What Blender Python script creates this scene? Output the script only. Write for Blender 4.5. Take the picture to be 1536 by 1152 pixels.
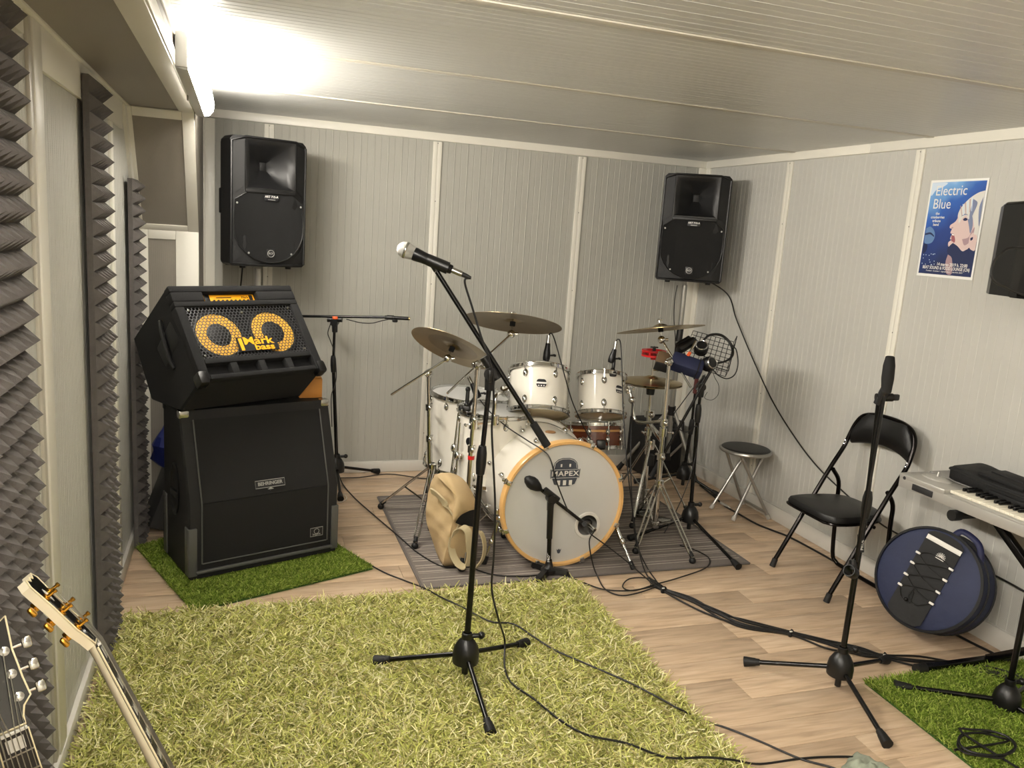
import bpy, bmesh, math, random
import numpy as np
from mathutils import Vector, Matrix, Euler
random.seed(7)
for _o in list(bpy.data.objects): bpy.data.objects.remove(_o, do_unlink=True)
SC = bpy.context.scene; COL = SC.collection
# ------------------------------------------------------------------ camera
CAM_H = 1.55; FPX = 1213.02
PITCH, ROLL, YAW = math.radians(10.6334), math.radians(3.9652), 0.3328
RX = Matrix.Rotation(-YAW, 3, 'Z')
_fw = Vector((0, math.cos(PITCH), -math.sin(PITCH))); _rt = Vector((1, 0, 0)); _up = _rt.cross(_fw)
_rt2 = _rt*math.cos(ROLL) + _up*math.sin(ROLL); _up2 = -_rt*math.sin(ROLL) + _up*math.cos(ROLL)
FW, RT, UP = RX @ _fw, RX @ _rt2, RX @ _up2
CAMP = Vector((0, 0, CAM_H))
cd = bpy.data.cameras.new('camera'); cam = bpy.data.objects.new('camera', cd); COL.objects.link(cam)
m3 = Matrix((RT, UP, -FW)).transposed(); cam.matrix_world = Matrix.Translation(CAMP) @ m3.to_4x4()
cd.sensor_width = 36; cd.lens = 36*FPX/1536; cd.clip_start = 0.02
SC.camera = cam
# ------------------------------------------------------------------ world, exposure
w = bpy.data.worlds.new('world'); SC.world = w; w.use_nodes = True
w.node_tree.nodes['Background'].inputs[0].default_value = (0.9, 0.92, 1, 1)
w.node_tree.nodes['Background'].inputs[1].default_value = 0.15
SC.view_settings.view_transform = 'Standard'; SC.view_settings.look = 'None'
SC.view_settings.gamma = 1; SC.view_settings.use_curve_mapping = False
SC.view_settings.exposure = 0.5
LAMP_E = 75.0            # emission of the fluorescent fixtures, the two added unseen ones included
LAMP_COL = (1.0, 0.93, 0.83)
# ------------------------------------------------------------------ room size (metres)
D, XR, XL, H = 4.929, 2.983, -0.463, 2.099      # back wall y, right wall x, left wall x, ceiling z
YF = -1.6                                        # wall behind the camera
# pixel -> point helpers (pixel gives a direction, the plane gives the distance)
def ray(x, y): return FW + RT*((x-768)/FPX) + UP*((576-y)/FPX)
def onz(x, y, z=0.0): d = ray(x, y); return CAMP + d*((z-CAM_H)/d.z)
def ony(x, y, Y): d = ray(x, y); return CAMP + d*(Y/d.y)
def onx(x, y, X): d = ray(x, y); return CAMP + d*(X/d.x)
def dep(x, y, d): return CAMP + ray(x, y)*d          # d = depth along the optical axis
def depth(p): return (Vector(p)-CAMP).dot(FW)
def above(base, x, y):                                # point seen at pixel on the upright plane through base facing the camera
    n = Vector((FW.x, FW.y, 0)); d = ray(x, y); return CAMP + d*((Vector(base)-CAMP).dot(n)/d.dot(n))
# ------------------------------------------------------------------ materials
MATS = {}
def srgb(c):
    f = lambda v: v/12.92 if v <= 0.04045 else ((v+0.055)/1.055)**2.4
    return (f(c[0]/255), f(c[1]/255), f(c[2]/255), 1)
def mat(name, col, rough=0.5, metal=0.0, noise=0.0, nscale=30, bump=0.0, bscale=200, coat=0.0, emit=None, spec=0.5, sheen=0.0, rand=0.0, stretch=None):
    m = bpy.data.materials.new(name); m.use_nodes = True; MATS[name] = m
    nt = m.node_tree; b = nt.nodes['Principled BSDF']
    c = srgb(col); b.inputs['Base Color'].default_value = c
    b.inputs['Roughness'].default_value = rough; b.inputs['Metallic'].default_value = metal
    b.inputs['Specular IOR Level'].default_value = spec
    b.inputs['Coat Weight'].default_value = coat; b.inputs['Coat Roughness'].default_value = 0.1
    if sheen: b.inputs['Sheen Weight'].default_value = sheen
    tc = nt.nodes.new('ShaderNodeTexCoord')
    vec = tc.outputs['Object']
    if stretch:
        mp = nt.nodes.new('ShaderNodeMapping'); mp.inputs['Scale'].default_value = stretch
        nt.links.new(vec, mp.inputs[0]); vec = mp.outputs[0]
    if noise or rand:
        n = nt.nodes.new('ShaderNodeTexNoise'); n.inputs['Scale'].default_value = nscale; n.inputs['Detail'].default_value = 4
        nt.links.new(vec, n.inputs['Vector'])
        hs = nt.nodes.new('ShaderNodeHueSaturation'); hs.inputs['Color'].default_value = c
        mr = nt.nodes.new('ShaderNodeMapRange'); mr.inputs[1].default_value = 0.25; mr.inputs[2].default_value = 0.75
        mr.inputs[3].default_value = 1-noise; mr.inputs[4].default_value = 1+noise
        nt.links.new(n.outputs[0], mr.inputs[0])
        out = mr.outputs[0]
        if rand:
            oi = nt.nodes.new('ShaderNodeObjectInfo'); m2 = nt.nodes.new('ShaderNodeMapRange')
            m2.inputs[3].default_value = 1-rand; m2.inputs[4].default_value = 1+rand
            nt.links.new(oi.outputs['Random'], m2.inputs[0])
            mu = nt.nodes.new('ShaderNodeMath'); mu.operation = 'MULTIPLY'
            nt.links.new(out, mu.inputs[0]); nt.links.new(m2.outputs[0], mu.inputs[1]); out = mu.outputs[0]
        nt.links.new(out, hs.inputs['Value']); nt.links.new(hs.outputs[0], b.inputs['Base Color'])
    if bump:
        n2 = nt.nodes.new('ShaderNodeTexNoise'); n2.inputs['Scale'].default_value = bscale; n2.inputs['Detail'].default_value = 2
        nt.links.new(vec, n2.inputs['Vector'])
        bp = nt.nodes.new('ShaderNodeBump'); bp.inputs['Strength'].default_value = bump; bp.inputs['Distance'].default_value = 0.004
        nt.links.new(n2.outputs[0], bp.inputs['Height']); nt.links.new(bp.outputs[0], b.inputs['Normal'])
    if emit:
        b.inputs['Emission Color'].default_value = (*emit[0], 1); b.inputs['Emission Strength'].default_value = emit[1]
    return m
def wall_mat(name, col, rough, axis, bump=0.5, spec=0.5):
    # fine micro-embossed sheet: tiny weave along two axes
    m = mat(name, col, rough, noise=0.03, nscale=3, spec=spec); nt = m.node_tree; b = nt.nodes['Principled BSDF']
    tc = nt.nodes.new('ShaderNodeTexCoord'); sp = nt.nodes.new('ShaderNodeSeparateXYZ'); nt.links.new(tc.outputs['Object'], sp.inputs[0])
    hs = []
    for ax, fr in axis:
        mu = nt.nodes.new('ShaderNodeMath'); mu.operation = 'MULTIPLY'; mu.inputs[1].default_value = fr; nt.links.new(sp.outputs[ax], mu.inputs[0])
        si = nt.nodes.new('ShaderNodeMath'); si.operation = 'SINE'; nt.links.new(mu.outputs[0], si.inputs[0]); hs.append(si.outputs[0])
    mu = nt.nodes.new('ShaderNodeMath'); mu.operation = 'MULTIPLY'; nt.links.new(hs[0], mu.inputs[0]); nt.links.new(hs[1], mu.inputs[1])
    bp = nt.nodes.new('ShaderNodeBump'); bp.inputs['Strength'].default_value = bump; bp.inputs['Distance'].default_value = 0.0015
    nt.links.new(mu.outputs[0], bp.inputs['Height']); nt.links.new(bp.outputs[0], b.inputs['Normal'])
    # dots: holes read darker
    mr = nt.nodes.new('ShaderNodeMapRange'); mr.inputs[1].default_value = 0.2; mr.inputs[2].default_value = 0.9; mr.inputs[3].default_value = 1.0; mr.inputs[4].default_value = 0.72
    nt.links.new(mu.outputs[0], mr.inputs[0])
    mx = nt.nodes.new('ShaderNodeMix'); mx.data_type = 'RGBA'; mx.blend_type = 'MULTIPLY'; mx.inputs[0].default_value = 1
    src = b.inputs['Base Color'].links[0].from_socket
    nt.links.new(src, mx.inputs[6]); nt.links.new(mr.outputs[0], mx.inputs[7]); nt.links.new(mx.outputs[2], b.inputs['Base Color'])
    return m
# ------------------------------------------------------------------ mesh builder
def basis(d):
    d = Vector(d).normalized(); a = Vector((0, 0, 1)) if abs(d.z) < 0.95 else Vector((1, 0, 0))
    u = a.cross(d).normalized(); return u, d.cross(u), d
def frame(origin, zdir, xhint=(1, 0, 0)):
    z = Vector(zdir).normalized(); x = Vector(xhint); x = (x - z*x.dot(z))
    if x.length < 1e-5: x = basis(z)[0]
    x.normalize(); y = z.cross(x)
    return Matrix.Translation(Vector(origin)) @ Matrix((x, y, z)).transposed().to_4x4()
def catmull(pts, n=8):
    P = [Vector(p) for p in pts]
    if len(P) < 3: return P
    P = [P[0]*2-P[1]] + P + [P[-1]*2-P[-2]]; out = []
    for i in range(1, len(P)-2):
        for k in range(n):
            t = k/n; a, b, c, d = P[i-1], P[i], P[i+1], P[i+2]
            out.append(0.5*((2*b) + (c-a)*t + (2*a-5*b+4*c-d)*t*t + (3*b-a-3*c+d)*t**3))
    out.append(P[-2]); return out
class MB:
    def __init__(s): s.v = []; s.f = []; s.mi = []; s.cur = 0; s.M = None
    def _add(s, vs, fs):
        o = len(s.v)
        if s.M is not None: vs = [s.M @ Vector(v) for v in vs]
        s.v += [tuple(v) for v in vs]; s.f += [tuple(i+o for i in f) for f in fs]; s.mi += [s.cur]*len(fs); return s
    def box(s, c, size, M=None, bev=0.0, rot=None):
        x, y, z = size[0]/2, size[1]/2, size[2]/2
        T = Matrix.Translation(Vector(c)) @ (rot.to_4x4() if rot else Matrix())
        if M is not None: T = M @ T
        if bev:
            b = min(bev, x*.9, y*.9, z*.9); vs = []; fs = []
            bm = bmesh.new(); bmesh.ops.create_cube(bm, size=1)
            bmesh.ops.scale(bm, vec=(2*x, 2*y, 2*z), verts=bm.verts)
            bmesh.ops.bevel(bm, geom=list(bm.edges), offset=b, segments=2, affect='EDGES', profile=0.5)
            bm.verts.index_update()
            vs = [T @ v.co for v in bm.verts]; fs = [[v.index for v in f.verts] for f in bm.faces]; bm.free()
            return s._add(vs, fs)
        vs = [T @ Vector((a*x, b*y, c_*z)) for a in (-1, 1) for b in (-1, 1) for c_ in (-1, 1)]
        return s._add(vs, [(0, 1, 3, 2), (4, 6, 7, 5), (0, 4, 5, 1), (2, 3, 7, 6), (0, 2, 6, 4), (1, 5, 7, 3)])
    def cyl(s, a, b, r0, r1=None, n=14, caps=True):
        r1 = r0 if r1 is None else r1; a = Vector(a); b = Vector(b); u, v, d = basis(b-a); vs = []
        for p, r in ((a, r0), (b, r1)):
            for k in range(n):
                t = 2*math.pi*k/n; vs.append(p + u*(r*math.cos(t)) + v*(r*math.sin(t)))
        fs = [(k, (k+1) % n, n+(k+1) % n, n+k) for k in range(n)]
        if caps: fs += [tuple(range(n-1, -1, -1)), tuple(range(n, 2*n))]
        return s._add(vs, fs)
    def tube(s, pts, r, n=8, smooth=0, closed=False, flat=None):
        P = catmull(pts, smooth) if smooth else [Vector(p) for p in pts]
        m = len(P); vs = []; fs = []; pu = None
        for i, p in enumerate(P):
            d = (P[(i+1) % m]-P[i-1]) if closed else (P[min(i+1, m-1)]-P[max(i-1, 0)])
            if d.length < 1e-9: d = Vector((0, 0, 1))
            d.normalize()
            u = basis(d)[0] if pu is None else (pu - d*pu.dot(d))
            if u.length < 1e-4: u = basis(d)[0]
            u.normalize(); pu = u; v = d.cross(u); rr = r[i*len(r)//m] if isinstance(r, (list, tuple)) else r
            for k in range(n):
                t = 2*math.pi*k/n; vs.append(p + u*(rr*math.cos(t)) + v*(rr*(flat or 1)*math.sin(t)))
        L = m if closed else m-1
        for i in range(L):
            j = (i+1) % m
            fs += [(i*n+k, i*n+(k+1) % n, j*n+(k+1) % n, j*n+k) for k in range(n)]
        if not closed: fs += [tuple(range(n-1, -1, -1)), tuple(range((m-1)*n, m*n))]
        return s._add(vs, fs)
    def lathe(s, prof, M=None, n=32, close=True):   # prof: (r, z) list; axis z of M
        M = M or Matrix(); vs = []; fs = []; idx = []
        for r, z in prof:
            if r < 1e-6: idx.append([len(vs)]); vs.append(M @ Vector((0, 0, z)))
            else:
                idx.append(list(range(len(vs), len(vs)+n)))
                vs += [M @ Vector((r*math.cos(2*math.pi*k/n), r*math.sin(2*math.pi*k/n), z)) for k in range(n)]
        for a, b in zip(idx, idx[1:]):
            for k in range(n):
                k2 = (k+1) % n
                if len(a) == 1 and len(b) == 1: continue
                if len(a) == 1: fs.append((a[0], b[k2], b[k]))
                elif len(b) == 1: fs.append((a[k], a[k2], b[0]))
                else: fs.append((a[k], a[k2], b[k2], b[k]))
        return s._add(vs, fs)
    def prism(s, poly, z0, z1, M=None):   # polygon in xy of M extruded z0..z1
        M = M or Matrix(); n = len(poly)
        vs = [M @ Vector((p[0], p[1], z0)) for p in poly] + [M @ Vector((p[0], p[1], z1)) for p in poly]
        return s._add(vs, [tuple(range(n-1, -1, -1)), tuple(range(n, 2*n))] + [(k, (k+1) % n, n+(k+1) % n, n+k) for k in range(n)])
    def loft(s, rings, caps=True, closed=True):
        n = len(rings[0]); vs = [p for r in rings for p in r]; fs = []
        for i in range(len(rings)-1):
            for k in range(n if closed else n-1):
                fs.append((i*n+k, i*n+(k+1) % n, (i+1)*n+(k+1) % n, (i+1)*n+k))
        if caps and closed: fs += [tuple(range(n-1, -1, -1)), tuple(range((len(rings)-1)*n, len(rings)*n))]
        return s._add(vs, fs)
    def sphere(s, c, r, n=16, sc=(1, 1, 1), M=None):
        T = (M or Matrix()) @ Matrix.Translation(Vector(c)) @ Matrix.Diagonal((*sc, 1))
        return s.lathe([(r*math.sin(math.pi*i/(n//2)), -r*math.cos(math.pi*i/(n//2))) for i in range(n//2+1)], T, n)
    def faces(s, vs, fs): return s._add(vs, fs)
    def mesh(s, name, mats, smooth=40):
        me = bpy.data.meshes.new(name); me.from_pydata(s.v, [], s.f)
        for m in (mats if isinstance(mats, (list, tuple)) else [mats]): me.materials.append(MATS[m] if isinstance(m, str) else m)
        if any(s.mi): me.polygons.foreach_set('material_index', s.mi)
        bm = bmesh.new(); bm.from_mesh(me); bmesh.ops.recalc_face_normals(bm, faces=bm.faces); bm.to_mesh(me); bm.free()
        if smooth:
            me.polygons.foreach_set('use_smooth', [True]*len(me.polygons)); me.set_sharp_from_angle(angle=math.radians(smooth))
        me.update(); return me
    def build(s, name, mats, parent=None, smooth=40, M=None):
        o = bpy.data.objects.new(name, s.mesh(name, mats, smooth)); COL.objects.link(o)
        if parent is not None: o.parent = parent
        if M is not None: o.matrix_local = M
        return o
def tag(o, label=None, cat=None, group=None, kind=None):
    if label: o['label'] = label
    if cat: o['category'] = cat
    if group: o['group'] = group
    if kind: o['kind'] = kind
    return o
def thing(name, label, cat, loc=(0, 0, 0), rz=0.0, group=None, M=None):
    o = bpy.data.objects.new(name, None); COL.objects.link(o); o.empty_display_size = 0.05
    if M is not None: o.matrix_world = M
    else: o.location = loc; o.rotation_euler = (0, 0, rz)
    return tag(o, label, cat, group)
def struct(o): o['kind'] = 'structure'; return o
def relto(root):      # builder whose world coordinates are turned into root's own
    b = MB(); b.M = root.matrix_basis.inverted(); return b
def copy_tree(o, parent=None):
    c = o.copy(); COL.objects.link(c)
    if parent is not None: c.parent = parent
    for ch in o.children: copy_tree(ch, c)
    return c
def shade_attr(m, name='tint'):
    nt = m.node_tree; a = nt.nodes.new('ShaderNodeVertexColor'); a.layer_name = name
    nt.links.new(a.outputs[0], nt.nodes['Principled BSDF'].inputs['Base Color'])
FONT = None
def text_mesh(txt, size, M, depth_=0.0006, bold=0.0, align='CENTER', shear=0.0, spacing=1.0, xs=1.0):
    cu = bpy.data.curves.new('lettering', 'FONT'); cu.body = txt; cu.size = size; cu.align_x = align; cu.align_y = 'CENTER'
    cu.extrude = depth_; cu.offset = bold; cu.shear = shear; cu.space_character = spacing; cu.resolution_u = 3
    o = bpy.data.objects.new('lettering', cu); COL.objects.link(o)
    dg = bpy.context.evaluated_depsgraph_get(); me = bpy.data.meshes.new_from_object(o.evaluated_get(dg))
    bpy.data.objects.remove(o); bpy.data.curves.remove(cu)
    me.transform(M @ Matrix.Diagonal((xs, 1, 1, 1))); return me
def lettering(txt, size, M, m, parent=None, name='lettering', **k):
    me = text_mesh(txt, size, M, **k); me.materials.append(MATS[m]); o = bpy.data.objects.new(name, me); COL.objects.link(o)
    if parent is not None: o.parent = parent
    return o
# ================================================================== ROOM
wall_mat('panel_sheet_back', (184, 183, 174), 0.45, ((0, 1400), (2, 1400)))  # same sheet as the other walls, darkened to tone down the near lamp
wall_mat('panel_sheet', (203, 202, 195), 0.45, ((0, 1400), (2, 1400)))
wall_mat('panel_sheet_side', (203, 202, 195), 0.45, ((1, 1400), (2, 1400)))
wall_mat('ceiling_sheet', (205, 206, 203), 0.34, ((0, 1100), (1, 1100)), bump=0.35, spec=0.5)
mat('white_trim', (226, 223, 212), 0.38, noise=0.03, nscale=4)
mat('baseboard_white', (214, 211, 203), 0.4)
mat('joint_trim', (188, 183, 170), 0.35)
mat('screw_metal', (150, 148, 140), 0.35, metal=1)
mat('foam_grey', (98, 94, 92), 0.95, noise=0.10, nscale=60, bump=0.4, bscale=500, spec=0.1)
# plank material with grain
def plank_material():
    m = mat('oak_laminate', (196, 166, 134), 0.38); nt = m.node_tree; b = nt.nodes['Principled BSDF']
    tc = nt.nodes.new('ShaderNodeTexCoord'); oi = nt.nodes.new('ShaderNodeObjectInfo')
    ad = nt.nodes.new('ShaderNodeVectorMath'); ad.operation = 'ADD'
    sc = nt.nodes.new('ShaderNodeVectorMath'); sc.operation = 'SCALE'; sc.inputs['Scale'].default_value = 37.0
    cb = nt.nodes.new('ShaderNodeCombineXYZ'); nt.links.new(oi.outputs['Random'], cb.inputs[0]); nt.links.new(oi.outputs['Random'], cb.inputs[1])
    nt.links.new(cb.outputs[0], sc.inputs[0]); nt.links.new(tc.outputs['Object'], ad.inputs[0]); nt.links.new(sc.outputs[0], ad.inputs[1])
    mp = nt.nodes.new('ShaderNodeMapping'); mp.inputs['Scale'].default_value = (1.6, 16, 4); nt.links.new(ad.outputs[0], mp.inputs[0])
    n = nt.nodes.new('ShaderNodeTexNoise'); n.inputs['Scale'].default_value = 3.0; n.inputs['Detail'].default_value = 7; n.inputs['Distortion'].default_value = 0.6
    nt.links.new(mp.outputs[0], n.inputs['Vector'])
    mp2 = nt.nodes.new('ShaderNodeMapping'); mp2.inputs['Scale'].default_value = (2.0, 60, 4); nt.links.new(ad.outputs[0], mp2.inputs[0])
    n2 = nt.nodes.new('ShaderNodeTexNoise'); n2.inputs['Scale'].default_value = 4.0; n2.inputs['Detail'].default_value = 3
    nt.links.new(mp2.outputs[0], n2.inputs['Vector'])
    cr = nt.nodes.new('ShaderNodeValToRGB'); e = cr.color_ramp.elements
    e[0].position = 0.28; e[0].color = srgb((172, 148, 122)); e[1].position = 0.72; e[1].color = srgb((214, 192, 165))
    x = cr.color_ramp.elements.new(0.48); x.color = srgb((198, 172, 143))
    nt.links.new(n.outputs[0], cr.inputs[0])
    mr = nt.nodes.new('ShaderNodeMapRange'); mr.inputs[1].default_value = .3; mr.inputs[2].default_value = .7; mr.inputs[3].default_value = .93; mr.inputs[4].default_value = 1.05
    nt.links.new(n2.outputs[0], mr.inputs[0])
    m2 = nt.nodes.new('ShaderNodeMapRange'); m2.inputs[3].default_value = .91; m2.inputs[4].default_value = 1.05; nt.links.new(oi.outputs['Random'], m2.inputs[0])
    mu = nt.nodes.new('ShaderNodeMath'); mu.operation = 'MULTIPLY'; nt.links.new(mr.outputs[0], mu.inputs[0]); nt.links.new(m2.outputs[0], mu.inputs[1])
    hs = nt.nodes.new('ShaderNodeHueSaturation'); nt.links.new(cr.outputs[0], hs.inputs['Color']); nt.links.new(mu.outputs[0], hs.inputs['Value'])
    nt.links.new(hs.outputs[0], b.inputs['Base Color'])
plank_material()
mat('subfloor', (120, 98, 76), 0.8)
# ---- floor: slab and laminate planks
fl = struct(MB().box(((XL+XR)/2, (YF+D)/2, -0.06), (XR-XL+0.2, D-YF+0.2, 0.1)).build('floor', 'subfloor', smooth=0))
PW, PL = 0.132, 1.22
plank_me = {}
def plank(x0, x1, y0, y1):
    key = (round(x1-x0, 3), round(y1-y0, 3))
    if key not in plank_me:
        b = MB(); g = 0.0008; L, W = x1-x0-2*g, y1-y0-2*g
        b.box((0, 0, -0.005), (L, W, 0.01), bev=0.0012); plank_me[key] = b.mesh('plank', 'oak_laminate', 30)
    o = bpy.data.objects.new('plank', plank_me[key]); COL.objects.link(o); o.parent = fl
    o.location = ((x0+x1)/2, (y0+y1)/2, 0)
y = D; row = 0
while y > YF+0.01:
    y0 = max(y-PW, YF); off = [0.0, 0.43, 0.86, 0.21, 0.64, 1.07][row % 6] + 0.05*((row*7) % 3)
    x = XL - PL + off
    while x < XR - 0.001:
        a, b_ = max(x, XL), min(x+PL, XR)
        if b_-a > 0.02: plank(a, b_, y0, y)
        x += PL
    y -= PW; row += 1
# ---- ribbed sandwich panels
def ribbed(width, height, pitch=0.0805, rib=0.004, depth_=0.0022, first=0.03):
    # sheet in the xz plane facing -y, profile along x with narrow raised beads
    xs = [(0, 0)]; x = first
    while x < width-0.012:
        xs += [(x-rib, 0), (x-rib*0.5, depth_), (x+rib*0.5, depth_), (x+rib, 0)]; x += pitch
        if x-pitch/2 < width-0.012: xs += [(x-pitch/2-0.0025, 0), (x-pitch/2, -0.0015), (x-pitch/2+0.0025, 0)]
    xs.append((width, 0)); b = MB(); vs = []; fs = []
    for px, d in xs: vs += [(px, -d, 0), (px, -d, height)]
    n = len(xs)
    for i in range(n-1): fs.append((2*i, 2*i+2, 2*i+3, 2*i+1))
    # back so the panel is a solid sheet
    k = len(vs); vs += [(0, 0.03, 0), (width, 0.03, 0), (width, 0.03, height), (0, 0.03, height)]
    fs += [(k, k+3, k+2, k+1), (0, 1, k+3, k), (2*n-2, k+1, k+2, 2*n-1)]
    return b.faces(vs, fs)
STR_B = [0.16, 1.128, 2.072]               # cover strips on the back wall
STR_R = [4.03, 3.08, 2.12, 1.16, 0.2, -0.76]     # cover strips on the right wall
wb = struct(MB().box(((XL+XR)/2, D+0.085, H/2), (XR-XL+0.3, 0.1, H+0.1)).build('wall_back', 'white_trim', smooth=0))
ed = [-0.19] + STR_B + [XR]
for a, b_ in zip(ed, ed[1:]):
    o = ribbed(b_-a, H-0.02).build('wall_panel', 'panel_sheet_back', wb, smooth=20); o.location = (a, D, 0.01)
wr = struct(MB().box((XR+0.085, (YF+D)/2, H/2), (0.1, D-YF+0.3, H+0.1)).build('wall_right', 'white_trim', smooth=0))
ed = [D] + STR_R + [YF]
for a, b_ in zip(ed, ed[1:]):
    o = ribbed(a-b_, H-0.02, pitch=0.0805, rib=0.003, depth_=0.0012).build('wall_panel', 'panel_sheet', wr, smooth=20)
    o.location = (XR, a, 0.01); o.rotation_euler = (0, 0, -math.pi/2)
def trim(name, parent=None):
    return name
_tn = [0]
def trim_box(c, size, m='white_trim', bev=0.003, parent=None, name=None):
    _tn[0] += 1; o = MB().box(c, size, bev=bev).build(name or 'trim_%d' % _tn[0], m, parent, smooth=30)
    if parent is None: struct(o)
    return o
def cover_strip(horizontal_axis, pos):
    _tn[0] += 1; t = struct(bpy.data.objects.new('trim_%d' % _tn[0], None)); COL.objects.link(t)
    for s in (-1, 1):
        if horizontal_axis == 'x': MB().box((pos+s*0.0135, D-0.004, H/2), (0.0265, 0.012, H-0.1), bev=0.003).build('cover_strip', 'white_trim', t, smooth=30)
        else: MB().box((XR-0.004, pos+s*0.0135, H/2), (0.012, 0.0265, H-0.1), bev=0.003).build('cover_strip', 'white_trim', t, smooth=30)
    for z in (0.25, 0.7, 1.2, 1.7, 2.04):
        if horizontal_axis == 'x': MB().lathe([(0.004, 0), (0.003, 0.002), (0, 0.0025)], frame((pos, D-0.009, z), (0, -1, 0)), 8).build('screw', 'screw_metal', t)
        else: MB().lathe([(0.004, 0), (0.003, 0.002), (0, 0.0025)], frame((XR-0.009, pos, z), (-1, 0, 0)), 8).build('screw', 'screw_metal', t)
for x in STR_B: cover_strip('x', x)
for y in STR_R: cover_strip('y', y)
# corner post, cornices, baseboards
trim_box((XR-0.03, D-0.005, H/2), (0.06, 0.012, H), bev=0.002); trim_box((XR-0.005, D-0.03, H/2), (0.012, 0.06, H), bev=0.002)
trim_box(((-0.19+XR)/2, D-0.008, H-0.022), (XR+0.19, 0.02, 0.046)); trim_box((XR-0.008, (2.0+D)/2+0.7, H-0.022), (0.02, D-3.4, 0.046))
trim_box((XR-0.009, (3.4+YF)/2, H-0.021), (0.022, 3.4-YF-0.004, 0.048))
struct(MB().box(((-0.18+XR)/2, D-0.007, 0.035), (XR+0.18, 0.016, 0.07), bev=0.003).build('baseboard_back', 'baseboard_white', smooth=30))
struct(MB().box((XR-0.007, (YF+D)/2, 0.042), (0.016, D-YF, 0.084), bev=0.003).build('baseboard_right', 'baseboard_white', smooth=30))
# ---- ceiling
cl = struct(MB().box(((XL+XR)/2, (YF+D)/2, H+0.09), (XR-XL+0.3, D-YF+0.3, 0.1)).build('ceiling', 'white_trim', smooth=0))
JY = [4.0, 3.02, 2.05, 1.08, 0.11, -0.86]
ed = [D] + JY + [YF]
for a, b_ in zip(ed, ed[1:]):
    o = ribbed(a-b_, XR-XL, pitch=0.0805, rib=0.003, depth_=0.0007).build('ceiling_panel', 'ceiling_sheet', cl, smooth=20)
    # local x -> -y (world), local z -> x, local -y -> -z
    o.matrix_local = Matrix(((0, 0, 1, XL), (-1, 0, 0, a), (0, 1, 0, H), (0, 0, 0, 1)))
for y in JY:
    MB().box(((XL+XR)/2, y, H-0.001), (XR-XL, 0.034, 0.006), bev=0.002).build('joint_strip', 'joint_trim', cl, smooth=30)
# ---- left wall with its frame and the boxed-in duct
SZ, SX, SY0, SY1, SB = 1.965, -0.185, 3.905, 4.31, 1.445
wl = struct(MB().box((XL-0.085, (YF+D)/2, H/2), (0.1, D-YF+0.3, H+0.1)).build('wall_left', 'white_trim', smooth=0))
ed = [4.31, 3.43, 2.235, 1.2, 0.2, YF]
for a, b_ in zip(ed, ed[1:]):
    o = ribbed(a-b_, H-0.02, pitch=0.05, rib=0.0025, depth_=0.001).build('wall_panel', 'panel_sheet', wl, smooth=20)
    o.location = (XL, b_, 0.01); o.rotation_euler = (0, 0, math.pi/2)
trim_box((XL+0.006, 2.275, SZ/2), (0.014, 0.085, SZ-0.002)); trim_box((XL+0.004, 2.215, SZ/2), (0.01, 0.03, SZ-0.002), 'joint_trim')
trim_box((XL+0.006, 3.05, SZ-0.055), (0.012, 1.46, 0.11), bev=0.002); trim_box((XL+0.006, 1.0, SZ-0.03), (0.012, 2.3, 0.06), bev=0.002)
trim_box((XL+0.006, 3.47, (SZ-0.11)/2), (0.012, 0.05, SZ-0.112), bev=0.002)
# frame on the left wall under the slope
b = MB(); b.prism([(3.83, SZ), (3.905, SZ), (4.31, SB), (4.31, SB-0.12), (4.29, SB-0.12)], 0, 0.014, Matrix(((0, 0, 1, XL), (1, 0, 0, 0), (0, 1, 0, 0), (0, 0, 0, 1))))
_tn[0] += 1; struct(b.build('trim_%d' % _tn[0], 'white_trim', smooth=20))
struct(MB().box((XL+0.008, (YF+4.31)/2, 0.035), (0.016, 4.31-YF, 0.07), bev=0.003).build('baseboard_left', 'baseboard_white', smooth=30))
# boxed duct: solid with a side profile
wall_mat('duct_sheet', (146, 140, 130), 0.4, ((0, 1400), (1, 1400)))  # darkened sheet: the soffit's weak bounce light is put into the colour
PM_ = Matrix(((0, 0, 1, 0), (1, 0, 0, 0), (0, 1, 0, 0), (0, 0, 0, 1)))
wd = struct(MB().prism([(YF, SZ), (D+0.02, SZ), (D+0.02, H), (YF, H)], XL, SX, PM_).build('wall_duct', 'duct_sheet', smooth=0))
struct(MB().prism([(SY0, SZ), (SY1, SB), (D+0.02, SB), (D+0.02, SZ)], XL, SX, PM_).build('wall_slope', 'duct_sheet', smooth=0))
struct(MB().prism([(SY1, SB), (SY1, 0), (D+0.02, 0), (D+0.02, SB)], XL, SX, PM_).build('wall_nook', 'duct_sheet', smooth=0))
W = SX-XL
# soffit frame
MB().box((SX-0.03, (YF+SY0)/2, SZ-0.002), (0.062, SY0-YF, 0.008), bev=0.002).build('frame_strip', 'white_trim', wd, smooth=30)
MB().box((XL+0.012, (YF+SY0)/2, SZ-0.002), (0.024, SY0-YF, 0.008), bev=0.002).build('frame_strip', 'white_trim', wd, smooth=30)
# frame of the slope
u = Vector((0, SY1-SY0, SB-SZ)); L = u.length; u.normalize(); nrm = Vector((0, u.z, -u.y)).normalized()
Ms = Matrix(((1, u.x, nrm.x, XL), (0, u.y, nrm.y, SY0), (0, u.z, nrm.z, SZ), (0, 0, 0, 1)))
for (x0, x1, v0, v1) in ((0, 0.03, 0, L), (W-0.05, W, 0, L), (0.03, W-0.05, 0, 0.045), (0.03, W-0.05, L-0.035, L)):
    MB().box(((x0+x1)/2, (v0+v1)/2, 0.003), (x1-x0-0.001, v1-v0-0.001, 0.008), M=Ms, bev=0.002).build('frame_strip', 'white_trim', wd, smooth=30)
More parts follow.
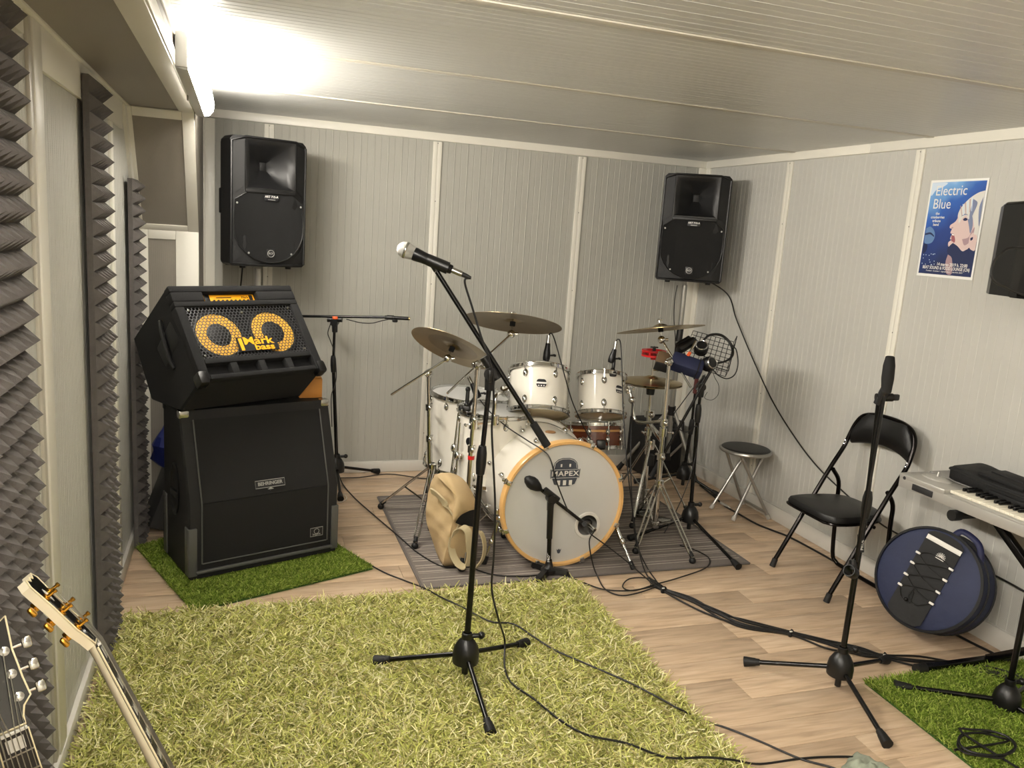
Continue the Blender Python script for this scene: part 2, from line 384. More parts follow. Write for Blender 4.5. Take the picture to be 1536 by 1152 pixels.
# frame of the upright end
for (x0, x1, z0, z1) in ((0, 0.05, 0, SB), (W-0.105, W, 0, SB), (0.05, W-0.105, SB-0.045, SB)):
    MB().box((XL+(x0+x1)/2, SY1-0.003, (z0+z1)/2), (x1-x0-0.001, 0.008, z1-z0-0.001), bev=0.002).build('frame_strip', 'white_trim', wd, smooth=30)
# frame on the duct's upright side and the return beside the back wall
MB().box((SX+0.002, (YF+SY0)/2, SZ+0.022), (0.008, SY0-YF, 0.044), bev=0.002).build('frame_strip', 'white_trim', wd, smooth=30)
MB().box((SX+0.002, (YF+SY0)/2, H-0.025), (0.008, SY0-YF, 0.05), bev=0.002).build('frame_strip', 'white_trim', wd, smooth=30)
MB().box((SX+0.002, D-0.03, H/2), (0.008, 0.06, H-0.1), bev=0.002).build('frame_strip', 'white_trim', wd, smooth=30)
MB().box((SX+0.03, D-0.004, H/2), (0.056, 0.012, H-0.1), bev=0.002).build('frame_strip', 'white_trim', wd, smooth=30)
# ---- wall behind the camera
struct(MB().box(((XL+XR)/2, YF-0.05, H/2), (XR-XL+0.3, 0.1, H+0.1)).build('wall_front', 'white_trim', smooth=0))
# ---- fluorescent fixtures on the duct side: one seen, two added out of view
mat('lamp_housing', (205, 205, 203), 0.45)
mat('lamp_diffuser', (240, 240, 235), 0.4, emit=(LAMP_COL, LAMP_E))
def fixture(y0, y1, label):
    t = thing('wall_lamp', label, 'lamp', (SX, (y0+y1)/2, 2.012))
    b = MB(); L = (y1-y0)/2
    def dprof(x0, bul, hz, k=7):
        return [(x0 + bul*math.sin(math.pi*i/(k-1))**0.6, hz*math.cos(math.pi*i/(k-1))) for i in range(k)]
    M = Matrix(((1, 0, 0, 0), (0, 0, -1, 0), (0, 1, 0, 0), (0, 0, 0, 1)))
    house = [(0.004, -0.05), (0.004, 0.05), (0.028, 0.056), (0.040, 0.056), (0.040, -0.056), (0.028, -0.056)]
    MB().prism(house, -L, L, M).build('housing', 'lamp_housing', t, smooth=30)
    lens = [(0.041, -0.053), (0.041, 0.053), (0.06, 0.048), (0.075, 0.03), (0.08, 0), (0.075, -0.03), (0.06, -0.048)]
    MB().prism(lens, -L+0.012, L-0.012, M).build('diffuser', 'lamp_diffuser', t, smooth=50)
    for s in (-1, 1):
        MB().box((0.022, s*(L+0.004), 0), (0.036, 0.01, 0.1), bev=0.004).build('end_cap', 'lamp_housing', t)
    MB().box((0.004, 0, -0.058), (0.006, 0.03, 0.02), bev=0.002).build('clip', 'screw_metal', t)
    return t
fixture(2.72, 4.0, 'glowing fluorescent wall lamp on the boxed duct beside the ceiling')
fixture(0.35, 1.65, 'added unseen fluorescent lamp on the duct over the guitars')  # added out of view to light the fronts of things
fixture(-1.3, 0.0, 'added unseen fluorescent lamp on the duct next to the front wall')  # added out of view to brighten the right wall
# ================================================================== DRUM KIT
mat('drum_white', (232, 228, 217), 0.14, coat=0.6); mat('chrome', (215, 215, 212), 0.09, metal=1); mat('chrome_dull', (180, 180, 176), 0.22, metal=1)
mat('maple_hoop', (222, 176, 112), 0.28, noise=0.06, nscale=20, coat=0.4); mat('drum_head', (206, 206, 203), 0.5, noise=0.03, nscale=5)
mat('clear_head', (196, 180, 146), 0.25); mat('wood_inner', (150, 110, 70), 0.6, noise=0.1, nscale=12)
mat('rubber', (9, 9, 9), 0.6); mat('black_plastic', (11, 11, 12), 0.38); mat('black_metal', (10, 10, 11), 0.25, metal=0.3, spec=0.6)
mat('badge_black', (28, 29, 33), 0.4); mat('white_print', (232, 230, 226), 0.5); mat('badge_grey', (66, 72, 82), 0.5)
mat('snare_wood', (104, 50, 24), 0.25, noise=0.25, nscale=9, coat=0.5, stretch=(1, 1, 6)); mat('snare_inlay', (214, 160, 90), 0.3)
mat('brass', (178, 156, 110), 0.26, metal=1, noise=0.12, nscale=14); mat('brass_dark', (142, 126, 98), 0.3, metal=1, noise=0.15, nscale=10)
mat('felt', (14, 14, 14), 0.95)
def lathed(name):
    m = MATS[name]; nt = m.node_tree; b = nt.nodes['Principled BSDF']; tc = nt.nodes.new('ShaderNodeTexCoord'); wv = nt.nodes.new('ShaderNodeTexWave'); wv.wave_type = 'RINGS'; wv.rings_direction = 'Z'; wv.inputs['Scale'].default_value = 90; wv.inputs['Distortion'].default_value = 0.4
    nt.links.new(tc.outputs['Object'], wv.inputs['Vector']); bp = nt.nodes.new('ShaderNodeBump'); bp.inputs['Strength'].default_value = 0.25; bp.inputs['Distance'].default_value = 0.001; nt.links.new(wv.outputs['Fac'], bp.inputs['Height']); nt.links.new(bp.outputs[0], b.inputs['Normal'])
    sp = nt.nodes.new('ShaderNodeSeparateXYZ'); nt.links.new(tc.outputs['Object'], sp.inputs[0]); ln = nt.nodes.new('ShaderNodeVectorMath'); ln.operation = 'LENGTH'; nt.links.new(tc.outputs['Object'], ln.inputs[0])
    mr = nt.nodes.new('ShaderNodeMapRange'); mr.inputs[1].default_value = 0.128; mr.inputs[2].default_value = 0.133; mr.inputs[3].default_value = 0.68; mr.inputs[4].default_value = 1.0; nt.links.new(ln.outputs['Value'], mr.inputs[0])
    mx = nt.nodes.new('ShaderNodeMix'); mx.data_type = 'RGBA'; mx.blend_type = 'MULTIPLY'; mx.inputs[0].default_value = 1; nt.links.new(b.inputs['Base Color'].links[0].from_socket, mx.inputs[6]); nt.links.new(mr.outputs[0], mx.inputs[7]); nt.links.new(mx.outputs[2], b.inputs['Base Color'])
mat('brass_worn', (146, 130, 100), 0.32, metal=1, noise=0.15, nscale=10); lathed('brass_worn'); mat('red_plastic', (196, 22, 26), 0.35); mat('silver_paint', (186, 186, 184), 0.32, metal=0.7)
mat('port_ring', (228, 226, 220), 0.4); mat('dark_inside', (96, 84, 66), 0.9)
def circ(r, n, z=0, cx=0, cy=0): return [Vector((cx+r*math.cos(2*math.pi*k/n), cy+r*math.sin(2*math.pi*k/n), z)) for k in range(n)]
LUG = None
def lug_mesh():
    b = MB(); b.sphere((0, 0, 0), 1, 14, (0.012, 0.009, 0.017)); b.lathe([(0.0155, -0.002), (0.0175, 0), (0.0155, 0.002), (0.0125, 0)], Matrix.Rotation(math.pi/2, 4, 'X') @ Matrix.Diagonal((0.8, 1.15, 1, 1)), 18)
    b.cyl((0, 0.004, 0), (0, -0.004, 0), 0.011, 0.011, 12)
    return b.mesh('lug', 'chrome')
ROD = None
def drum(name, label, M, R, L, nlug, shell='drum_white', group=None, bottom='clear_head', hoopR=None, rot=0.0, inlay=False):
    global LUG, ROD
    hr = hoopR or R+0.011
    t = thing(name, label, 'drum', M=M, group=group)
    # M origin at the batter head centre, z along axis (up), drum body goes to -L
    b = MB(); b.lathe([(R, -0.01), (R, -L+0.01), (R-0.008, -L+0.01), (R-0.008, -0.01), (R, -0.01)], None, 56); b.cur = 0; sh = b.build('shell', shell, t)
    if inlay:
        for z in (-L*0.30,): MB().lathe([(R+0.0006, z-0.006), (R+0.0006, z+0.006)], None, 56).build('inlay', 'snare_inlay', sh)
    for zz, s, nm in ((0, 1, 'top_hoop'), (-L, -1, 'bottom_hoop')):
        b = MB(); b.lathe([(hr-0.004, zz-s*0.012), (hr+0.004, zz-s*0.012), (hr+0.004, zz-s*0.009), (hr, zz-s*0.007), (hr, zz+s*0.006), (hr+0.003, zz+s*0.009), (hr, zz+s*0.011), (hr-0.0035, zz+s*0.009), (hr-0.0035, zz-s*0.012)], None, 56).build(nm, 'chrome', t)
    MB().lathe([(0, 0.0005), (R-0.012, 0.0005), (R-0.002, 0), (R+0.006, -0.006)], None, 56).build('batter_head', 'drum_head', t)
    MB().lathe([(0, -L-0.0005), (R-0.012, -L-0.0005), (R-0.002, -L), (R+0.006, -L+0.006)], None, 56).build('bottom_head', bottom, t)
    if LUG is None: LUG = lug_mesh(); ROD = MB().cyl((0, 0, 0.012), (0, 0, 0.05), 0.003, n=8).cyl((0, 0, 0.05), (0, 0, 0.058), 0.005, n=8).mesh('tension_rod', 'chrome')
    for k in range(nlug):
        a = rot + 2*math.pi*k/nlug
        for zz, s in ((-0.045, 1), (-L+0.045, -1)):
            o = bpy.data.objects.new('lug', LUG); COL.objects.link(o); o.parent = t
            Q = Matrix.Translation((math.cos(a)*(R+0.004), math.sin(a)*(R+0.004), zz)) @ Matrix.Rotation(a-math.pi/2, 4, 'Z')
            if s < 0: Q = Q @ Matrix.Rotation(math.pi, 4, 'Y')
            o.matrix_local = Q
            q = bpy.data.objects.new('tension_rod', ROD); COL.objects.link(q); q.parent = o; q.location = (0, 0.006, 0)
    return t
def badge(parent, M, w, h, small=True):
    pts = [(-.5, .18), (-.42, .40), (-.28, .5), (.28, .5), (.42, .40), (.5, .18), (.5, -.25), (.36, -.5), (-.36, -.5), (-.5, -.25)]
    b = MB(); b.prism([(x*w*1.0, y*h*1.0) for x, y in pts], 0, 0.0012, M); o = b.build('badge', 'badge_black', parent)
    b = MB(); b.box((0, 0.02*h, 0.0016), (w*1.02, h*0.22, 0.0008), M=M)
    for x in (-.26, 0, .26): b.box((x*w, -.34*h, 0.0016), (w*0.13, h*0.14, 0.0006), M=M)
    b.build('badge_print', 'white_print', o, smooth=0)
    return o
def ell_normal(px, py, ang, k, d=None):
    # disc whose picture is an ellipse with long axis at 'ang' (degrees, up-right positive) and short/long ratio |k| (k>0: top face seen)
    v = -ray(px, py).normalized(); r = RT - v*RT.dot(v); r.normalize(); u = v.cross(r)
    a = math.radians(ang); perp = -r*math.sin(a) + u*math.cos(a)
    return (perp*math.sqrt(1-k*k) + v*k).normalized()
# ---- bass drum
KM = frame((1.452, 3.335, 0.312), (0, -1, 0), (1, 0, 0)); KR, KL = 0.288, 0.46
kt = thing('bass_drum', 'white bass drum with maple front hoop and black shield badge', 'drum', M=KM)
MB().lathe([(KR, -0.03), (KR, -KL), (KR-0.009, -KL), (KR-0.009, -0.03), (KR, -0.03)], None, 72).build('shell', 'drum_white', kt)
MB().lathe([(0.305, -0.038), (0.309, -0.034), (0.309, -0.002), (0.305, 0.004), (0.294, 0.004), (0.291, 0), (0.291, -0.038), (0.305, -0.038)], None, 72).build('front_hoop', 'maple_hoop', kt)
MB().lathe([(0.305, -KL+0.01), (0.309, -KL+0.006), (0.309, -KL-0.026), (0.305, -KL-0.03), (0.294, -KL-0.03), (0.291, -KL+0.01), (0.305, -KL+0.01)], None, 72).build('rear_hoop', 'drum_white', kt)
MB().lathe([(KR+0.004, -0.06), (KR+0.004, -0.054)], None, 72).build('shell_edge', 'chrome_dull', kt)
MB().lathe([(0, -KL-0.002), (KR, -KL-0.002), (KR+0.003, -KL+0.004)], None, 64).build('batter_head', 'drum_head', kt)
HX, HY, HR = 0.134, -0.113, 0.052
b = MB(); n = 72; o_ = circ(0.293, n, -0.014); md = circ(0.286, n, -0.012); i_ = circ(HR, n, -0.012, HX, HY)
b.loft([o_, md, i_], caps=False).build('front_head', 'drum_head', kt)
MB().lathe([(HR-0.001, -0.016), (HR-0.001, -0.008), (HR+0.006, -0.006), (HR+0.013, -0.008), (HR+0.015, -0.0115)], Matrix.Translation((HX, HY, 0)), 48).build('port_ring', 'port_ring', kt)
MB().box((0, -0.20, -KL/2-0.05), (0.3, 0.10, 0.3), bev=0.045).build('damping_pillow', 'dark_inside', kt)
# badge on the head
BM = Matrix.Translation((-0.003, 0.152, -0.0115))
bo = MB().prism([(-.062, .03), (-.056, .05), (-.04, .065), (-.018, .072), (.018, .072), (.04, .065), (.056, .05), (.062, .03), (.062, -.03), (.052, -.055), (.02, -.066), (-.02, -.066), (-.052, -.055), (-.062, -.03)], 0, 0.001, BM).build('badge', 'badge_grey', kt)
MB().prism([(-.076, .018), (.076, .018), (.073, -.026), (-.073, -.026)], 0.001, 0.0018, BM).build('badge_band', 'badge_grey', bo)
b = MB()
pts = [Vector((x, y, 0.0012)) for x, y in ((-.057, .022), (-.053, .047), (-.038, .06), (-.017, .067), (.017, .067), (.038, .06), (.053, .047), (.057, .022))]
b.tube([BM @ p for p in pts], 0.0012, 4)
pts = [Vector((x, y, 0.002)) for x, y in ((-.073, .016), (.073, .016), (.070, -.024), (-.070, -.024), (-.073, .016))]
b.tube([BM @ p for p in pts], 0.001, 4)
for x in (-.03, 0, .03): b.box((x, -.048, 0.0012), (0.016, 0.024, 0.0006), M=BM)
b.box((-.022, .036, .0012), (.008, .014, .0006), M=BM); b.box((.022, .036, .0012), (.008, .014, .0006), M=BM)
b.build('badge_print', 'white_print', bo, smooth=0)
lettering('MAPEX', 0.034, BM @ Matrix.Translation((0, -0.004, 0.002)), 'white_print', bo, bold=0.0006, spacing=1.1, xs=1.2)
MB().prism([(-.012, .008), (-.006, .002), (0, .009), (.006, .002), (.012, .008), (.007, -.012), (0, -.016), (-.007, -.012)], 0, 0.0006, Matrix.Translation((-0.003, -0.232, -0.0115))).build('head_mark', 'badge_grey', kt)
for k in range(8):
    a = math.pi/8 + k*math.pi/4; ca, sa = math.cos(a), math.sin(a); Q = Matrix.Rotation(a, 4, 'Z')
    c = MB(); c.box((0.302, 0, 0.006), (0.022, 0.022, 0.006), M=Q, bev=0.002); c.box((0.312, 0, -0.012), (0.006, 0.022, 0.04), M=Q, bev=0.002)
    c.box((0.318, 0, -0.026), (0.02, 0.018, 0.01), M=Q, bev=0.003)
    cl_ = c.build('claw', 'chrome', kt)
    r_ = MB(); r_.cyl(Q @ Vector((0.318, 0, -0.012)), Q @ Vector((0.316, 0, -0.12)), 0.0035, n=8); r_.cyl(Q @ Vector((0.318, -0.014, -0.009)), Q @ Vector((0.318, 0.014, -0.009)), 0.0045, n=8); r_.build('tension_rod', 'chrome', cl_)
    for zz in (-0.13, -KL+0.13):
        l = MB(); l.sphere((0, 0, 0), 1, 14, (0.014, 0.013, 0.022), M=Q @ Matrix.Translation((KR+0.008, 0, zz))); l.build('lug', 'chrome', kt)
    rr = MB(); rr.cyl(Q @ Vector((0.318, 0, -KL+0.13)), Q @ Vector((0.318, 0, -KL+0.01)), 0.0035, n=8); rr.box((0.312, 0, -KL-0.01), (0.008, 0.02, 0.045), M=Q, bev=0.002); rr.build('rear_claw', 'chrome', kt)
MB().lathe([(0.026, 0), (0.026, 0.003), (0.02, 0.004), (0, 0.004)], frame((0, KR, -0.24), (0, 1, 0)) , 24).build('mount_plate', 'wood_inner', kt)
def spur(x0, y0, footw, side):
    p0 = Vector((1.452+side*0.285, 3.42, 0.23)); foot = Vector(footw); q = MB(); q.M = KM.inverted()
    q.sphere(p0, 0.024, 14); q.cyl(p0 + Vector((-side*0.02, 0, 0)), p0 + Vector((side*0.03, 0, 0)), 0.018, n=14); q.box(p0+Vector((side*0.01, 0, 0.035)), (0.03, 0.04, 0.03), bev=0.006)
    s = q.build('spur', 'chrome', kt)
    mid = p0.lerp(foot, 0.55); q = MB(); q.M = KM.inverted(); q.cyl(p0, mid, 0.0105); q.cyl(mid, foot, 0.007); q.sphere(mid, 0.016, 12, (1, 1, 1.4)); q.build('spur_rod', 'chrome', s)
    d_ = (foot-mid).normalized(); q = MB(); q.M = KM.inverted(); q.cyl(foot-d_*0.03, foot+d_*0.012, 0.011, 0.013); q.build('rubber_tip', 'rubber', s)
spur(0, 0, onz(727, 843, 0.014), -1); spur(0, 0, onz(949, 851, 0.014), 1)
# ---- rack toms
d1 = 4.22; n1 = ell_normal(809, 556, -2, -0.26); c1 = dep(809, 557, d1)
tom1 = drum('rack_tom', 'larger white rack tom under the ride cymbal', frame(c1, n1, RT), 0.150, 0.225, 6, rot=-math.pi/2+0.55)
d2 = 4.36; n2 = ell_normal(901, 563, -1, -0.22); c2 = dep(902, 565, d2)
tom2 = drum('rack_tom', 'smaller white rack tom above the wooden snare drum', frame(c2, n2, RT), 0.124, 0.21, 6, rot=-math.pi/2+0.02)
def toms_badge(t, R, a, z):
    Q = Matrix.Translation((math.cos(a)*(R+0.0005), math.sin(a)*(R+0.0005), z)) @ Matrix.Rotation(a+math.pi/2, 4, 'Z') @ Matrix.Rotation(math.pi/2, 4, 'X')
    return badge(t, Q, 0.05, 0.04)
toms_badge(tom1, 0.150, -math.pi/2+0.06, -0.10); toms_badge(tom2, 0.124, -math.pi/2+0.75, -0.085)
# ---- floor toms
def ft_axis(lean): return (Vector((0, 0, 1)) + RT*lean).normalized()
cA = dep(706, 592, 4.42); ftA = drum('floor_tom', 'large white floor tom behind the chrome boom stand by the beige bag', frame(cA, ft_axis(0.06), RT), 0.205, 0.40, 8, rot=0.2)
cB = dep(742, 615, 4.12); ftB = drum('floor_tom', 'white floor tom with black oval badge beside the bass drum', frame(cB, ft_axis(0.02), RT), 0.180, 0.36, 8, rot=0.35)
Q = Matrix.Rotation(-math.pi/2-0.62, 4, 'Z')
def small_badge(t, R, a, z, w, h):
    Q = Matrix.Translation((math.cos(a)*(R+0.0005), math.sin(a)*(R+0.0005), z)) @ Matrix.Rotation(a+math.pi/2, 4, 'Z') @ Matrix.Rotation(math.pi/2, 4, 'X')
    b = MB(); b.prism([(w*math.cos(2*math.pi*k/20), h*math.sin(2*math.pi*k/20)) for k in range(20)], 0, 0.0015, Q); b.build('badge', 'badge_black', t)
small_badge(ftB, 0.180, -math.pi/2-0.66, -0.14, 0.022, 0.022)
def ft_legs(t, c, R, L, angs):
    for a in angs:
        p = Vector((math.cos(a)*(R+0.022), math.sin(a)*(R+0.022), 0)); q = MB()
        q.sphere(Vector((p.x, p.y, -L*0.62)), 0.026, 14, (0.8, 0.8, 1)); q.box((p.x*0.95, p.y*0.95, -L*0.62), (0.04, 0.04, 0.03), bev=0.008); br = q.build('leg_bracket', 'chrome', t)
        wz = -(c.z - 0.02)      # local z of the floor (axis nearly upright)
        q = MB(); q.cyl((p.x, p.y, -L*0.15), (p.x, p.y, -L*0.85), 0.006, n=10); q.tube([(p.x, p.y, -L*0.85), (p.x*1.08, p.y*1.08, -L-0.06), (p.x*1.1, p.y*1.1, wz+0.012)], 0.006, 10); lg = q.build('leg', 'chrome', t)
        q = MB(); q.cyl((p.x*1.1, p.y*1.1, wz+0.04), (p.x*1.1, p.y*1.1, wz-0.002), 0.012, 0.016, 12); q.build('rubber_foot', 'rubber', lg)
ft_legs(ftA, cA, 0.205, 0.40, (-math.pi/2-0.2, -math.pi/2+2*math.pi/3-0.2, -math.pi/2-2*math.pi/3-0.2)); ft_legs(ftB, cB, 0.180, 0.36, (-math.pi/2-0.95, -math.pi/2+2*math.pi/3-0.8, -math.pi/2-2*math.pi/3-0.8))
# ---- snare on its stand
cS = dep(889, 634, 4.72); n3 = ell_normal(889, 634, -1, 0.03)
sn = drum('snare_drum', 'reddish brown wooden snare drum with pale inlay band', frame(cS, n3, RT), 0.173, 0.135, 10, shell='snare_wood', inlay=True, rot=0.1)
MB().box((0.03, -0.186, -0.115), (0.05, 0.03, 0.05), bev=0.005).build('throw_off', 'black_plastic', sn)
sb = Vector((cS.x, cS.y, 0))
ss = thing('snare_stand', 'low chrome tripod stand carrying the wooden snare drum', 'drum stand', sb)
def chrome_tripod(root, O, feet, zc, zl, r=0.0125, rods=2, foot_r=0.018, mfoot='rubber'):
    O = Vector(O)
    q = relto(root); q.lathe([(r, -0.03), (r+0.012, -0.025), (r+0.014, 0.0), (r+0.012, 0.025), (r, 0.03)], Matrix.Translation((O.x, O.y, zc)), 16); q.build('leg_collar', 'chrome', root); q = relto(root); q.lathe([(r, -0.018), (r+0.01, -0.015), (r+0.01, 0.015), (r, 0.018)], Matrix.Translation((O.x, O.y, zl)), 16); q.build('leg_collar', 'chrome', root)
    for f in feet:
        f = Vector(f); h_ = Vector((f.x-O.x, f.y-O.y, 0)).normalized(); top = Vector((O.x, O.y, zc)) + h_*(r+0.01); side = Vector((-h_.y, h_.x, 0)); ft_ = Vector((f.x, f.y, 0.03))
        q = relto(root)
        if rods == 2:
            for s in (-1, 1): q.tube([top+side*s*0.011, top.lerp(ft_, 0.9)+side*s*0.011, ft_+side*s*0.002], 0.0052, 8)
        else: q.tube([top, ft_], 0.009, 10, flat=0.6)
        mid = top.lerp(ft_, 0.5); q.tube([mid, Vector((O.x, O.y, zl))+h_*(r+0.006)], 0.0045, 6); q.cyl(mid-side*0.016, mid+side*0.016, 0.004, n=8)
        lg = q.build('leg', 'chrome', root)
        dr = (ft_-top).normalized(); q = relto(root); q.cyl(ft_-dr*0.035, ft_-dr*0.008, 0.010, 0.012, 10); q.sphere((f.x, f.y, foot_r), foot_r, 12); q.build('rubber_foot', mfoot, lg)
def spread(O, R, a0): return [Vector((O[0]+R*math.cos(a0+k*2*math.pi/3), O[1]+R*math.sin(a0+k*2*math.pi/3), 0)) for k in range(3)]
q = relto(ss); q.cyl(sb+Vector((0, 0, 0.06)), sb+Vector((0, 0, cS.z-0.17)), 0.012); q.build('tube', 'chrome', ss)
q = relto(ss)
for k in range(3):
    a = 0.4+k*2*math.pi/3; e = Vector((math.cos(a)*0.16, math.sin(a)*0.16, 0)); q.tube([sb+Vector((0, 0, cS.z-0.18)), sb+e+Vector((0, 0, cS.z-0.165)), sb+e*1.08+Vector((0, 0, cS.z-0.145))], 0.007, 8)
q.build('basket', 'chrome', ss); chrome_tripod(ss, sb, spread(sb, 0.24, 0.9), 0.26, 0.1, rods=1)
# ---- cymbals
def cymbal(name, label, px, py, d, ang, k, R, m='brass', bell=0.04, h=0.018, group=None):
    n = ell_normal(px, py, ang, k); c = dep(px, py, d); t = thing(name, label, 'cymbal', M=frame(c, n, RT), group=group)
    prof = []; z0 = h
    pr = [(0.006, z0+0.012), (bell*0.45, z0+0.010), (bell*0.8, z0+0.004), (bell, z0-0.001)] + [(bell+(R-bell)*i/8, (z0-0.002)*(1-(i/8)**1.35)) for i in range(1, 9)]
    full = pr + [(r, z-0.0016) for r, z in reversed(pr)] + [pr[0]]
    MB().lathe(full, None, 72).build('cymbal_plate', m, t, smooth=30)
    return t, c, n
cyA, cA0, nA = cymbal('crash_cymbal', 'crash cymbal tilted steeply above the floor toms', 678, 523, 3.98, -23.5, -0.29, 0.215, 'brass_worn')
cyB, cB0, nB = cymbal('ride_cymbal', 'large ride cymbal above the larger rack tom', 769, 485, 4.05, -7.0, -0.19, 0.248, 'brass_dark')
cyC, cC0, nC = cymbal('crash_cymbal', 'crash cymbal level above the red jingle ring', 991, 494, 4.25, 5.4, -0.045, 0.230, 'brass')
for t in (cyA, cyB): MB().lathe([(0.11, -0.0), (0.113, -0.001)], None, 48)
# hi-hat: two cymbals
hhO = Vector((2.22, 3.95, 0)); dH = depth(Vector((2.22, 3.95, 0.9)))
hhc = above(hhO, 976, 577); dH = depth(hhc)
cyH, cH0, nH = cymbal('hihat_cymbal', 'upper hi-hat cymbal below the red jingle ring', 977, 572, dH, -5, 0.16, 0.172, 'brass', bell=0.045, h=0.022)
tH = thing('hihat_cymbal', 'lower hi-hat cymbal facing up on the black clutch seat', 'cymbal', M=frame(cH0-nH*0.012, -nH, RT))
bpy.data.objects[[c.name for c in cyH.children][0]]
MB_h = [c for c in cyH.children][0]
o = bpy.data.objects.new('cymbal_plate', MB_h.data); COL.objects.link(o); o.parent = tH
# ---- boom cymbal stands
def wing(q, p, d, s=0.018):
    d = Vector(d).normalized(); q.cyl(p, p+d*s, 0.005, n=8); u, v, _ = basis(d)
    q.box(p+d*(s+0.006), (0.012, 0.026, 0.012), bev=0.004)
def clampjoint(q, p, ax=(0, 0, 1), r=0.02, L=0.03):
    ax = Vector(ax).normalized(); p = Vector(p); q.cyl(p-ax*L/2, p+ax*L/2, r, n=16); u, v, _ = basis(ax); q.sphere(p+u*r, r*0.72, 10); wing(q, p-u*r, -u)
def cymbal_stand(label, O, feet, z_coll, z_low, joints, top, boom_tail, cym, nrm, tilt_px=None, r=0.0125):
    O = Vector(O); t = thing('cymbal_stand', label, 'cymbal stand', O)
    rs = [0.0145, 0.0125, 0.0105]; zs = [0.09] + joints + [top.z]
    base = Vector((O.x, O.y, 0)); ax = (top - base); 
    pt = lambda z: base + ax*(z/top.z)
    for i in range(len(zs)-1):
        q = relto(t); q.cyl(pt(zs[i]), pt(zs[i+1]), rs[min(i, 2)], n=14); q.build('tube', 'chrome', t)
        if i < len(zs)-2: q = relto(t); clampjoint(q, pt(zs[i+1]), ax, 0.02, 0.034); q.build('height_clamp', 'chrome', t)
    chrome_tripod(t, pt(0.1)*1.0, feet, z_coll, z_low)
    tilt = cym - nrm*0.055
    q = relto(t); q.cyl(boom_tail, tilt, 0.0062, n=10); q.build('boom_arm', 'chrome', t)
    q = relto(t); clampjoint(q, top, (tilt-boom_tail), 0.02, 0.03); q.sphere(top, 0.022, 14); q.build('boom_clamp', 'chrome', t)
    q = relto(t); q.sphere(tilt, 0.021, 14); q.cyl(tilt, tilt+RT*0.035, 0.008, n=10); tl = q.build('tilter', 'chrome', t)
    q = relto(t); q.cyl(tilt, cym+nrm*0.06, 0.004, n=8); q.build('rod', 'chrome', tl)
    q = relto(t); q.cyl(cym-nrm*0.014, cym+nrm*0.008, 0.014, n=14); q.build('felt_washer', 'felt', tl)
    q = relto(t); q.cyl(cym+nrm*0.036, cym+nrm*0.046, 0.012, 0.01, 12); q.box(cym+nrm*0.052, (0.03, 0.008, 0.012), bev=0.003); q.build('wing_nut', 'chrome', tl)
    return t
# left stand
fA = [onz(571, 764, 0), onz(622, 824, 0), onz(618, 790, 0)]
OA = onz(634, 771, 0.06); OA = Vector((OA.x, OA.y, 0)); OA = Vector((0.98, 4.0, 0))
tA = above(OA, 643, 560)
fA = [onz(571, 764, 0), onz(622, 824, 0), Vector((OA.x*2-0.78+0.1, 4.28, 0))]
cymbal_stand('chrome boom cymbal stand with one foot on the laminate by the beige bag', OA, fA, 0.30, 0.10, [above(OA, 637, 657).z, above(OA, 640, 610).z], tA, dep(587, 592, depth(tA)-0.1), cA0, nA)
# middle stand (its tube stands behind the beige bag)
OB = Vector((1.06, 3.60, 0)); tB = above(OB, 716, 548)
cymbal_stand('chrome boom cymbal stand behind the beige bag', OB, [onz(692, 858, 0), Vector((1.30, 3.72, 0)), Vector((0.95, 3.87, 0))], 0.30, 0.10, [above(OB, 706, 673).z, above(OB, 711, 628).z], tB, dep(671, 590, depth(tB)-0.05), cB0, nB)
_rs = bpy.data.objects['cymbal_stand.001']; q = relto(_rs); pj = OB + (tB-OB)*(above(OB, 704, 686).z/tB.z); q.cyl(pj-Vector((0, 0, 0.009)), pj+Vector((0, 0, 0.009)), 0.0165, n=16); q.build('memory_ring', 'red_plastic', _rs)
# right stand
OCc = Vector((2.10, 3.60, 0)); tC = above(OCc, 1004, 543)
cymbal_stand('chrome boom cymbal stand in front of the hi-hat', OCc, [onz(1038, 846, 0), Vector((1.90, 3.42, 0)), Vector((2.16, 3.92, 0))], 0.30, 0.08, [above(OCc, 993, 685).z, above(OCc, 999, 634).z], tC, dep(1036, 581, depth(tC)+0.02), cC0, nC)
# multi clamps between stands
def bar_clamp(name, label, p, q_, cat='clamp'):
    p, q_ = Vector(p), Vector(q_); t = thing(name, label, cat, (p+q_)/2); b = relto(t)
    for e in (p, q_): b.cyl(e-Vector((0, 0, 0.022)), e+Vector((0, 0, 0.022)), 0.021, n=16)
    b.box((p+q_)/2, ((q_-p).length, 0.022, 0.026), bev=0.005, rot=Euler((0, 0, math.atan2((q_-p).y, (q_-p).x))).to_matrix()); b.build('body', 'chrome', t)
    b = relto(t); wing(b, p+Vector((-0.02, -0.01, 0)), (-1, -0.3, 0)); b.build('wing_screw', 'chrome', t); b = relto(t); wing(b, q_+Vector((0.02, -0.01, 0)), (1, -0.3, 0)); b.build('wing_screw', 'chrome', t)
    return t
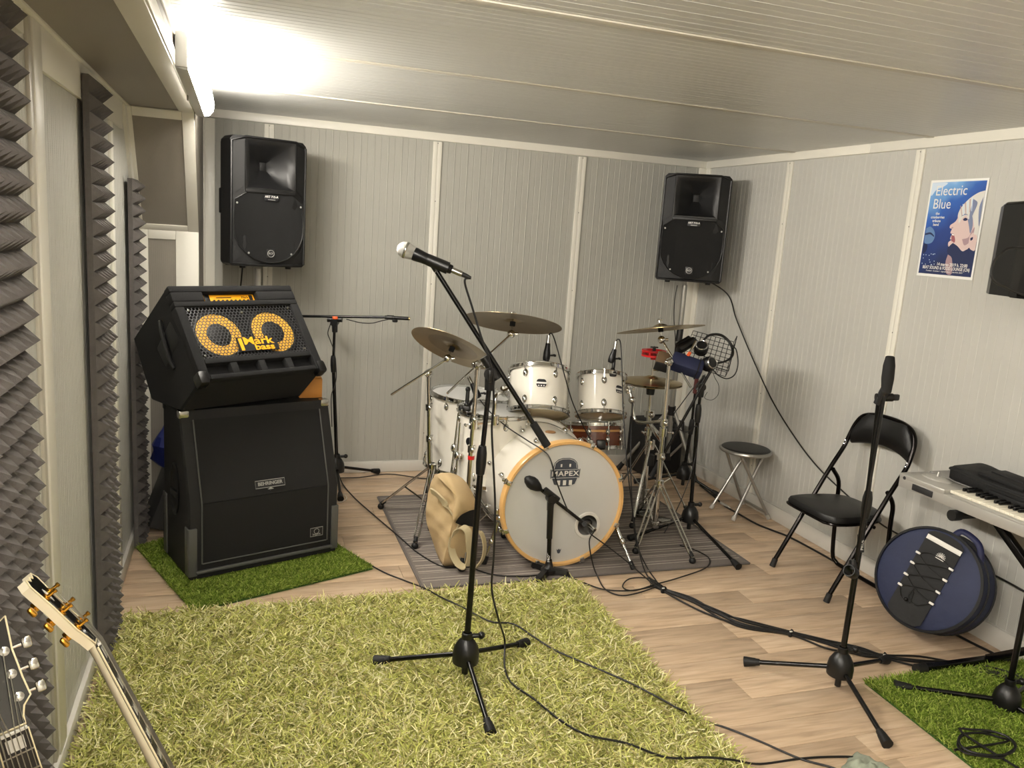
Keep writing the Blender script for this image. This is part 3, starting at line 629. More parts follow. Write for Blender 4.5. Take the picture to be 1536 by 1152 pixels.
# ---- hi-hat stand
th = thing('hihat_stand', 'chrome hi-hat stand with pedal rod behind the bass drum', 'hi-hat stand', hhO)
top = cH0 + nH*0.20; seat = cH0 - nH*0.02; base = hhO
z1 = above(hhO, 966, 615).z
q = relto(th); q.cyl(base+Vector((0, 0, 0.05)), base.lerp(seat, z1/seat.z*0.97), 0.0135); q.build('lower_tube', 'chrome', th)
q = relto(th); q.cyl(base.lerp(seat, z1/seat.z*0.95), seat-Vector((0, 0, 0.02)), 0.010); q.build('upper_tube', 'chrome', th)
q = relto(th); clampjoint(q, base.lerp(seat, z1/seat.z*0.97), (0, 0, 1), 0.027, 0.04); q.build('height_clamp', 'chrome', th)
q = relto(th); q.cyl(seat-nH*0.055, seat-nH*0.012, 0.022, 0.026, 16); q.build('clutch_seat', 'rubber', th)
q = relto(th); q.cyl(seat, top, 0.003, n=8); q.build('pull_rod', 'chrome', th)
q = relto(th); q.cyl(cH0+nH*0.03, cH0+nH*0.075, 0.008, n=12); wing(q, cH0+nH*0.065, (1, -0.4, 0.05), 0.02); q.build('clutch', 'chrome', th)
q = relto(th); q.cyl(base+Vector((0, 0, 0.30)), base+Vector((0, 0, 0.36)), 0.03, n=16); q.build('leg_hub', 'rubber', th)
chrome_tripod(th, base, spread(base, 0.26, 1.9), 0.42, 0.14, rods=1)
b = relto(th); b.box(base+Vector((-0.02, -0.16, 0.045)), (0.09, 0.28, 0.012), bev=0.004, rot=Euler((-0.18, 0, 0.1)).to_matrix()); b.box(base+Vector((0, 0, 0.012)), (0.1, 0.08, 0.02), bev=0.004); b.build('pedal', 'chrome_dull', th)
pj = above(hhO, 966, 647)
bar_clamp('multi_clamp', 'chrome double clamp joining the hi-hat stand and cymbal stand', base.lerp(seat, pj.z/seat.z), (OCc + (tC-OCc)*(above(OCc, 997, 648).z/tC.z)))
pj = OB + (tB-OB)*(above(OB, 708, 636).z/tB.z); p2 = above(pj+FW*0.05, 742, 630)
bar_clamp('multi_clamp', 'chrome double clamp reaching from boom stand to the rack tom arm', pj, p2)
# rack tom arms
def tom_arm(label, t, pts):
    a = thing('tom_arm', label, 'tom mount', pts[0]); q = relto(a); q.tube(pts, 0.009, 10, smooth=6); q.build('rod', 'chrome', a)
    q = relto(a); clampjoint(q, pts[-1], pts[-1]-pts[-2], 0.02, 0.034); q.box(pts[-1], (0.035, 0.03, 0.05), bev=0.008); q.build('bracket', 'chrome', a)
    q = relto(a); q.sphere(pts[len(pts)//2], 0.02, 12); q.build('ball_joint', 'chrome', a)
e1 = c1 - n1*0.10 - RT*0.178
tom_arm('chrome arm holding the larger rack tom', tom1, [p2, p2+Vector((0, 0, 0.12)), dep(757, 590, d1), e1])
e2 = c2 - n2*0.07 + RT*0.150
OT = Vector((e2.x+0.06, e2.y+0.05, 0))
tom_arm('chrome arm with black knob holding the smaller rack tom', tom2, [OCc+(tC-OCc)*(above(OCc, 999, 634).z/tC.z)+Vector((-0.0, 0.025, 0)), dep(955, 632, 4.34), dep(948, 600, 4.34), e2])
# ---- red jingle ring on the hi-hat rod
jc = cH0 + nH*0.158; jr = thing('jingle_ring', 'red plastic jingle ring on the hi-hat rod', 'tambourine', M=frame(jc, nH, RT))
b = MB(); b.lathe([(0.012, -0.035), (0.016, -0.035), (0.016, 0.012), (0.012, 0.012), (0.012, -0.035)], None, 20)
for z in (-0.012, 0.014): b.lathe([(0.045, z-0.005), (0.068, z-0.005), (0.068, z+0.005), (0.045, z+0.005), (0.045, z-0.005)], None, 32)
for k in range(6):
    a = k*math.pi/3; b.box((math.cos(a)*0.03, math.sin(a)*0.03, 0), (0.04, 0.009, 0.012), rot=Euler((0, 0, a)).to_matrix()); b.box((math.cos(a)*0.06, math.sin(a)*0.06, 0.001), (0.012, 0.009, 0.03), rot=Euler((0, 0, a)).to_matrix())
b.build('frame', 'red_plastic', jr)
for k in range(6):
    a = k*math.pi/3+math.pi/6; c = (math.cos(a)*0.062, math.sin(a)*0.062)
    MB().lathe([(0.002, -0.002), (0.018, -0.003), (0.018, -0.0015), (0.002, 0.001)], Matrix.Translation((c[0], c[1], 0.003)), 16).build('jingle', 'chrome', jr)
q = MB(); q.cyl((0, 0, 0.012), (0, 0, 0.03), 0.009, n=10); q.box((0, 0, 0.035), (0.045, 0.012, 0.008), bev=0.003); q.build('wing_nut', 'black_plastic', jr)
# ================================================================== RUGS
mat('rug_lime', (150, 160, 70), 0.85, spec=0.15); shade_attr(MATS['rug_lime']); mat('rug_green', (70, 120, 30), 0.85, spec=0.15); shade_attr(MATS['rug_green'])
mat('rug_base', (66, 68, 30), 0.95); mat('rug_base_green', (52, 84, 24), 0.95)  # rug_base is darkened to put shade between the lime blades
mat('mat_grey', (112, 104, 98), 0.9, noise=0.07, nscale=90, bump=0.3, bscale=400); mat('mat_stripe', (160, 152, 142), 0.9, noise=0.1, nscale=60); mat('mat_binding', (96, 90, 86), 0.9)
def inside(poly, x, y):
    c = np.zeros(len(x), bool); n = len(poly); j = n-1
    for i in range(n):
        xi, yi = poly[i]; xj, yj = poly[j]
        k = ((yi > y) != (yj > y)) & (x < (xj-xi)*(y-yi)/(yj-yi+1e-12)+xi); c ^= k; j = i
    return c
def pile(name, poly, n, length, width, cols, m, parent, seed=1, z0=0.004, lean=(0.35, 1.2), edge=0.02):
    rng = np.random.default_rng(seed); P = np.array(poly)
    lo, hi = P.min(0), P.max(0); x = rng.uniform(lo[0], hi[0], n*2); y = rng.uniform(lo[1], hi[1], n*2); k = inside(poly, x, y); x, y = x[k][:n], y[k][:n]; n = len(x)
    a = rng.uniform(0, 2*np.pi, n); th = rng.uniform(lean[0], lean[1], n); L = length*rng.uniform(0.6, 1.25, n); W = width*rng.uniform(0.7, 1.2, n)
    a2 = a + rng.normal(0, 0.5, n); th2 = np.minimum(th + rng.uniform(0.2, 0.8, n), 1.75)
    d1 = np.stack([np.sin(th)*np.cos(a), np.sin(th)*np.sin(a), np.cos(th)], 1); d2 = np.stack([np.sin(th2)*np.cos(a2), np.sin(th2)*np.sin(a2), np.cos(th2)], 1)
    ph = rng.uniform(0, 2*np.pi, n); s = np.stack([np.cos(ph), np.sin(ph), rng.uniform(-.5, .5, n)], 1); s -= d1*(s*d1).sum(1, keepdims=True); s /= np.linalg.norm(s, axis=1, keepdims=True)+1e-9
    p0 = np.stack([x, y, np.full(n, z0)], 1); p1 = p0 + d1*(L*0.5)[:, None]; p2 = p1 + d2*(L*0.5)[:, None]; p2[:, 2] = np.maximum(p2[:, 2], z0+0.002)
    w = (s*W[:, None])/2
    V = np.stack([p0-w, p0+w, p1-w, p1+w, p2-w*0.45, p2+w*0.45], 1).reshape(-1, 3)
    base = (np.arange(n)*6)[:, None]; F = np.concatenate([base+np.array([0, 1, 3, 2]), base+np.array([2, 3, 5, 4])], 1).reshape(-1, 4)
    me = bpy.data.meshes.new(name); me.vertices.add(len(V)); me.vertices.foreach_set('co', V.astype(np.float32).ravel())
    me.loops.add(F.size); me.loops.foreach_set('vertex_index', F.astype(np.int32).ravel()); me.polygons.add(len(F)); me.polygons.foreach_set('loop_start', np.arange(0, F.size, 4, dtype=np.int32))
    me.update(calc_edges=True); me.validate()
    C = np.array([srgb(c) for c in cols], np.float32); ci = rng.integers(0, len(C), n); cc = C[ci]*rng.uniform(0.8, 1.15, (n, 1)); cc[:, 3] = 1
    ca = me.color_attributes.new('tint', 'FLOAT_COLOR', 'POINT'); ca.data.foreach_set('color', np.repeat(cc, 6, 0).astype(np.float32).ravel())
    me.polygons.foreach_set('use_smooth', [True]*len(F)); me.materials.append(MATS[m]); o = bpy.data.objects.new('pile', me); COL.objects.link(o); o.parent = parent; o['kind'] = 'stuff'
    return o
def rug(label, poly, n, length, width, cols, m, mb, seed, lean, backing=0.012):
    t = thing('shag_rug', label, 'rug', (0, 0, 0)); MB().prism(poly, 0.001, backing, None).build('backing', mb, t, smooth=0)
    pile('pile', poly, n, length, width, cols, m, t, seed, z0=backing-0.002, lean=lean); return t
LIME = [(212, 210, 134), (192, 194, 110), (232, 226, 166), (172, 176, 92), (242, 236, 190), (140, 142, 78), (202, 202, 118), (180, 168, 112)]
rug('large lime green shag rug under the vocal microphone stand', [(-0.435, 0.95), (1.44, 0.95), (1.45, 3.13), (-0.42, 3.13)], 135000, 0.052, 0.0044, LIME, 'rug_lime', 'rug_base', 3, (0.45, 1.3))
GRN = [(122, 144, 52), (106, 130, 42), (140, 160, 66), (86, 108, 34), (158, 172, 84)]
rug('grass green rug under the guitar speaker cabinet', [(-0.435, 3.85), (-0.16, 3.16), (0.585, 3.45), (0.34, 3.98), (-0.2, 4.0)], 60000, 0.024, 0.0034, GRN, 'rug_green', 'rug_base_green', 4, (0.2, 1.1), 0.008)
rug('grass green rug under the keyboard stand', [(2.16, 1.0), (2.955, 1.0), (2.955, 2.15), (2.20, 2.15)], 70000, 0.026, 0.0036, GRN, 'rug_green', 'rug_base_green', 5, (0.2, 1.1), 0.008)
# ---- striped grey mat under the drums
mt = thing('drum_mat', 'flat grey striped mat under the drum kit', 'mat', (0, 0, 0))
MX0, MX1, MY0, MY1 = 0.765, 2.43, 3.21, 4.43
MB().box(((MX0+MX1)/2, (MY0+MY1)/2, 0.003), (MX1-MX0, MY1-MY0, 0.005), bev=0.001).build('mat_body', 'mat_grey', mt)
rs = random.Random(3); y = MY0+0.07; b = MB()
while y < MY1-0.04:
    w = rs.choice([0.004, 0.006, 0.005, 0.009]); o = MB().box(((MX0+MX1)/2, y, 0.0056), (MX1-MX0-0.03, w, 0.0012)).build('stripe', 'mat_stripe', mt, smooth=0); y += rs.choice([0.018, 0.026, 0.04, 0.055])
for (cx, cy, sx, sy) in (((MX0+MX1)/2, MY0, MX1-MX0, 0.012), ((MX0+MX1)/2, MY1, MX1-MX0, 0.012), (MX0, (MY0+MY1)/2, 0.012, MY1-MY0), (MX1, (MY0+MY1)/2, 0.012, MY1-MY0)):
    MB().box((cx, cy, 0.004), (sx, sy, 0.0072), bev=0.002).build('binding', 'mat_binding', mt)
# ================================================================== ACOUSTIC FOAM
def foam_mesh(ny, nz, p=0.0535, hgt=0.036, base=0.018):
    b = MB(); vs = []; fs = []; w, h_ = ny*p, nz*p
    b.box((base/2, w/2, h_/2), (base, w, h_))
    for i in range(ny):
        for j in range(nz):
            y0, z0 = i*p, j*p; k = len(vs); vs += [(base, y0, z0), (base, y0+p, z0), (base, y0+p, z0+p), (base, y0, z0+p), (base+hgt, y0+p/2, z0+p/2)]
            fs += [(k, k+1, k+4), (k+1, k+2, k+4), (k+2, k+3, k+4), (k+3, k, k+4)]
    return b.faces(vs, fs).mesh('acoustic_foam', 'foam_grey', 0)
FM = {}
def foam(y0, z0, ny, nz, label, group=None):
    if (ny, nz) not in FM: FM[(ny, nz)] = foam_mesh(ny, nz)
    o = bpy.data.objects.new('acoustic_foam', FM[(ny, nz)]); COL.objects.link(o); o.location = (XL+0.016, y0, z0); tag(o, label, 'foam panel', group)
WORD = ('lower', 'upper')
for i, z in enumerate((0.003, 0.965)):
    foam(2.83, z, 5, 18, 'charcoal pyramid foam strip, %s tile of the column between two white wall panels' % WORD[i])
    foam(1.455, z, 9, 18, 'charcoal pyramid foam tile, %s one beside the guitars next to the white post' % WORD[i])
    foam(0.970, z, 9, 18, 'charcoal pyramid foam tile, %s one beside the guitars away from the white post' % WORD[i])
for i, (z, nz) in enumerate(((0.003, 13), (0.70, 18))):
    foam(3.855, z, 4, nz, 'charcoal pyramid foam strip, %s tile of the column behind the amplifiers' % WORD[i])
# ================================================================== STANDS AND MICROPHONES
mat('mic_grille', (196, 196, 192), 0.35, metal=0.9, bump=0.8, bscale=900); mat('mic_body', (18, 18, 20), 0.35, metal=0.4); mat('foam_grip', (11, 11, 11), 0.85)
mat('orange_plastic', (226, 92, 40), 0.5); mat('cable_black', (11, 10, 10), 0.5); mat('cable_white', (214, 210, 200), 0.5); mat('red_label', (190, 40, 40), 0.5)
def tripod_base(t, O, feet, zd=0.10, r=0.046, m='black_plastic', leg_r=0.0085, z0=0.0):
    O = Vector(O)
    q = relto(t); q.lathe([(r*0.55, -0.035), (r*0.98, -0.03), (r, 0.0), (r*0.9, 0.024), (r*0.62, 0.046), (r*0.4, 0.056), (r*0.38, 0.075), (0.014, 0.078)], Matrix.Translation((O.x, O.y, zd)), 28); q.cyl((O.x, O.y, max(zd-0.075, z0+0.014)), (O.x, O.y, zd-0.03), 0.011, n=12); q.build('base_hub', m, t)
    q = relto(t); q.cyl((O.x+0.018, O.y, zd+0.062), (O.x+0.05, O.y-0.005, zd+0.064), 0.008, n=10); q.sphere((O.x+0.05, O.y-0.005, zd+0.064), 0.013, 10); q.build('lock_knob', m, t)
    for f in feet:
        f = Vector(f); h_ = Vector((f.x-O.x, f.y-O.y, 0)).normalized(); a = Vector((O.x, O.y, zd-0.008))+h_*r*0.7; e = Vector((f.x, f.y, z0+0.019))
        q = relto(t); q.cyl(a, e, leg_r, n=12); lg = q.build('leg', 'black_metal', t)
        d = (e-a).normalized(); q = relto(t); q.cyl(e-d*0.045, e-d*0.03, 0.012, 0.0135, 12); q.cyl(e-d*0.03, e+d*0.012, 0.0145, 0.019, 12); q.build('rubber_foot', 'rubber', lg)
def clutch(q, p, ax, r=0.0165, L=0.10):
    ax = Vector(ax).normalized(); q.lathe([(r*0.6, -L*0.5), (r*0.85, -L*0.48), (r*1.05, -L*0.1), (r, L*0.25), (r*0.75, L*0.48), (r*0.55, L*0.5)], frame(p, ax), 18)
def boom_joint(t, p, boomdir, tubedir):
    q = relto(t); b = Vector(boomdir).normalized(); side = b.cross(Vector(tubedir)).normalized()
    q.cyl(p-side*0.022, p+side*0.022, 0.021, n=18); q.cyl(p-b*0.042+Vector((0, 0, 0.018)), p+b*0.042+Vector((0, 0, 0.018)), 0.0155, n=14); q.cyl(p-Vector(tubedir).normalized()*0.055, p, 0.0155, 0.018, 14)
    o = q.build('boom_joint', 'black_plastic', t); q = relto(t); q.cyl(p-side*0.02, p-side*0.045, 0.007, n=8); q.box(p-side*0.05, (0.014, 0.014, 0.04), bev=0.005); q.build('boom_knob', 'black_plastic', o)
def mic_stand(label, O, feet, segs, boom=None, z0=0.0, zd=0.11, weight_at=None, name='microphone_stand', clutch_at=None):
    # segs: list of world points up the tube; boom: (tail, tip)
    O = Vector(O); t = thing(name, label, 'mic stand', O); tripod_base(t, O, feet, zd, z0=z0)
    a = Vector((O.x, O.y, zd+0.02)); pts = [a]+list(segs); top = pts[-1]; ax = (top-a).normalized()
    q = relto(t); c = clutch_at or a.lerp(top, 0.55); q.cyl(a, c, 0.0105, n=14); q.build('lower_tube', 'black_metal', t)
    q = relto(t); clutch(q, c, ax); q.build('clutch', 'black_plastic', t)
    q = relto(t); q.cyl(c, top, 0.0082, n=14); q.build('upper_tube', 'black_metal', t)
    if boom:
        tail, tip = boom; bd = (tip-tail).normalized(); boom_joint(t, top, bd, ax)
        off = Vector((0, 0, 0.018)); q = relto(t); q.cyl(tail+off*0, tip, 0.0078, n=12); bo_ = q.build('boom', 'black_metal', t)
        q = relto(t); q.cyl(tail-bd*0.005, tail+bd*0.085, 0.0135, 0.0125, 14); q.build('counterweight', 'foam_grip', bo_)
    return t
def mic_clip_body(t, p, d, r0=0.017, L=0.06, name='mic_clip'):
    q = relto(t); d = Vector(d).normalized(); q.cyl(p-d*L/2, p+d*L/2, r0, r0*1.08, 16); o = q.build(name, 'black_plastic', t); return o
# ---- vocal stand
RUGZ = 0.02
fV = [onz(567, 992, 0.035), onz(787, 966, 0.035), onz(735, 1098, 0.035)]
OV = (fV[0]+fV[1]+fV[2])/3; OV = Vector((OV.x, OV.y, 0))
tV = above(OV, 736, 560); boomtail = above(OV, 820, 667); boomtip = above(OV, 655, 407)
cl_pt = above(OV, 722, 690)
zdV = above(OV, 703, 980).z
vs_ = mic_stand('black boom microphone stand standing on the lime shag rug', OV, fV, [tV], (boomtail, boomtip), z0=RUGZ, zd=zdV, clutch_at=cl_pt)
md = (above(OV, 688, 409)-above(OV, 606, 374)).normalized(); mh = above(OV, 608, 375)
q = relto(vs_); q.cyl(boomtip, boomtip.lerp(above(OV, 648, 392), 0.8), 0.009, 0.013, 12); q.cyl(mh+md*0.075, mh+md*0.145, 0.0185, 0.0195, 18); q.build('mic_clip', 'black_plastic', vs_)
mv = thing('vocal_microphone', 'silver ball vocal microphone on the boom stand', 'microphone', mh)
q = relto(mv); q.lathe([(0, -0.027), (0.012, -0.0245), (0.021, -0.016), (0.0255, -0.003), (0.0255, 0.004), (0.023, 0.02), (0.019, 0.031)], frame(mh, md), 28); q.build('grille', 'mic_grille', mv)
q = relto(mv); q.lathe([(0.0255, -0.002), (0.0268, 0), (0.0268, 0.004), (0.0255, 0.006)], frame(mh, md), 28); q.build('grille_band', 'chrome_dull', mv)
q = relto(mv); q.lathe([(0.0205, 0.029), (0.0215, 0.034), (0.0185, 0.06), (0.0145, 0.155), (0.0125, 0.158), (0, 0.158)], frame(mh, md), 28); q.build('handle', 'mic_body', mv)
q = relto(mv); q.lathe([(0.0092, 0.156), (0.0095, 0.185), (0.0085, 0.192)], frame(mh, md), 20); q.build('plug', 'chrome_dull', mv)
q = relto(mv); q.lathe([(0.008, 0.19), (0.0075, 0.205), (0.0045, 0.222), (0, 0.222)], frame(mh, md), 16); q.build('plug_boot', 'rubber', mv)
plug_end = mh + md*0.222
# ---- straight stand with its boom folded along the tube
fS = [onz(1121, 992, 0.02), onz(1328, 989, 0.02), onz(1329, 1112, 0.02)]
OS = (fS[0]+fS[1]+fS[2])/3; OS = Vector((OS.x, OS.y, 0)); tS = above(OS, 1318, 604)
st2 = mic_stand('black microphone stand with boom folded down in front of the folding chair', OS, fS, [tS], None, zd=above(OS, 1262, 1000).z, clutch_at=above(OS, 1300, 757))
q = relto(st2); side = RT*0.022 - FW*0.02
q.cyl(above(OS, 1276, 838)-FW*0.045, above(OS, 1325, 560)-FW*0.03, 0.0078, n=12); bo_ = q.build('boom', 'black_metal', st2)
wtop = above(OS, 1329, 536)-FW*0.03; wbot = above(OS, 1323, 588)-FW*0.03; q = relto(st2); clutch(q, (wtop+wbot)/2, wtop-wbot, 0.019, (wtop-wbot).length*1.05); q.build('counterweight', 'foam_grip', bo_)
jp = above(OS, 1320, 596)-FW*0.015; q = relto(st2); q.cyl(jp-RT*0.02, jp+RT*0.035, 0.014, n=14); q.cyl(above(OS, 1314, 606)-FW*0.015, above(OS, 1324, 580)-FW*0.03, 0.016, n=14); o_ = q.build('boom_joint', 'black_plastic', st2)
q = relto(st2); q.box(jp+RT*0.045, (0.03, 0.012, 0.022), bev=0.005); q.build('boom_knob', 'black_plastic', o_)
cb = above(OS, 1270, 848)-FW*0.05; q = relto(st2); q.cyl(cb+UP*0.03, cb, 0.011, 0.014, 12); q.lathe([(0.014, -0.035), (0.021, -0.02), (0.022, 0.02), (0.02, 0.03), (0.0175, 0.03), (0.017, -0.02), (0.012, -0.03)], frame(cb-UP*0.012-RT*0.004, (-RT*0.6-FW*0.7+UP*0.35)), 20); q.build('mic_clip', 'black_plastic', bo_)
lp = above(OS, 1291, 815); q = relto(st2); q.cyl(lp-UP*0.03, lp+UP*0.03, 0.0112, n=14); q.build('label_sleeve', 'black_plastic', st2)
lettering('PROEL', 0.015, Matrix.Translation(-OS) @ frame(lp-FW*0.0122, -FW, UP), 'white_print', st2)
q = relto(st2); q.box(lp-FW*0.0118+UP*0.034, (0.008, 0.001, 0.012)); q.build('red_mark', 'red_label', st2)
# ---- overhead stand beside the amplifiers
OO = Vector((0.56, 4.70, 0)); tO = above(OO, 502, 484)
fO = [Vector((0.83, 4.875, 0)), Vector((0.33, 4.86, 0)), Vector((0.55, 4.40, 0))]
so = mic_stand('black boom microphone stand between the bass amplifier and the back wall', OO, fO, [tO], (above(OO, 420, 474), above(OO, 592, 476)), clutch_at=above(OO, 500, 546))
q = relto(so); q.box(tO+Vector((0, -0.01, 0.03)), (0.03, 0.03, 0.016), bev=0.004); q.build('boom_cap', 'orange_plastic', so)
mo = above(OO, 596, 477); mt_ = above(OO, 613, 478); om = thing('condenser_microphone', 'small black condenser microphone at the end of the level boom', 'microphone', mo)
q = relto(om); q.cyl(mo-(mt_-mo)*1.1, mt_, 0.0105, n=14); q.build('body', 'mic_body', om); q = relto(om); q.cyl(mt_, mt_+(mt_-mo)*0.12, 0.0098, n=14); q.build('capsule', 'brass', om)
q = relto(om); q.box(mo-(mt_-mo)*0.2+Vector((0, 0, -0.016)), (0.03, 0.025, 0.02), bev=0.006); q.cyl(mo-(mt_-mo)*0.9, mo-(mt_-mo)*0.3, 0.014, n=12); q.build('clip', 'black_plastic', om)
# ---- stand with the wire basket, and a second black stand in the corner
OK_ = Vector((2.32, 3.62, 0)); fK = [onz(1106, 848, 0.02), Vector((1.955, 3.585, 0)), Vector((2.54, 3.95, 0))]
tK = above(OK_, 1052, 580)
sk = mic_stand('black boom microphone stand on the striped mat beside the hi-hat', OK_, fK, [tK], (above(OK_, 976, 713)-FW*0.03, above(OK_, 1066, 553)-FW*0.03), clutch_at=above(OK_, 1047, 620))
O2 = Vector((2.70, 4.34, 0)); t2 = above(O2, 1046, 560)
s2 = mic_stand('black microphone stand in the corner behind the wire basket', O2, [onz(1077, 742, 0.02), Vector((2.45, 4.50, 0)), Vector((2.88, 4.58, 0))], [t2], None, clutch_at=above(O2, 1037, 640))
# ---- bass drum microphone on a low stand
OKm = onz(822, 862, 0); lk = thing('microphone_stand', 'low black boom stand in front of the bass drum', 'mic stand', OKm)
q = relto(lk); q.lathe([(0.036, 0.014), (0.036, 0.03), (0.022, 0.04), (0.016, 0.06), (0.013, 0.075)], Matrix.Translation(OKm), 20); q.build('base_hub', 'black_plastic', lk)
for f in (onz(799, 848, 0.01), onz(806, 873, 0.01), onz(853, 862, 0.01)):
    q = relto(lk); d = Vector((f.x-OKm.x, f.y-OKm.y, 0)); n_ = Vector((-d.y, d.x, 0)).normalized(); ring = []
    for s, w_, h_ in ((0.0, 0.017, 0.026), (0.5, 0.017, 0.024), (0.9, 0.02, 0.02), (1.0, 0.012, 0.012)):
        p = OKm + d*s; ring.append([p+n_*w_+Vector((0, 0, 0.012)), p+n_*w_*0.7+Vector((0, 0, 0.012+h_)), p-n_*w_*0.7+Vector((0, 0, 0.012+h_)), p-n_*w_+Vector((0, 0, 0.012))])
    q.loft(ring); q.box(OKm+d*0.88+Vector((0, 0, 0.006)), (0.03, 0.03, 0.012), bev=0.004); q.build('leg', 'black_plastic', lk)
tk = above(OKm, 826, 752); q = relto(lk); q.cyl(OKm+Vector((0, 0, 0.04)), OKm.lerp(tk, 0.55), 0.0105, n=14); q.build('lower_tube', 'black_metal', lk); q = relto(lk); q.cyl(OKm.lerp(tk, 0.5), tk, 0.014, 0.015, 14); q.build('clutch', 'black_plastic', lk)
bt0 = above(OKm, 812, 735); bt1 = Vector((1.452+0.085, 3.27, 0.312-0.075)); bt2 = above(OKm, 789, 722)
bd = (bt1-bt0).normalized(); q = relto(lk); q.cyl(bt0-bd*0.02, bt1, 0.008, n=12); bo_ = q.build('boom', 'black_metal', lk)
boom_joint(lk, tk.lerp(bt0.lerp(bt1, 0.22), 0.7), bd, (0, 0, 1)); q = relto(lk); q.lathe([(0.007, 0.0), (0.02, -0.02), (0.029, -0.045), (0.029, -0.065), (0.02, -0.088), (0.008, -0.1), (0, -0.101)], frame(bt0, bd), 20); q.build('counterweight', 'rubber', bo_)
lettering('PROEL', 0.016, Matrix.Translation(-OKm) @ frame(OKm.lerp(tk, 0.25)-FW*0.011, -FW, UP), 'white_print', lk)
km = thing('kick_microphone', 'black drum microphone reaching into the bass drum port', 'microphone', bt1)
pe = Vector((1.452+HX+0.0, 3.345, 0.312+HY+0.012)); dk = (pe-bt1).normalized(); q = relto(km)
q.lathe([(0.009, -0.03), (0.012, -0.02), (0.016, 0.02), (0.019, 0.05), (0.019, 0.085), (0.016, 0.098), (0, 0.1)], frame(bt1+dk*0.03, dk), 22); q.build('body', 'mic_body', km); q = relto(km); q.cyl(bt1-dk*0.02, bt1+dk*0.03, 0.012, n=12); q.build('clip', 'black_plastic', km)
kplug = bt1+Vector((0.05, -0.01, -0.03)); q = relto(km); q.cyl(bt1+dk*0.06, kplug, 0.009, n=10); q.build('plug', 'chrome_dull', km)
# ---- drum microphones clipped to rims
def drum_mic(label, p0, p1, plug, clamp):
    t = thing('drum_microphone', label, 'microphone', clamp); d = (p1-p0).normalized(); L = (p1-p0).length
    q = relto(t); q.lathe([(0, -0.004), (0.016, 0), (0.0185, 0.012), (0.018, L*0.45), (0.0135, L*0.8), (0.012, L), (0, L+0.002)], frame(p0, d), 20); q.build('body', 'mic_body', t)
    q = relto(t); q.cyl(p1, plug, 0.0092, n=12); q.build('plug', 'chrome_dull', t)
    q = relto(t); q.box(clamp, (0.04, 0.03, 0.03), bev=0.008, rot=Matrix((RT, FW, UP)).transposed()); q.cyl(clamp, p0+d*L*0.35+RT*0.012, 0.009, n=10); q.sphere(clamp+UP*0.02, 0.014, 10); cl_ = q.build('rim_clamp', 'black_plastic', t)
    q = relto(t); wing(q, p0+d*L*0.3+RT*0.02, RT, 0.014); q.build('clamp_screw', 'black_plastic', cl_)
    return t
drum_mic('black clip-on microphone on the rim of the larger rack tom', dep(819, 541, 4.12), dep(822, 515, 4.12), dep(823, 503, 4.12), dep(817, 553, 4.10))
drum_mic('black clip-on microphone on the rim of the smaller rack tom', dep(916, 544, 4.26), dep(922, 524, 4.26), dep(924, 512, 4.26), dep(919, 561, 4.25))
drum_mic('black clip-on microphone on the rim of the floor toms', dep(718, 596, 4.10), dep(708, 576, 4.12), dep(703, 566, 4.13), dep(700, 613, 4.0))
q = thing('mic_rim_mount', 'black upright rim mount clamped to the floor tom', 'mic mount', dep(698, 610, 4.06)); b = relto(q); b.cyl(dep(702, 585, 4.06), dep(700, 610, 4.06), 0.010, n=10); b.sphere(dep(702, 584, 4.06), 0.014, 10); b.build('post', 'black_plastic', q); b = relto(q); b.box(dep(697, 612, 4.05), (0.06, 0.035, 0.026), bev=0.008); b.build('clamp', 'black_plastic', q)
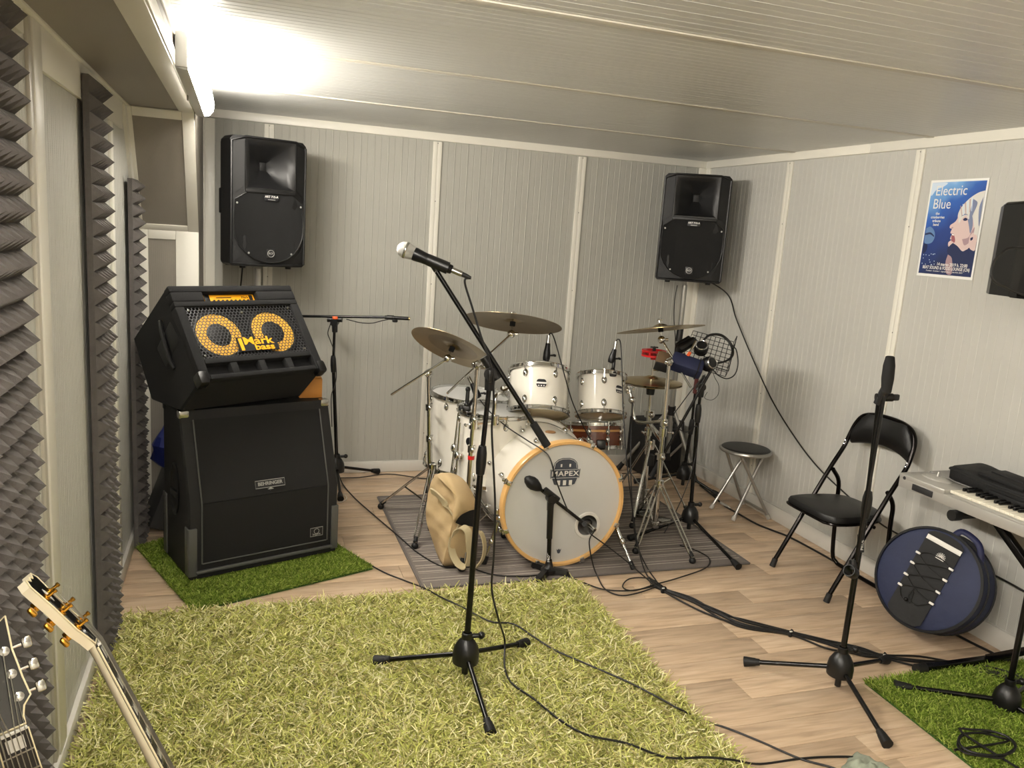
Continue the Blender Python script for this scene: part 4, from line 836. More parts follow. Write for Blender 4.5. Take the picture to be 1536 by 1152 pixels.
# ================================================================== SPEAKERS
mat('speaker_plastic', (15, 15, 16), 0.55, bump=0.25, bscale=700); mat('speaker_grille', (13, 13, 14), 0.6, bump=0.9, bscale=1500); mat('speaker_recess', (9, 9, 10), 0.6); mat('horn_plastic', (21, 21, 22), 0.45); mat('logo_silver', (176, 176, 172), 0.4, metal=0.3)
mat('alu_tube', (176, 176, 172), 0.3, metal=0.9); mat('pole_white', (205, 203, 196), 0.4)
def pa_speaker(label, loc, rz, tilt=0.0):
    # origin at bottom centre, front towards local -y
    t = thing('pa_speaker', label, 'speaker', M=Matrix.Translation(loc) @ Matrix.Rotation(rz, 4, 'Z') @ Matrix.Rotation(tilt, 4, 'X') @ Matrix.Scale(0.915, 4))
    W, Hh, Dp = 0.437, 0.705, 0.38; hw = W/2
    def ring(z, s=0.0):
        return [Vector(p) for p in ((-hw+s, -Dp/2+0.03, z), (-0.145, -Dp/2, z), (0.145, -Dp/2, z), (hw-s, -Dp/2+0.03, z), (hw-s+0.0, -0.02, z), (0.15-s, Dp/2, z), (-0.15+s, Dp/2, z), (-hw+s, -0.02, z))]
    f = -Dp/2
    def ringn(z, s=0.0):
        return [Vector(p) for p in ((-hw+s, f+0.03, z), (-0.147, f, z), (-0.147, f+0.128, z), (0.147, f+0.128, z), (0.147, f, z), (hw-s, f+0.03, z), (hw-s, -0.02, z), (0.15-s, Dp/2, z), (-0.15+s, Dp/2, z), (-hw+s, -0.02, z))]
    MB().loft([ring(0.0, 0.012), ring(0.012), ring(0.418)]).build('cabinet', 'speaker_plastic', t, smooth=25)
    MB().loft([ringn(0.418), ringn(Hh-0.02), ringn(Hh-0.006, 0.014)]).build('cabinet_top', 'speaker_plastic', t, smooth=25)
    MB().loft([ring(Hh-0.006, 0.014), ring(Hh, 0.02)]).build('cabinet_lid', 'speaker_plastic', t, smooth=25)
    # rim
    b = MB(); b.tube([(-hw+0.006, f+0.024, 0.015), (-hw+0.006, f+0.024, Hh-0.03), (-0.145, f-0.004, Hh-0.006), (0.145, f-0.004, Hh-0.006), (hw-0.006, f+0.024, Hh-0.03), (hw-0.006, f+0.024, 0.015), (0.12, f-0.002, 0.01), (-0.12, f-0.002, 0.01)], 0.008, 8, closed=True); b.build('front_rim', 'horn_plastic', t)
    # side recesses
    for s in (-1, 1):
        b = MB(); b.loft([[Vector((s*x, y, z)) for x, y, z in ((0.150, f-0.002, 0.44), (0.207, f+0.018, 0.385), (0.207, f+0.018, Hh-0.045), (0.150, f-0.002, Hh-0.025))], [Vector((s*x, y, z)) for x, y, z in ((0.150, f+0.004, 0.44), (0.207, f+0.024, 0.385), (0.207, f+0.024, Hh-0.045), (0.150, f+0.004, Hh-0.025))]]); b.build('bass_port', 'speaker_recess', t, smooth=0)
        b = MB(); b.loft([[Vector((s*x, y, z)) for x, y, z in ((0.125, f-0.003, 0.025), (0.205, f+0.018, 0.025), (0.205, f+0.018, 0.13), (0.19, f+0.012, 0.105), (0.16, f+0.003, 0.06))], [Vector((s*x, y, z)) for x, y, z in ((0.125, f+0.01, 0.025), (0.205, f+0.03, 0.025), (0.205, f+0.03, 0.13), (0.19, f+0.024, 0.105), (0.16, f+0.015, 0.06))]]); b.build('bass_port', 'speaker_recess', t, smooth=0)
    # horn
    def rr(hx, z0, z1, y, k=6):
        return [Vector((x, y, z)) for x, z in ((-hx, z0), (-hx*0.4, z0), (hx*0.4, z0), (hx, z0), (hx, (z0+z1)/2), (hx, z1), (hx*0.4, z1), (-hx*0.4, z1), (-hx, z1), (-hx, (z0+z1)/2))]
    b = MB(); b.loft([rr(0.146, 0.422, Hh-0.008, f-0.006), rr(0.138, 0.432, Hh-0.016, f-0.007), rr(0.105, 0.455, Hh-0.05, f+0.035), rr(0.045, 0.50, Hh-0.10, f+0.085), rr(0.018, 0.535, Hh-0.13, f+0.12)], caps=False); b.build('horn', 'horn_plastic', t, smooth=60)
    b = MB(); b.box((0, f-0.004, 0.415), (0.29, 0.014, 0.02), bev=0.004); b.build('horn_lip', 'horn_plastic', t)
    b = MB(); b.box((0, f+0.121, 0.5555), (0.04, 0.01, 0.05), bev=0.004); b.build('driver_throat', 'speaker_plastic', t)
    # grille: octagon above, round below
    pts = [(-0.13, 0.405), (0.13, 0.405), (0.196, 0.36), (0.2, 0.21)]
    for k in range(1, 12): a = -math.pi*k/12; pts.append((0.2*math.cos(a), 0.21+0.185*math.sin(a)))
    pts += [(-0.2, 0.21), (-0.196, 0.36)]
    bulge = lambda x: f-0.010+0.026*max(0, (abs(x)-0.11)/0.09)
    b = MB(); mid = [Vector((x*0.55, f-0.012, 0.21+(z-0.21)*0.55)) for x, z in pts]; out = [Vector((x, bulge(x), z)) for x, z in pts]; back = [Vector((x, bulge(x)+0.02, z)) for x, z in pts]
    b.loft([mid, out, back], caps=True); g_ = b.build('grille', 'speaker_grille', t, smooth=50)
    b = MB(); b.tube([Vector((x*1.015, bulge(x)-0.001, 0.21+(z-0.21)*1.015)) for x, z in pts], 0.004, 6, closed=True); b.build('grille_edge', 'horn_plastic', g_)
    for x, z in ((-0.185, 0.345), (0.185, 0.345), (-0.125, 0.075), (0.125, 0.075)): MB().lathe([(0.006, 0), (0.005, 0.003), (0, 0.0035)], frame((x, bulge(x)-0.001, z), (0, -1, 0)), 10).build('screw', 'logo_silver', g_)
    # badges
    Fm = lambda x, z, dy: Matrix.Translation((x, f-dy, z)) @ Matrix.Rotation(math.pi/2, 4, 'X')
    p_ = MB().box((0, f-0.0135, 0.383), (0.082, 0.003, 0.034), bev=0.001).build('name_plate', 'badge_black', t)
    lettering('ART 715-A', 0.0165, Fm(0, 0.389, 0.0155), 'white_print', p_, bold=0.0003); MB().box((0, f-0.0153, 0.3735), (0.042, 0.0008, 0.003)).build('plate_line', 'logo_silver', p_, smooth=0)
    p_ = MB().box((0, f-0.0135, 0.075), (0.05, 0.004, 0.05), bev=0.001).build('logo_plate', 'badge_black', t)
    b = MB(); b.tube([Vector((0.019*math.cos(k*math.pi/12), f-0.0163, 0.075+0.019*math.sin(k*math.pi/12))) for k in range(24)], 0.0016, 6, closed=True); b.build('logo_ring', 'logo_silver', p_); lettering('RCF', 0.0155, Fm(0, 0.0755, 0.0165), 'logo_silver', p_, bold=0.0003)
    for x in (-0.15, 0.15):
        for y in (f+0.06, 0.1): MB().cyl((x*0.9, y, -0.014), (x*0.9, y, 0.002), 0.016, 0.018, 12).build('foot', 'rubber', t)
    for s in (-1, 1): MB().box((s*(hw-0.008), -0.01, Hh*0.5), (0.02, 0.05, 0.14), bev=0.006).build('side_handle', 'speaker_recess', t)
    return t
def speaker_stand(label, O, top, ang, mtube='alu_tube', spreadR=0.42, sleeve=None):
    O = Vector(O); t = thing('speaker_stand', label, 'speaker stand', O)
    zc = 0.72; a = Vector((O.x, O.y, 0.12)); ax = (top-a); c = a+ax*((zc)/ax.length)
    q = relto(t); q.cyl(a, c, 0.0175, n=18); q.build('lower_tube', mtube, t); q = relto(t); q.cyl(c, top, 0.0165, n=18); q.build('upper_tube', mtube, t)
    q = relto(t); q.cyl(c-ax.normalized()*0.03, c+ax.normalized()*0.05, 0.023, n=18); q.cyl(c+RT*0.02, c+RT*0.05, 0.006, n=8); q.build('lock_collar', 'black_plastic', t)
    q = relto(t); q.cyl(a-Vector((0, 0, 0.0)), a+Vector((0, 0, 0.05)), 0.026, n=18); q.build('lower_hub', 'black_plastic', t); q = relto(t); hb = a+ax.normalized()*0.34; q.cyl(hb-ax.normalized()*0.03, hb+ax.normalized()*0.03, 0.026, n=18); q.build('upper_hub', 'black_plastic', t)
    for f in ang:
        f = Vector(f); h_ = Vector((f.x-O.x, f.y-O.y, 0)).normalized(); e = Vector((f.x, f.y, 0.02)); s_ = hb+h_*0.02
        q = relto(t); q.cyl(s_, e, 0.012, n=12); lg = q.build('leg', mtube, t); m_ = s_.lerp(e, 0.45); q = relto(t); q.cyl(a+h_*0.02+Vector((0, 0, 0.03)), m_, 0.008, n=8); q.build('brace', mtube, lg)
        d = (e-s_).normalized(); q = relto(t); q.cyl(e-d*0.05, e+d*0.006, 0.0155, 0.018, 12); q.build('rubber_foot', 'rubber', lg)
    if sleeve: q = relto(t); q.cyl(sleeve[0], sleeve[1], 0.0215, n=18); q.build('height_sleeve', 'black_plastic', t)
    return t
# left: turned towards the drums
pa_speaker('black loudspeaker on a pole above the bass amplifier', (0.095, 4.60, 1.285), math.radians(20))
speaker_stand('pale pole stand behind the amplifiers', (0.10, 4.63, 0), Vector((0.10, 4.63, 1.262)), [Vector((0.38, 4.45, 0)), Vector((0.10, 4.90, 0)), Vector((-0.08, 4.42, 0))], 'pole_white')
# right: in the corner, facing the camera
cR = ony(1027, 428, 4.55); facing = math.atan2(0-cR.x, cR.y-0)   # towards the photographer
pa_speaker('black loudspeaker on an aluminium stand in the corner', (cR.x+0.025, 4.57, cR.z+0.03), facing*0.95)
OR = Vector((cR.x+0.045, 4.62, 0))
speaker_stand('aluminium tripod stand in the corner with black sleeve', OR, Vector((cR.x+0.03, 4.6, cR.z)), [Vector((2.46, 4.78, 0)), onz(1043, 722, 0.02), Vector((2.90, 4.86, 0))], sleeve=(ony(1021, 490, 4.6), ony(1018, 512, 4.6)))
# ================================================================== AMPLIFIERS
mat('tolex_black', (10, 10, 11), 0.6, bump=0.5, bscale=600); mat('carpet_black', (12, 12, 13), 0.95, bump=0.6, bscale=500, noise=0.15, nscale=80); mat('grille_cloth', (8, 8, 9), 0.75, noise=0.08, nscale=300, bump=0.5, bscale=900)
mat('corner_grey', (88, 88, 86), 0.45, metal=0.2); mat('amp_yellow', (247, 172, 28), 0.45); mat('cone_yellow', (250, 190, 70), 0.6); mat('grille_black', (74, 74, 76), 0.35, metal=0.6); mat('wood_block', (190, 128, 54), 0.5, noise=0.1, nscale=15)
CYAW = math.radians(20.0); ux = Vector((math.cos(CYAW), math.sin(CYAW), 0)); uy = Vector((-math.sin(CYAW), math.cos(CYAW), 0))
CW, CD, CH, CZ = 0.67, 0.35, 0.70, 0.025
FLc = onz(284, 876, 0.01); cab0 = FLc + ux*CW/2; cab0.z = 0
MC = Matrix.Translation(cab0) @ Matrix.Rotation(CYAW, 4, 'Z')
ct = thing('guitar_cabinet', 'large black slanted guitar speaker cabinet on the grass green rug', 'amplifier', M=MC)
hw = CW/2; SL = 0.125; zb = CZ; zm = CZ+CH*0.47; zt = CZ+CH
def side_ring(x, ins=0.0): return [Vector((x, 0+ins, zb+ins)), Vector((x, 0+ins, zm)), Vector((x, SL+ins, zt-ins)), Vector((x, CD-ins, zt-ins)), Vector((x, CD-ins, zb+ins))]
MB().loft([side_ring(-hw, 0.006), side_ring(-hw+0.006), side_ring(hw-0.006), side_ring(hw, 0.006)]).build('cabinet', 'tolex_black', ct, smooth=20)
# grille cloth: lower upright panel and upper slanted one, inset by border
sn_ = Vector((0, SL, zt-zm)).normalized(); nn = Vector((0, -sn_.z, sn_.y)); g0 = 0.055
b = MB(); b.box((0, -0.002, (zb+0.07+zm)/2), (CW-2*g0, 0.008, zm-zb-0.07)); b.build('grille_cloth', 'grille_cloth', ct, smooth=0)
Lsl = (Vector((0, SL, zt))-Vector((0, 0, zm))).length; Ms = Matrix(((1, 0, 0, 0), (0, sn_.y, nn.y, 0), (0, sn_.z, nn.z, zm), (0, 0, 0, 1)))
b = MB(); b.box((0, (Lsl-0.04)/2, 0.002), (CW-2*g0, Lsl-0.04, 0.008), M=Ms); b.build('grille_cloth', 'grille_cloth', ct, smooth=0)
b = MB()
for s in (-1, 1):
    xx = s*(hw-g0+0.004); b.tube([(xx, -0.006, zb+0.065), (xx, -0.006, zm), Vector((xx, SL, zt))-sn_*0.04+nn*0.006], 0.003, 6)
b.tube([(-hw+g0, -0.006, zb+0.065), (hw-g0, -0.006, zb+0.065)], 0.003, 6); b.build('piping', 'corner_grey', ct)
MB().box((0, -0.006, zb+0.03), (CW-0.05, 0.014, 0.014), bev=0.004).build('front_rail', 'corner_grey', ct)
for s in (-1, 1):
    b = MB(); b.box((s*(hw-0.014), -0.002, zb+0.12), (0.034, 0.012, 0.21), bev=0.003); b.box((s*(hw+0.001), 0.02, zb+0.12), (0.008, 0.05, 0.21), bev=0.003); b.build('corner_guard', 'corner_grey', ct)
    b = MB(); b.box((s*(hw+0.001), CD-0.02, zb+0.15), (0.008, 0.05, 0.28), bev=0.003); b.build('corner_guard', 'corner_grey', ct)
    b = MB(); b.box((s*(hw-0.018), SL+0.012, zt-0.014), (0.044, 0.044, 0.036), bev=0.008); b.build('corner_cap', 'chrome_dull', ct)
    b = MB(); b.box((s*(hw-0.016), CD-0.016, zt-0.016), (0.04, 0.04, 0.04), bev=0.008); b.build('corner_cap', 'tolex_black', ct)
    # oval side handle
    b = MB(); b.lathe([(1.0, 0), (1.02, 0.006), (0.93, 0.008), (0.86, 0.002), (0.8, -0.004), (0, -0.004)], frame((s*hw, CD*0.52, zb+CH*0.50), (s, 0, 0), (0, 1, 0)) @ Matrix.Diagonal((0.055, 0.115, 1, 1)), 32); hd = b.build('handle_cup', 'black_plastic', ct)
    b = MB(); b.box((s*(hw+0.004), CD*0.52, zb+CH*0.47), (0.012, 0.1, 0.03), bev=0.006); b.build('handle_bar', 'black_plastic', hd)
for x in (-hw+0.06, hw-0.06):
    for y in (0.05, CD-0.05): b = MB(); b.cyl((x-0.012, y, 0.02), (x+0.012, y, 0.02), 0.019, n=16); b.box((x, y, zb+0.002), (0.04, 0.04, 0.012), bev=0.003); b.build('caster', 'rubber', ct)
Pm = Ms @ Matrix.Translation((0.012, 0.045, 0.0065))
p_ = MB().prism([(-.066, .016), (.066, .016), (.066, -.016), (.018, -.016), (0, -.032), (-.018, -.016), (-.066, -.016)], 0, 0.004, Pm).build('name_plate', 'badge_black', ct)
b = MB(); b.tube([Pm @ Vector((x, y, 0.004)) for x, y in ((-.066, .016), (.066, .016), (.066, -.016), (-.066, -.016))], 0.0016, 5, closed=True); b.prism([(-.014, -.0175), (.014, -.0175), (.006, -.012), (0, -.006), (-.006, -.012)], 0.004, 0.005, Pm @ Matrix.Translation((0, -.008, 0))); b.build('plate_edge', 'logo_silver', p_)
lettering('BEHRINGER', 0.021, Pm @ Matrix.Translation((0, 0.001, 0.005)), 'logo_silver', p_, bold=0.0006)
Em = Matrix.Translation((hw-0.105, -0.0065, zb+0.115)) @ Matrix.Rotation(math.pi/2, 4, 'X')
p_ = MB().prism([(-.03, .02), (.03, .02), (.03, -.02), (-.03, -.02)], 0, 0.002, Em).build('speaker_badge', 'badge_black', ct)
b = MB(); b.tube([Em @ Vector((x, y, 0.002)) for x, y in ((-.03, .02), (.03, .02), (.03, -.02), (-.03, -.02))], 0.0013, 5, closed=True); b.tube([Em @ Vector((0.012*math.cos(k*math.pi/8), 0.003+0.012*math.sin(k*math.pi/8), 0.002)) for k in range(16)], 0.0013, 5, closed=True); b.build('badge_edge', 'logo_silver', p_)
lettering('bugera', 0.014, Em @ Matrix.Translation((0, -0.011, 0.0024)), 'logo_silver', p_)
# ---- bass combo tilted back on top
zc_top = zt+0.012
Cp = onz(270, 619, zc_top); MW = 0.565
# side profile (d back, z up) from the top edge A
A_, B_, C_, D_, E_ = (0, 0), (-.275, -.344), (-.126, -.482), (.125, -.482), (.284, -.238)
MW = 0.583; MYAW = 0.539
MA = Matrix.Translation(Vector((-0.288, 3.592, zc_top))+Vector((math.cos(MYAW), math.sin(MYAW), 0))*MW/2) @ Matrix.Rotation(MYAW, 4, 'Z')
bt = thing('bass_combo', 'black bass combo amplifier with yellow cones leaning back on the cabinet', 'amplifier', M=MA)
hA = 0.482; mh_ = MW/2
def pr(x, k=1.0, c=(-.02, -.25)): return [Vector((x, c[0]+(p[0]-c[0])*k, hA+c[1]+(p[1]-c[1])*k)) for p in (A_, B_, C_, D_, E_)]
# the shell with a frame round an opening: build side walls + back as one lofted solid, front frame separately
MB().loft([pr(-mh_, 0.97), pr(-mh_+0.008, 1.0), pr(mh_-0.008, 1.0), pr(mh_, 0.97)]).build('cabinet', 'carpet_black', bt, smooth=20)
# front plane frame: origin at A, u along x, v down the face, n outwards
v_ = Vector((0, B_[0], B_[1])); LF = v_.length; v_.normalize(); nf = Vector((0, v_.z, -v_.y)); nf = nf if nf.y < 0 else -nf
MFm = Matrix(((1, 0, 0, 0), (0, v_.y, nf.y, 0), (0, v_.z, nf.z, hA), (0, 0, 0, 1)))     # local (x, v, n)
def fbox(x0, x1, v0, v1, n0, n1, bev=0.003): return MB().box(((x0+x1)/2, (v0+v1)/2, (n0+n1)/2), (x1-x0, v1-v0, n1-n0), M=MFm, bev=bev)
for a in ((-mh_, mh_, 0, 0.03), (-mh_, mh_, 0.075, 0.10), (-mh_, -mh_+0.14, 0.03, 0.075), (0.10, mh_, 0.03, 0.075)): fbox(a[0], a[1], a[2], a[3], -0.01, 0.035, 0.006).build('front_frame', 'carpet_black', bt)
for a in ((-mh_, -mh_+0.04, 0.10, LF), (mh_-0.04, mh_, 0.10, LF), (-mh_+0.04, mh_-0.04, 0.345, 0.37), (-mh_+0.04, mh_-0.04, LF-0.022, LF)): fbox(a[0], a[1], a[2], a[3], -0.01, 0.035, 0.006).build('front_frame', 'carpet_black', bt)
for x in (-0.13, 0.0, 0.13): fbox(x-0.016, x+0.016, 0.37, LF-0.02, -0.01, 0.032, 0.004).build('port_divider', 'carpet_black', bt)
# control panel
pn = fbox(-0.135, 0.10, 0.03, 0.075, 0.0, 0.006, 0.001).build('control_panel', 'amp_yellow', bt)
lettering('Mark', 0.016, MFm @ Matrix.Translation((0.055, 0.045, 0.0068)) @ Matrix.Rotation(math.pi, 4, 'X') @ Matrix.Rotation(math.pi, 4, 'X') @ Matrix.Diagonal((1, -1, -1, 1)), 'badge_black', pn); fbox(-0.08, -0.01, 0.043, 0.047, 0.006, 0.0068, 0).build('panel_print', 'badge_black', pn, smooth=0)
fbox(-0.135, -0.112, 0.03, 0.075, 0.006, 0.01, 0.001).build('panel_socket', 'black_plastic', pn); fbox(0.075, 0.09, 0.036, 0.06, 0.006, 0.011, 0.001).build('panel_switch', 'black_plastic', pn)
for k in range(9): MB().cyl(MFm @ Vector((-0.1+k*0.02, 0.066, 0.005)), MFm @ Vector((-0.1+k*0.02, 0.066, 0.018)), 0.006, 0.005, 10).build('knob', 'black_plastic', pn)
# speakers and grille
for sx in (-0.128, 0.128):
    Q = MFm @ Matrix.Translation((sx, 0.224, 0.001)) @ Matrix.Diagonal((1, 1, 1, 1))
    sp_ = MB().lathe([(0.118, 0.0), (0.118, 0.006), (0.102, 0.007), (0.098, 0.002)], Q, 40).build('speaker_rim', 'black_plastic', bt); MB().lathe([(0.1, 0.003), (0.098, 0.0035), (0.055, 0.001), (0.052, 0.0012)], Q, 40).build('cone', 'cone_yellow', sp_); MB().lathe([(0.054, 0.002), (0.04, 0.008), (0.02, 0.012), (0, 0.013)], Q, 30).build('dust_cap', 'rubber', sp_)
b = MB(); gx0, gx1, gv0, gv1, pch = -mh_+0.04, mh_-0.04, 0.10, 0.345, 0.0160; row = 0; vv = gv0+pch/2
while vv < gv1:
    xx = gx0+pch/2+(pch/2 if row % 2 else 0)
    while xx < gx1-pch*0.3:
        ro = [MFm @ Vector((xx+pch*0.60*math.cos(math.pi/6+k*math.pi/3), vv+pch*0.60*math.sin(math.pi/6+k*math.pi/3), 0.024)) for k in range(6)]; ri = [MFm @ Vector((xx+pch*0.45*math.cos(math.pi/6+k*math.pi/3), vv+pch*0.45*math.sin(math.pi/6+k*math.pi/3), 0.0245)) for k in range(6)]
        b.loft([ro, ri], caps=False); xx += pch
    vv += pch*0.866; row += 1
g_ = b.build('grille', 'grille_black', bt, smooth=0); g_['kind'] = 'stuff'
for x, v in ((gx0+0.015, gv0+0.015), (gx1-0.015, gv0+0.015), (gx0+0.015, gv1-0.015), (gx1-0.015, gv1-0.015), (0, gv0+0.03)): MB().lathe([(0.007, 0), (0.005, 0.004), (0, 0.005)], MFm @ Matrix.Translation((x, v, 0.024)), 10).build('grille_screw', 'chrome_dull', bt)
# logo plate with black counters
Lg = MFm @ Matrix.Translation((0.02, 0.292, 0.027)) @ Matrix.Diagonal((1, -1, 1, 1))
pl = MB().prism([(-.098, -.032), (.09, -.032), (.09, .024), (.066, .024), (.066, .034), (.034, .034), (.034, .027), (-.03, .027), (-.03, .032), (-.07, .032), (-.07, .034), (-.098, .034)], 0, 0.003, Lg).build('logo', 'badge_black', bt)
lettering('Mark', 0.050, Lg @ Matrix.Translation((0.0, 0.0145, 0.0035)), 'amp_yellow', pl, bold=0.0009, xs=1.36); lettering('bass', 0.040, Lg @ Matrix.Translation((0.022, -0.017, 0.0035)), 'amp_yellow', pl, bold=0.0009, xs=1.4); MB().prism([(-.09, -.028), (-.075, -.028), (-.075, .03), (-.09, .03)], 0.003, 0.0042, Lg).build('logo_stem', 'amp_yellow', pl)
# corner guards and side handles
for s in (-1, 1):
    b = MB(); p = MFm @ Vector((s*(mh_-0.012), LF-0.012, 0.012)); b.box(p, (0.045, 0.06, 0.06), bev=0.014, rot=Euler((math.radians(-40), 0, 0)).to_matrix()); b.build('corner_guard', 'black_plastic', bt)
    b = MB(); b.box((s*(mh_-0.008), -0.03, hA-0.22), (0.022, 0.11, 0.18), bev=0.012, rot=Euler((math.radians(42), 0, 0)).to_matrix()); b.build('handle_cup', 'speaker_recess', bt)
    b = MB(); b.tube([(s*(mh_+0.003), 0.03, hA-0.13), (s*(mh_+0.012), 0.0, hA-0.17), (s*(mh_+0.012), -0.06, hA-0.27), (s*(mh_+0.003), -0.09, hA-0.31)], 0.009, 8, smooth=4); b.build('handle_bar', 'black_plastic', bt)
for x in (-mh_+0.06, mh_-0.06):
    for y in (-0.09, 0.09): MB().cyl((x, y, -0.012), (x, y, 0.002), 0.016, 0.018, 12).build('foot', 'rubber', bt)
# wooden block beside it
wp = onz(470, 597, zt); wbk = thing('wooden_box', 'small orange-brown wooden box on the guitar cabinet', 'box', M=Matrix.Translation(wp + uy*0.05) @ Matrix.Rotation(CYAW-0.25, 4, 'Z'))
MB().box((0, 0, 0.046), (0.105, 0.10, 0.09), bev=0.003).build('body', 'wood_block', wbk); MB().box((0, 0, 0.0945), (0.1, 0.095, 0.006), bev=0.002).build('lid', 'wood_block', wbk)
# ================================================================== FOLDING CHAIR
mat('vinyl_black', (12, 12, 13), 0.42, bump=0.2, bscale=300); mat('chair_tube', (24, 21, 20), 0.18, metal=0.8)
CO = Vector((2.70, 2.965, 0)); ch = thing('folding_chair', 'black padded folding chair by the right wall', 'chair', CO)
YL, YR = 3.165, 2.765; XB = 2.895
def side(y, s):
    return [Vector((2.535, y, 0.02)), Vector((2.66, y, 0.25)), Vector((2.79, y, 0.49)), Vector((2.862, y, 0.61)), Vector((2.885, y-s*0.002, 0.67)), Vector((2.905, y-s*0.012, 0.735))]
# one continuous front tube: left foot, up round the back, right foot
topz = 0.80
P = side(YL, 1) + [Vector((2.915, YL-0.045, 0.78)), Vector((2.925, YL-0.11, topz)), Vector((2.93, (YL+YR)/2, topz+0.004)), Vector((2.925, YR+0.11, topz)), Vector((2.915, YR+0.045, 0.78))] + list(reversed(side(YR, -1)))
q = relto(ch); q.tube(P, 0.011, 12, smooth=5); q.build('frame', 'chair_tube', ch)
for y in (YL, YR):
    q = relto(ch); q.cyl((2.545, y, 0.04), (2.532, y, 0.0), 0.014, 0.015, 12); q.build('rubber_foot', 'rubber', ch)
# rear legs: a U down to a floor bar
R_ = [Vector((2.80, YL-0.018, 0.505)), Vector((2.845, YL-0.02, 0.44)), Vector((2.852, YL-0.022, 0.33)), Vector((2.868, YL-0.025, 0.07)), Vector((2.876, YL-0.05, 0.022)), Vector((2.878, YL-0.1, 0.014)), Vector((2.878, YR+0.1, 0.014)), Vector((2.876, YR+0.05, 0.022)), Vector((2.868, YR+0.025, 0.07)), Vector((2.852, YR+0.022, 0.33)), Vector((2.845, YR+0.02, 0.44)), Vector((2.80, YR+0.018, 0.505))]
q = relto(ch); q.tube(R_, 0.0105, 12, smooth=4); q.build('rear_leg', 'chair_tube', ch)
q = relto(ch); q.cyl((2.74, YL, 0.345), (2.74, YR, 0.345), 0.008, n=10); q.build('cross_bar', 'chair_tube', ch)
# seat: rounded trapezoid pad
def rpad(k, z, ins=0.0):
    pts = [(2.525, 2.845), (2.528, 3.085), (2.56, 3.125), (2.66, 3.135), (2.80, 3.115), (2.855, 3.06), (2.865, 2.965), (2.855, 2.87), (2.80, 2.815), (2.66, 2.795), (2.56, 2.805)]
    c = Vector((2.69, 2.965, 0)); pp = catmull([Vector((x, y, 0)) for x, y in pts]+[Vector((*pts[0], 0))], 4)[:-1]
    return [c+(p-c)*k+Vector((0, 0, z)) for p in pp]
q = relto(ch); q.loft([rpad(0.93, 0.348), rpad(1.0, 0.354), rpad(1.01, 0.370), rpad(0.97, 0.386), rpad(0.85, 0.393), rpad(0.4, 0.396)]); q.build('seat', 'vinyl_black', ch)
q = relto(ch); q.tube([p for p in rpad(1.012, 0.352)], 0.007, 8, closed=True); q.build('seat_rim', 'chair_tube', ch)
# backrest: padded curved panel
rings = []
for i in range(13):
    u = i/12; y = YR+0.015+(YL-YR-0.03)*u; e = abs(u-0.5)*2; cx = 2.905-0.012+0.035*(1-e*e); zt_ = 0.81-0.10*max(0, (e-0.55)/0.45)**2*0.9; zb_ = 0.635+0.028*(1-e*e)+(-0.0)
    th_ = 0.014*(1-0.5*e**4)
    rings.append([Vector((cx+th_, y, zb_+0.005)), Vector((cx+0.004+th_, y, (zb_+zt_)/2)), Vector((cx+th_+0.008, y, zt_-0.01)), Vector((cx+0.004, y, zt_)), Vector((cx-th_+0.004, y, zt_-0.012)), Vector((cx-th_-0.006, y, (zb_+zt_)/2)), Vector((cx-th_-0.004, y, zb_+0.01)), Vector((cx, y, zb_))])
q = relto(ch); q.loft(rings); q.build('backrest', 'vinyl_black', ch, smooth=60)
for y in (YL, YR):
    for z in (0.645, 0.628):
        q = relto(ch); q.sphere((2.872+(z-0.628)*0.3-0.009, y, z), 0.0045, 8); q.build('rivet', 'chrome', ch)
# ================================================================== ROUND FOLDING STOOL
mat('stool_silver', (172, 170, 166), 0.3, metal=0.85); mat('plastic_grey', (178, 174, 166), 0.5)
SO = Vector((2.845, 3.905, 0)); sz = 0.392; so_ = thing('folding_stool', 'round black-topped folding stool with silver crossed legs', 'stool', SO)
sc_ = ony(1126, 675, 3.90); sc_ = Vector((sc_.x-0.034, 3.90, sc_.z))
q = relto(so_); q.lathe([(0, -0.012), (0.13, -0.012), (0.147, -0.008), (0.151, 0.0), (0.149, 0.008), (0.14, 0.012)], Matrix.Translation(sc_), 48); q.build('rim', 'stool_silver', so_)
q = relto(so_); q.lathe([(0.141, 0.010), (0.136, 0.016), (0.12, 0.019), (0, 0.021)], Matrix.Translation(sc_), 48); q.build('seat', 'vinyl_black', so_)
F1, F2, F3, F4 = onz(1067, 761, 0.012), onz(1100, 779, 0.012), Vector((2.945, 3.775, 0.012)), Vector((2.945, 4.035, 0.012))
for a_, b_ in ((F1, Vector((sc_.x+0.085, sc_.y+0.09, sc_.z-0.012))), (F2, Vector((sc_.x+0.085, sc_.y-0.06, sc_.z-0.012))), (F3, Vector((sc_.x-0.085, sc_.y-0.085, sc_.z-0.012))), (F4, Vector((sc_.x-0.085, sc_.y+0.075, sc_.z-0.012)))):
    q = relto(so_); q.cyl(a_, b_, 0.0095, n=12); lg = q.build('leg', 'stool_silver', so_); d = (a_-b_).normalized(); q = relto(so_); q.cyl(a_-d*0.02, a_+d*0.008, 0.0125, n=12); q.build('foot_cap', 'plastic_grey', lg)
q = relto(so_); q.cyl(F3.lerp(Vector((sc_.x-0.085, sc_.y-0.085, sc_.z)), 0.08), F4.lerp(Vector((sc_.x-0.085, sc_.y+0.075, sc_.z)), 0.08), 0.007, n=10); q.build('cross_bar', 'stool_silver', so_)
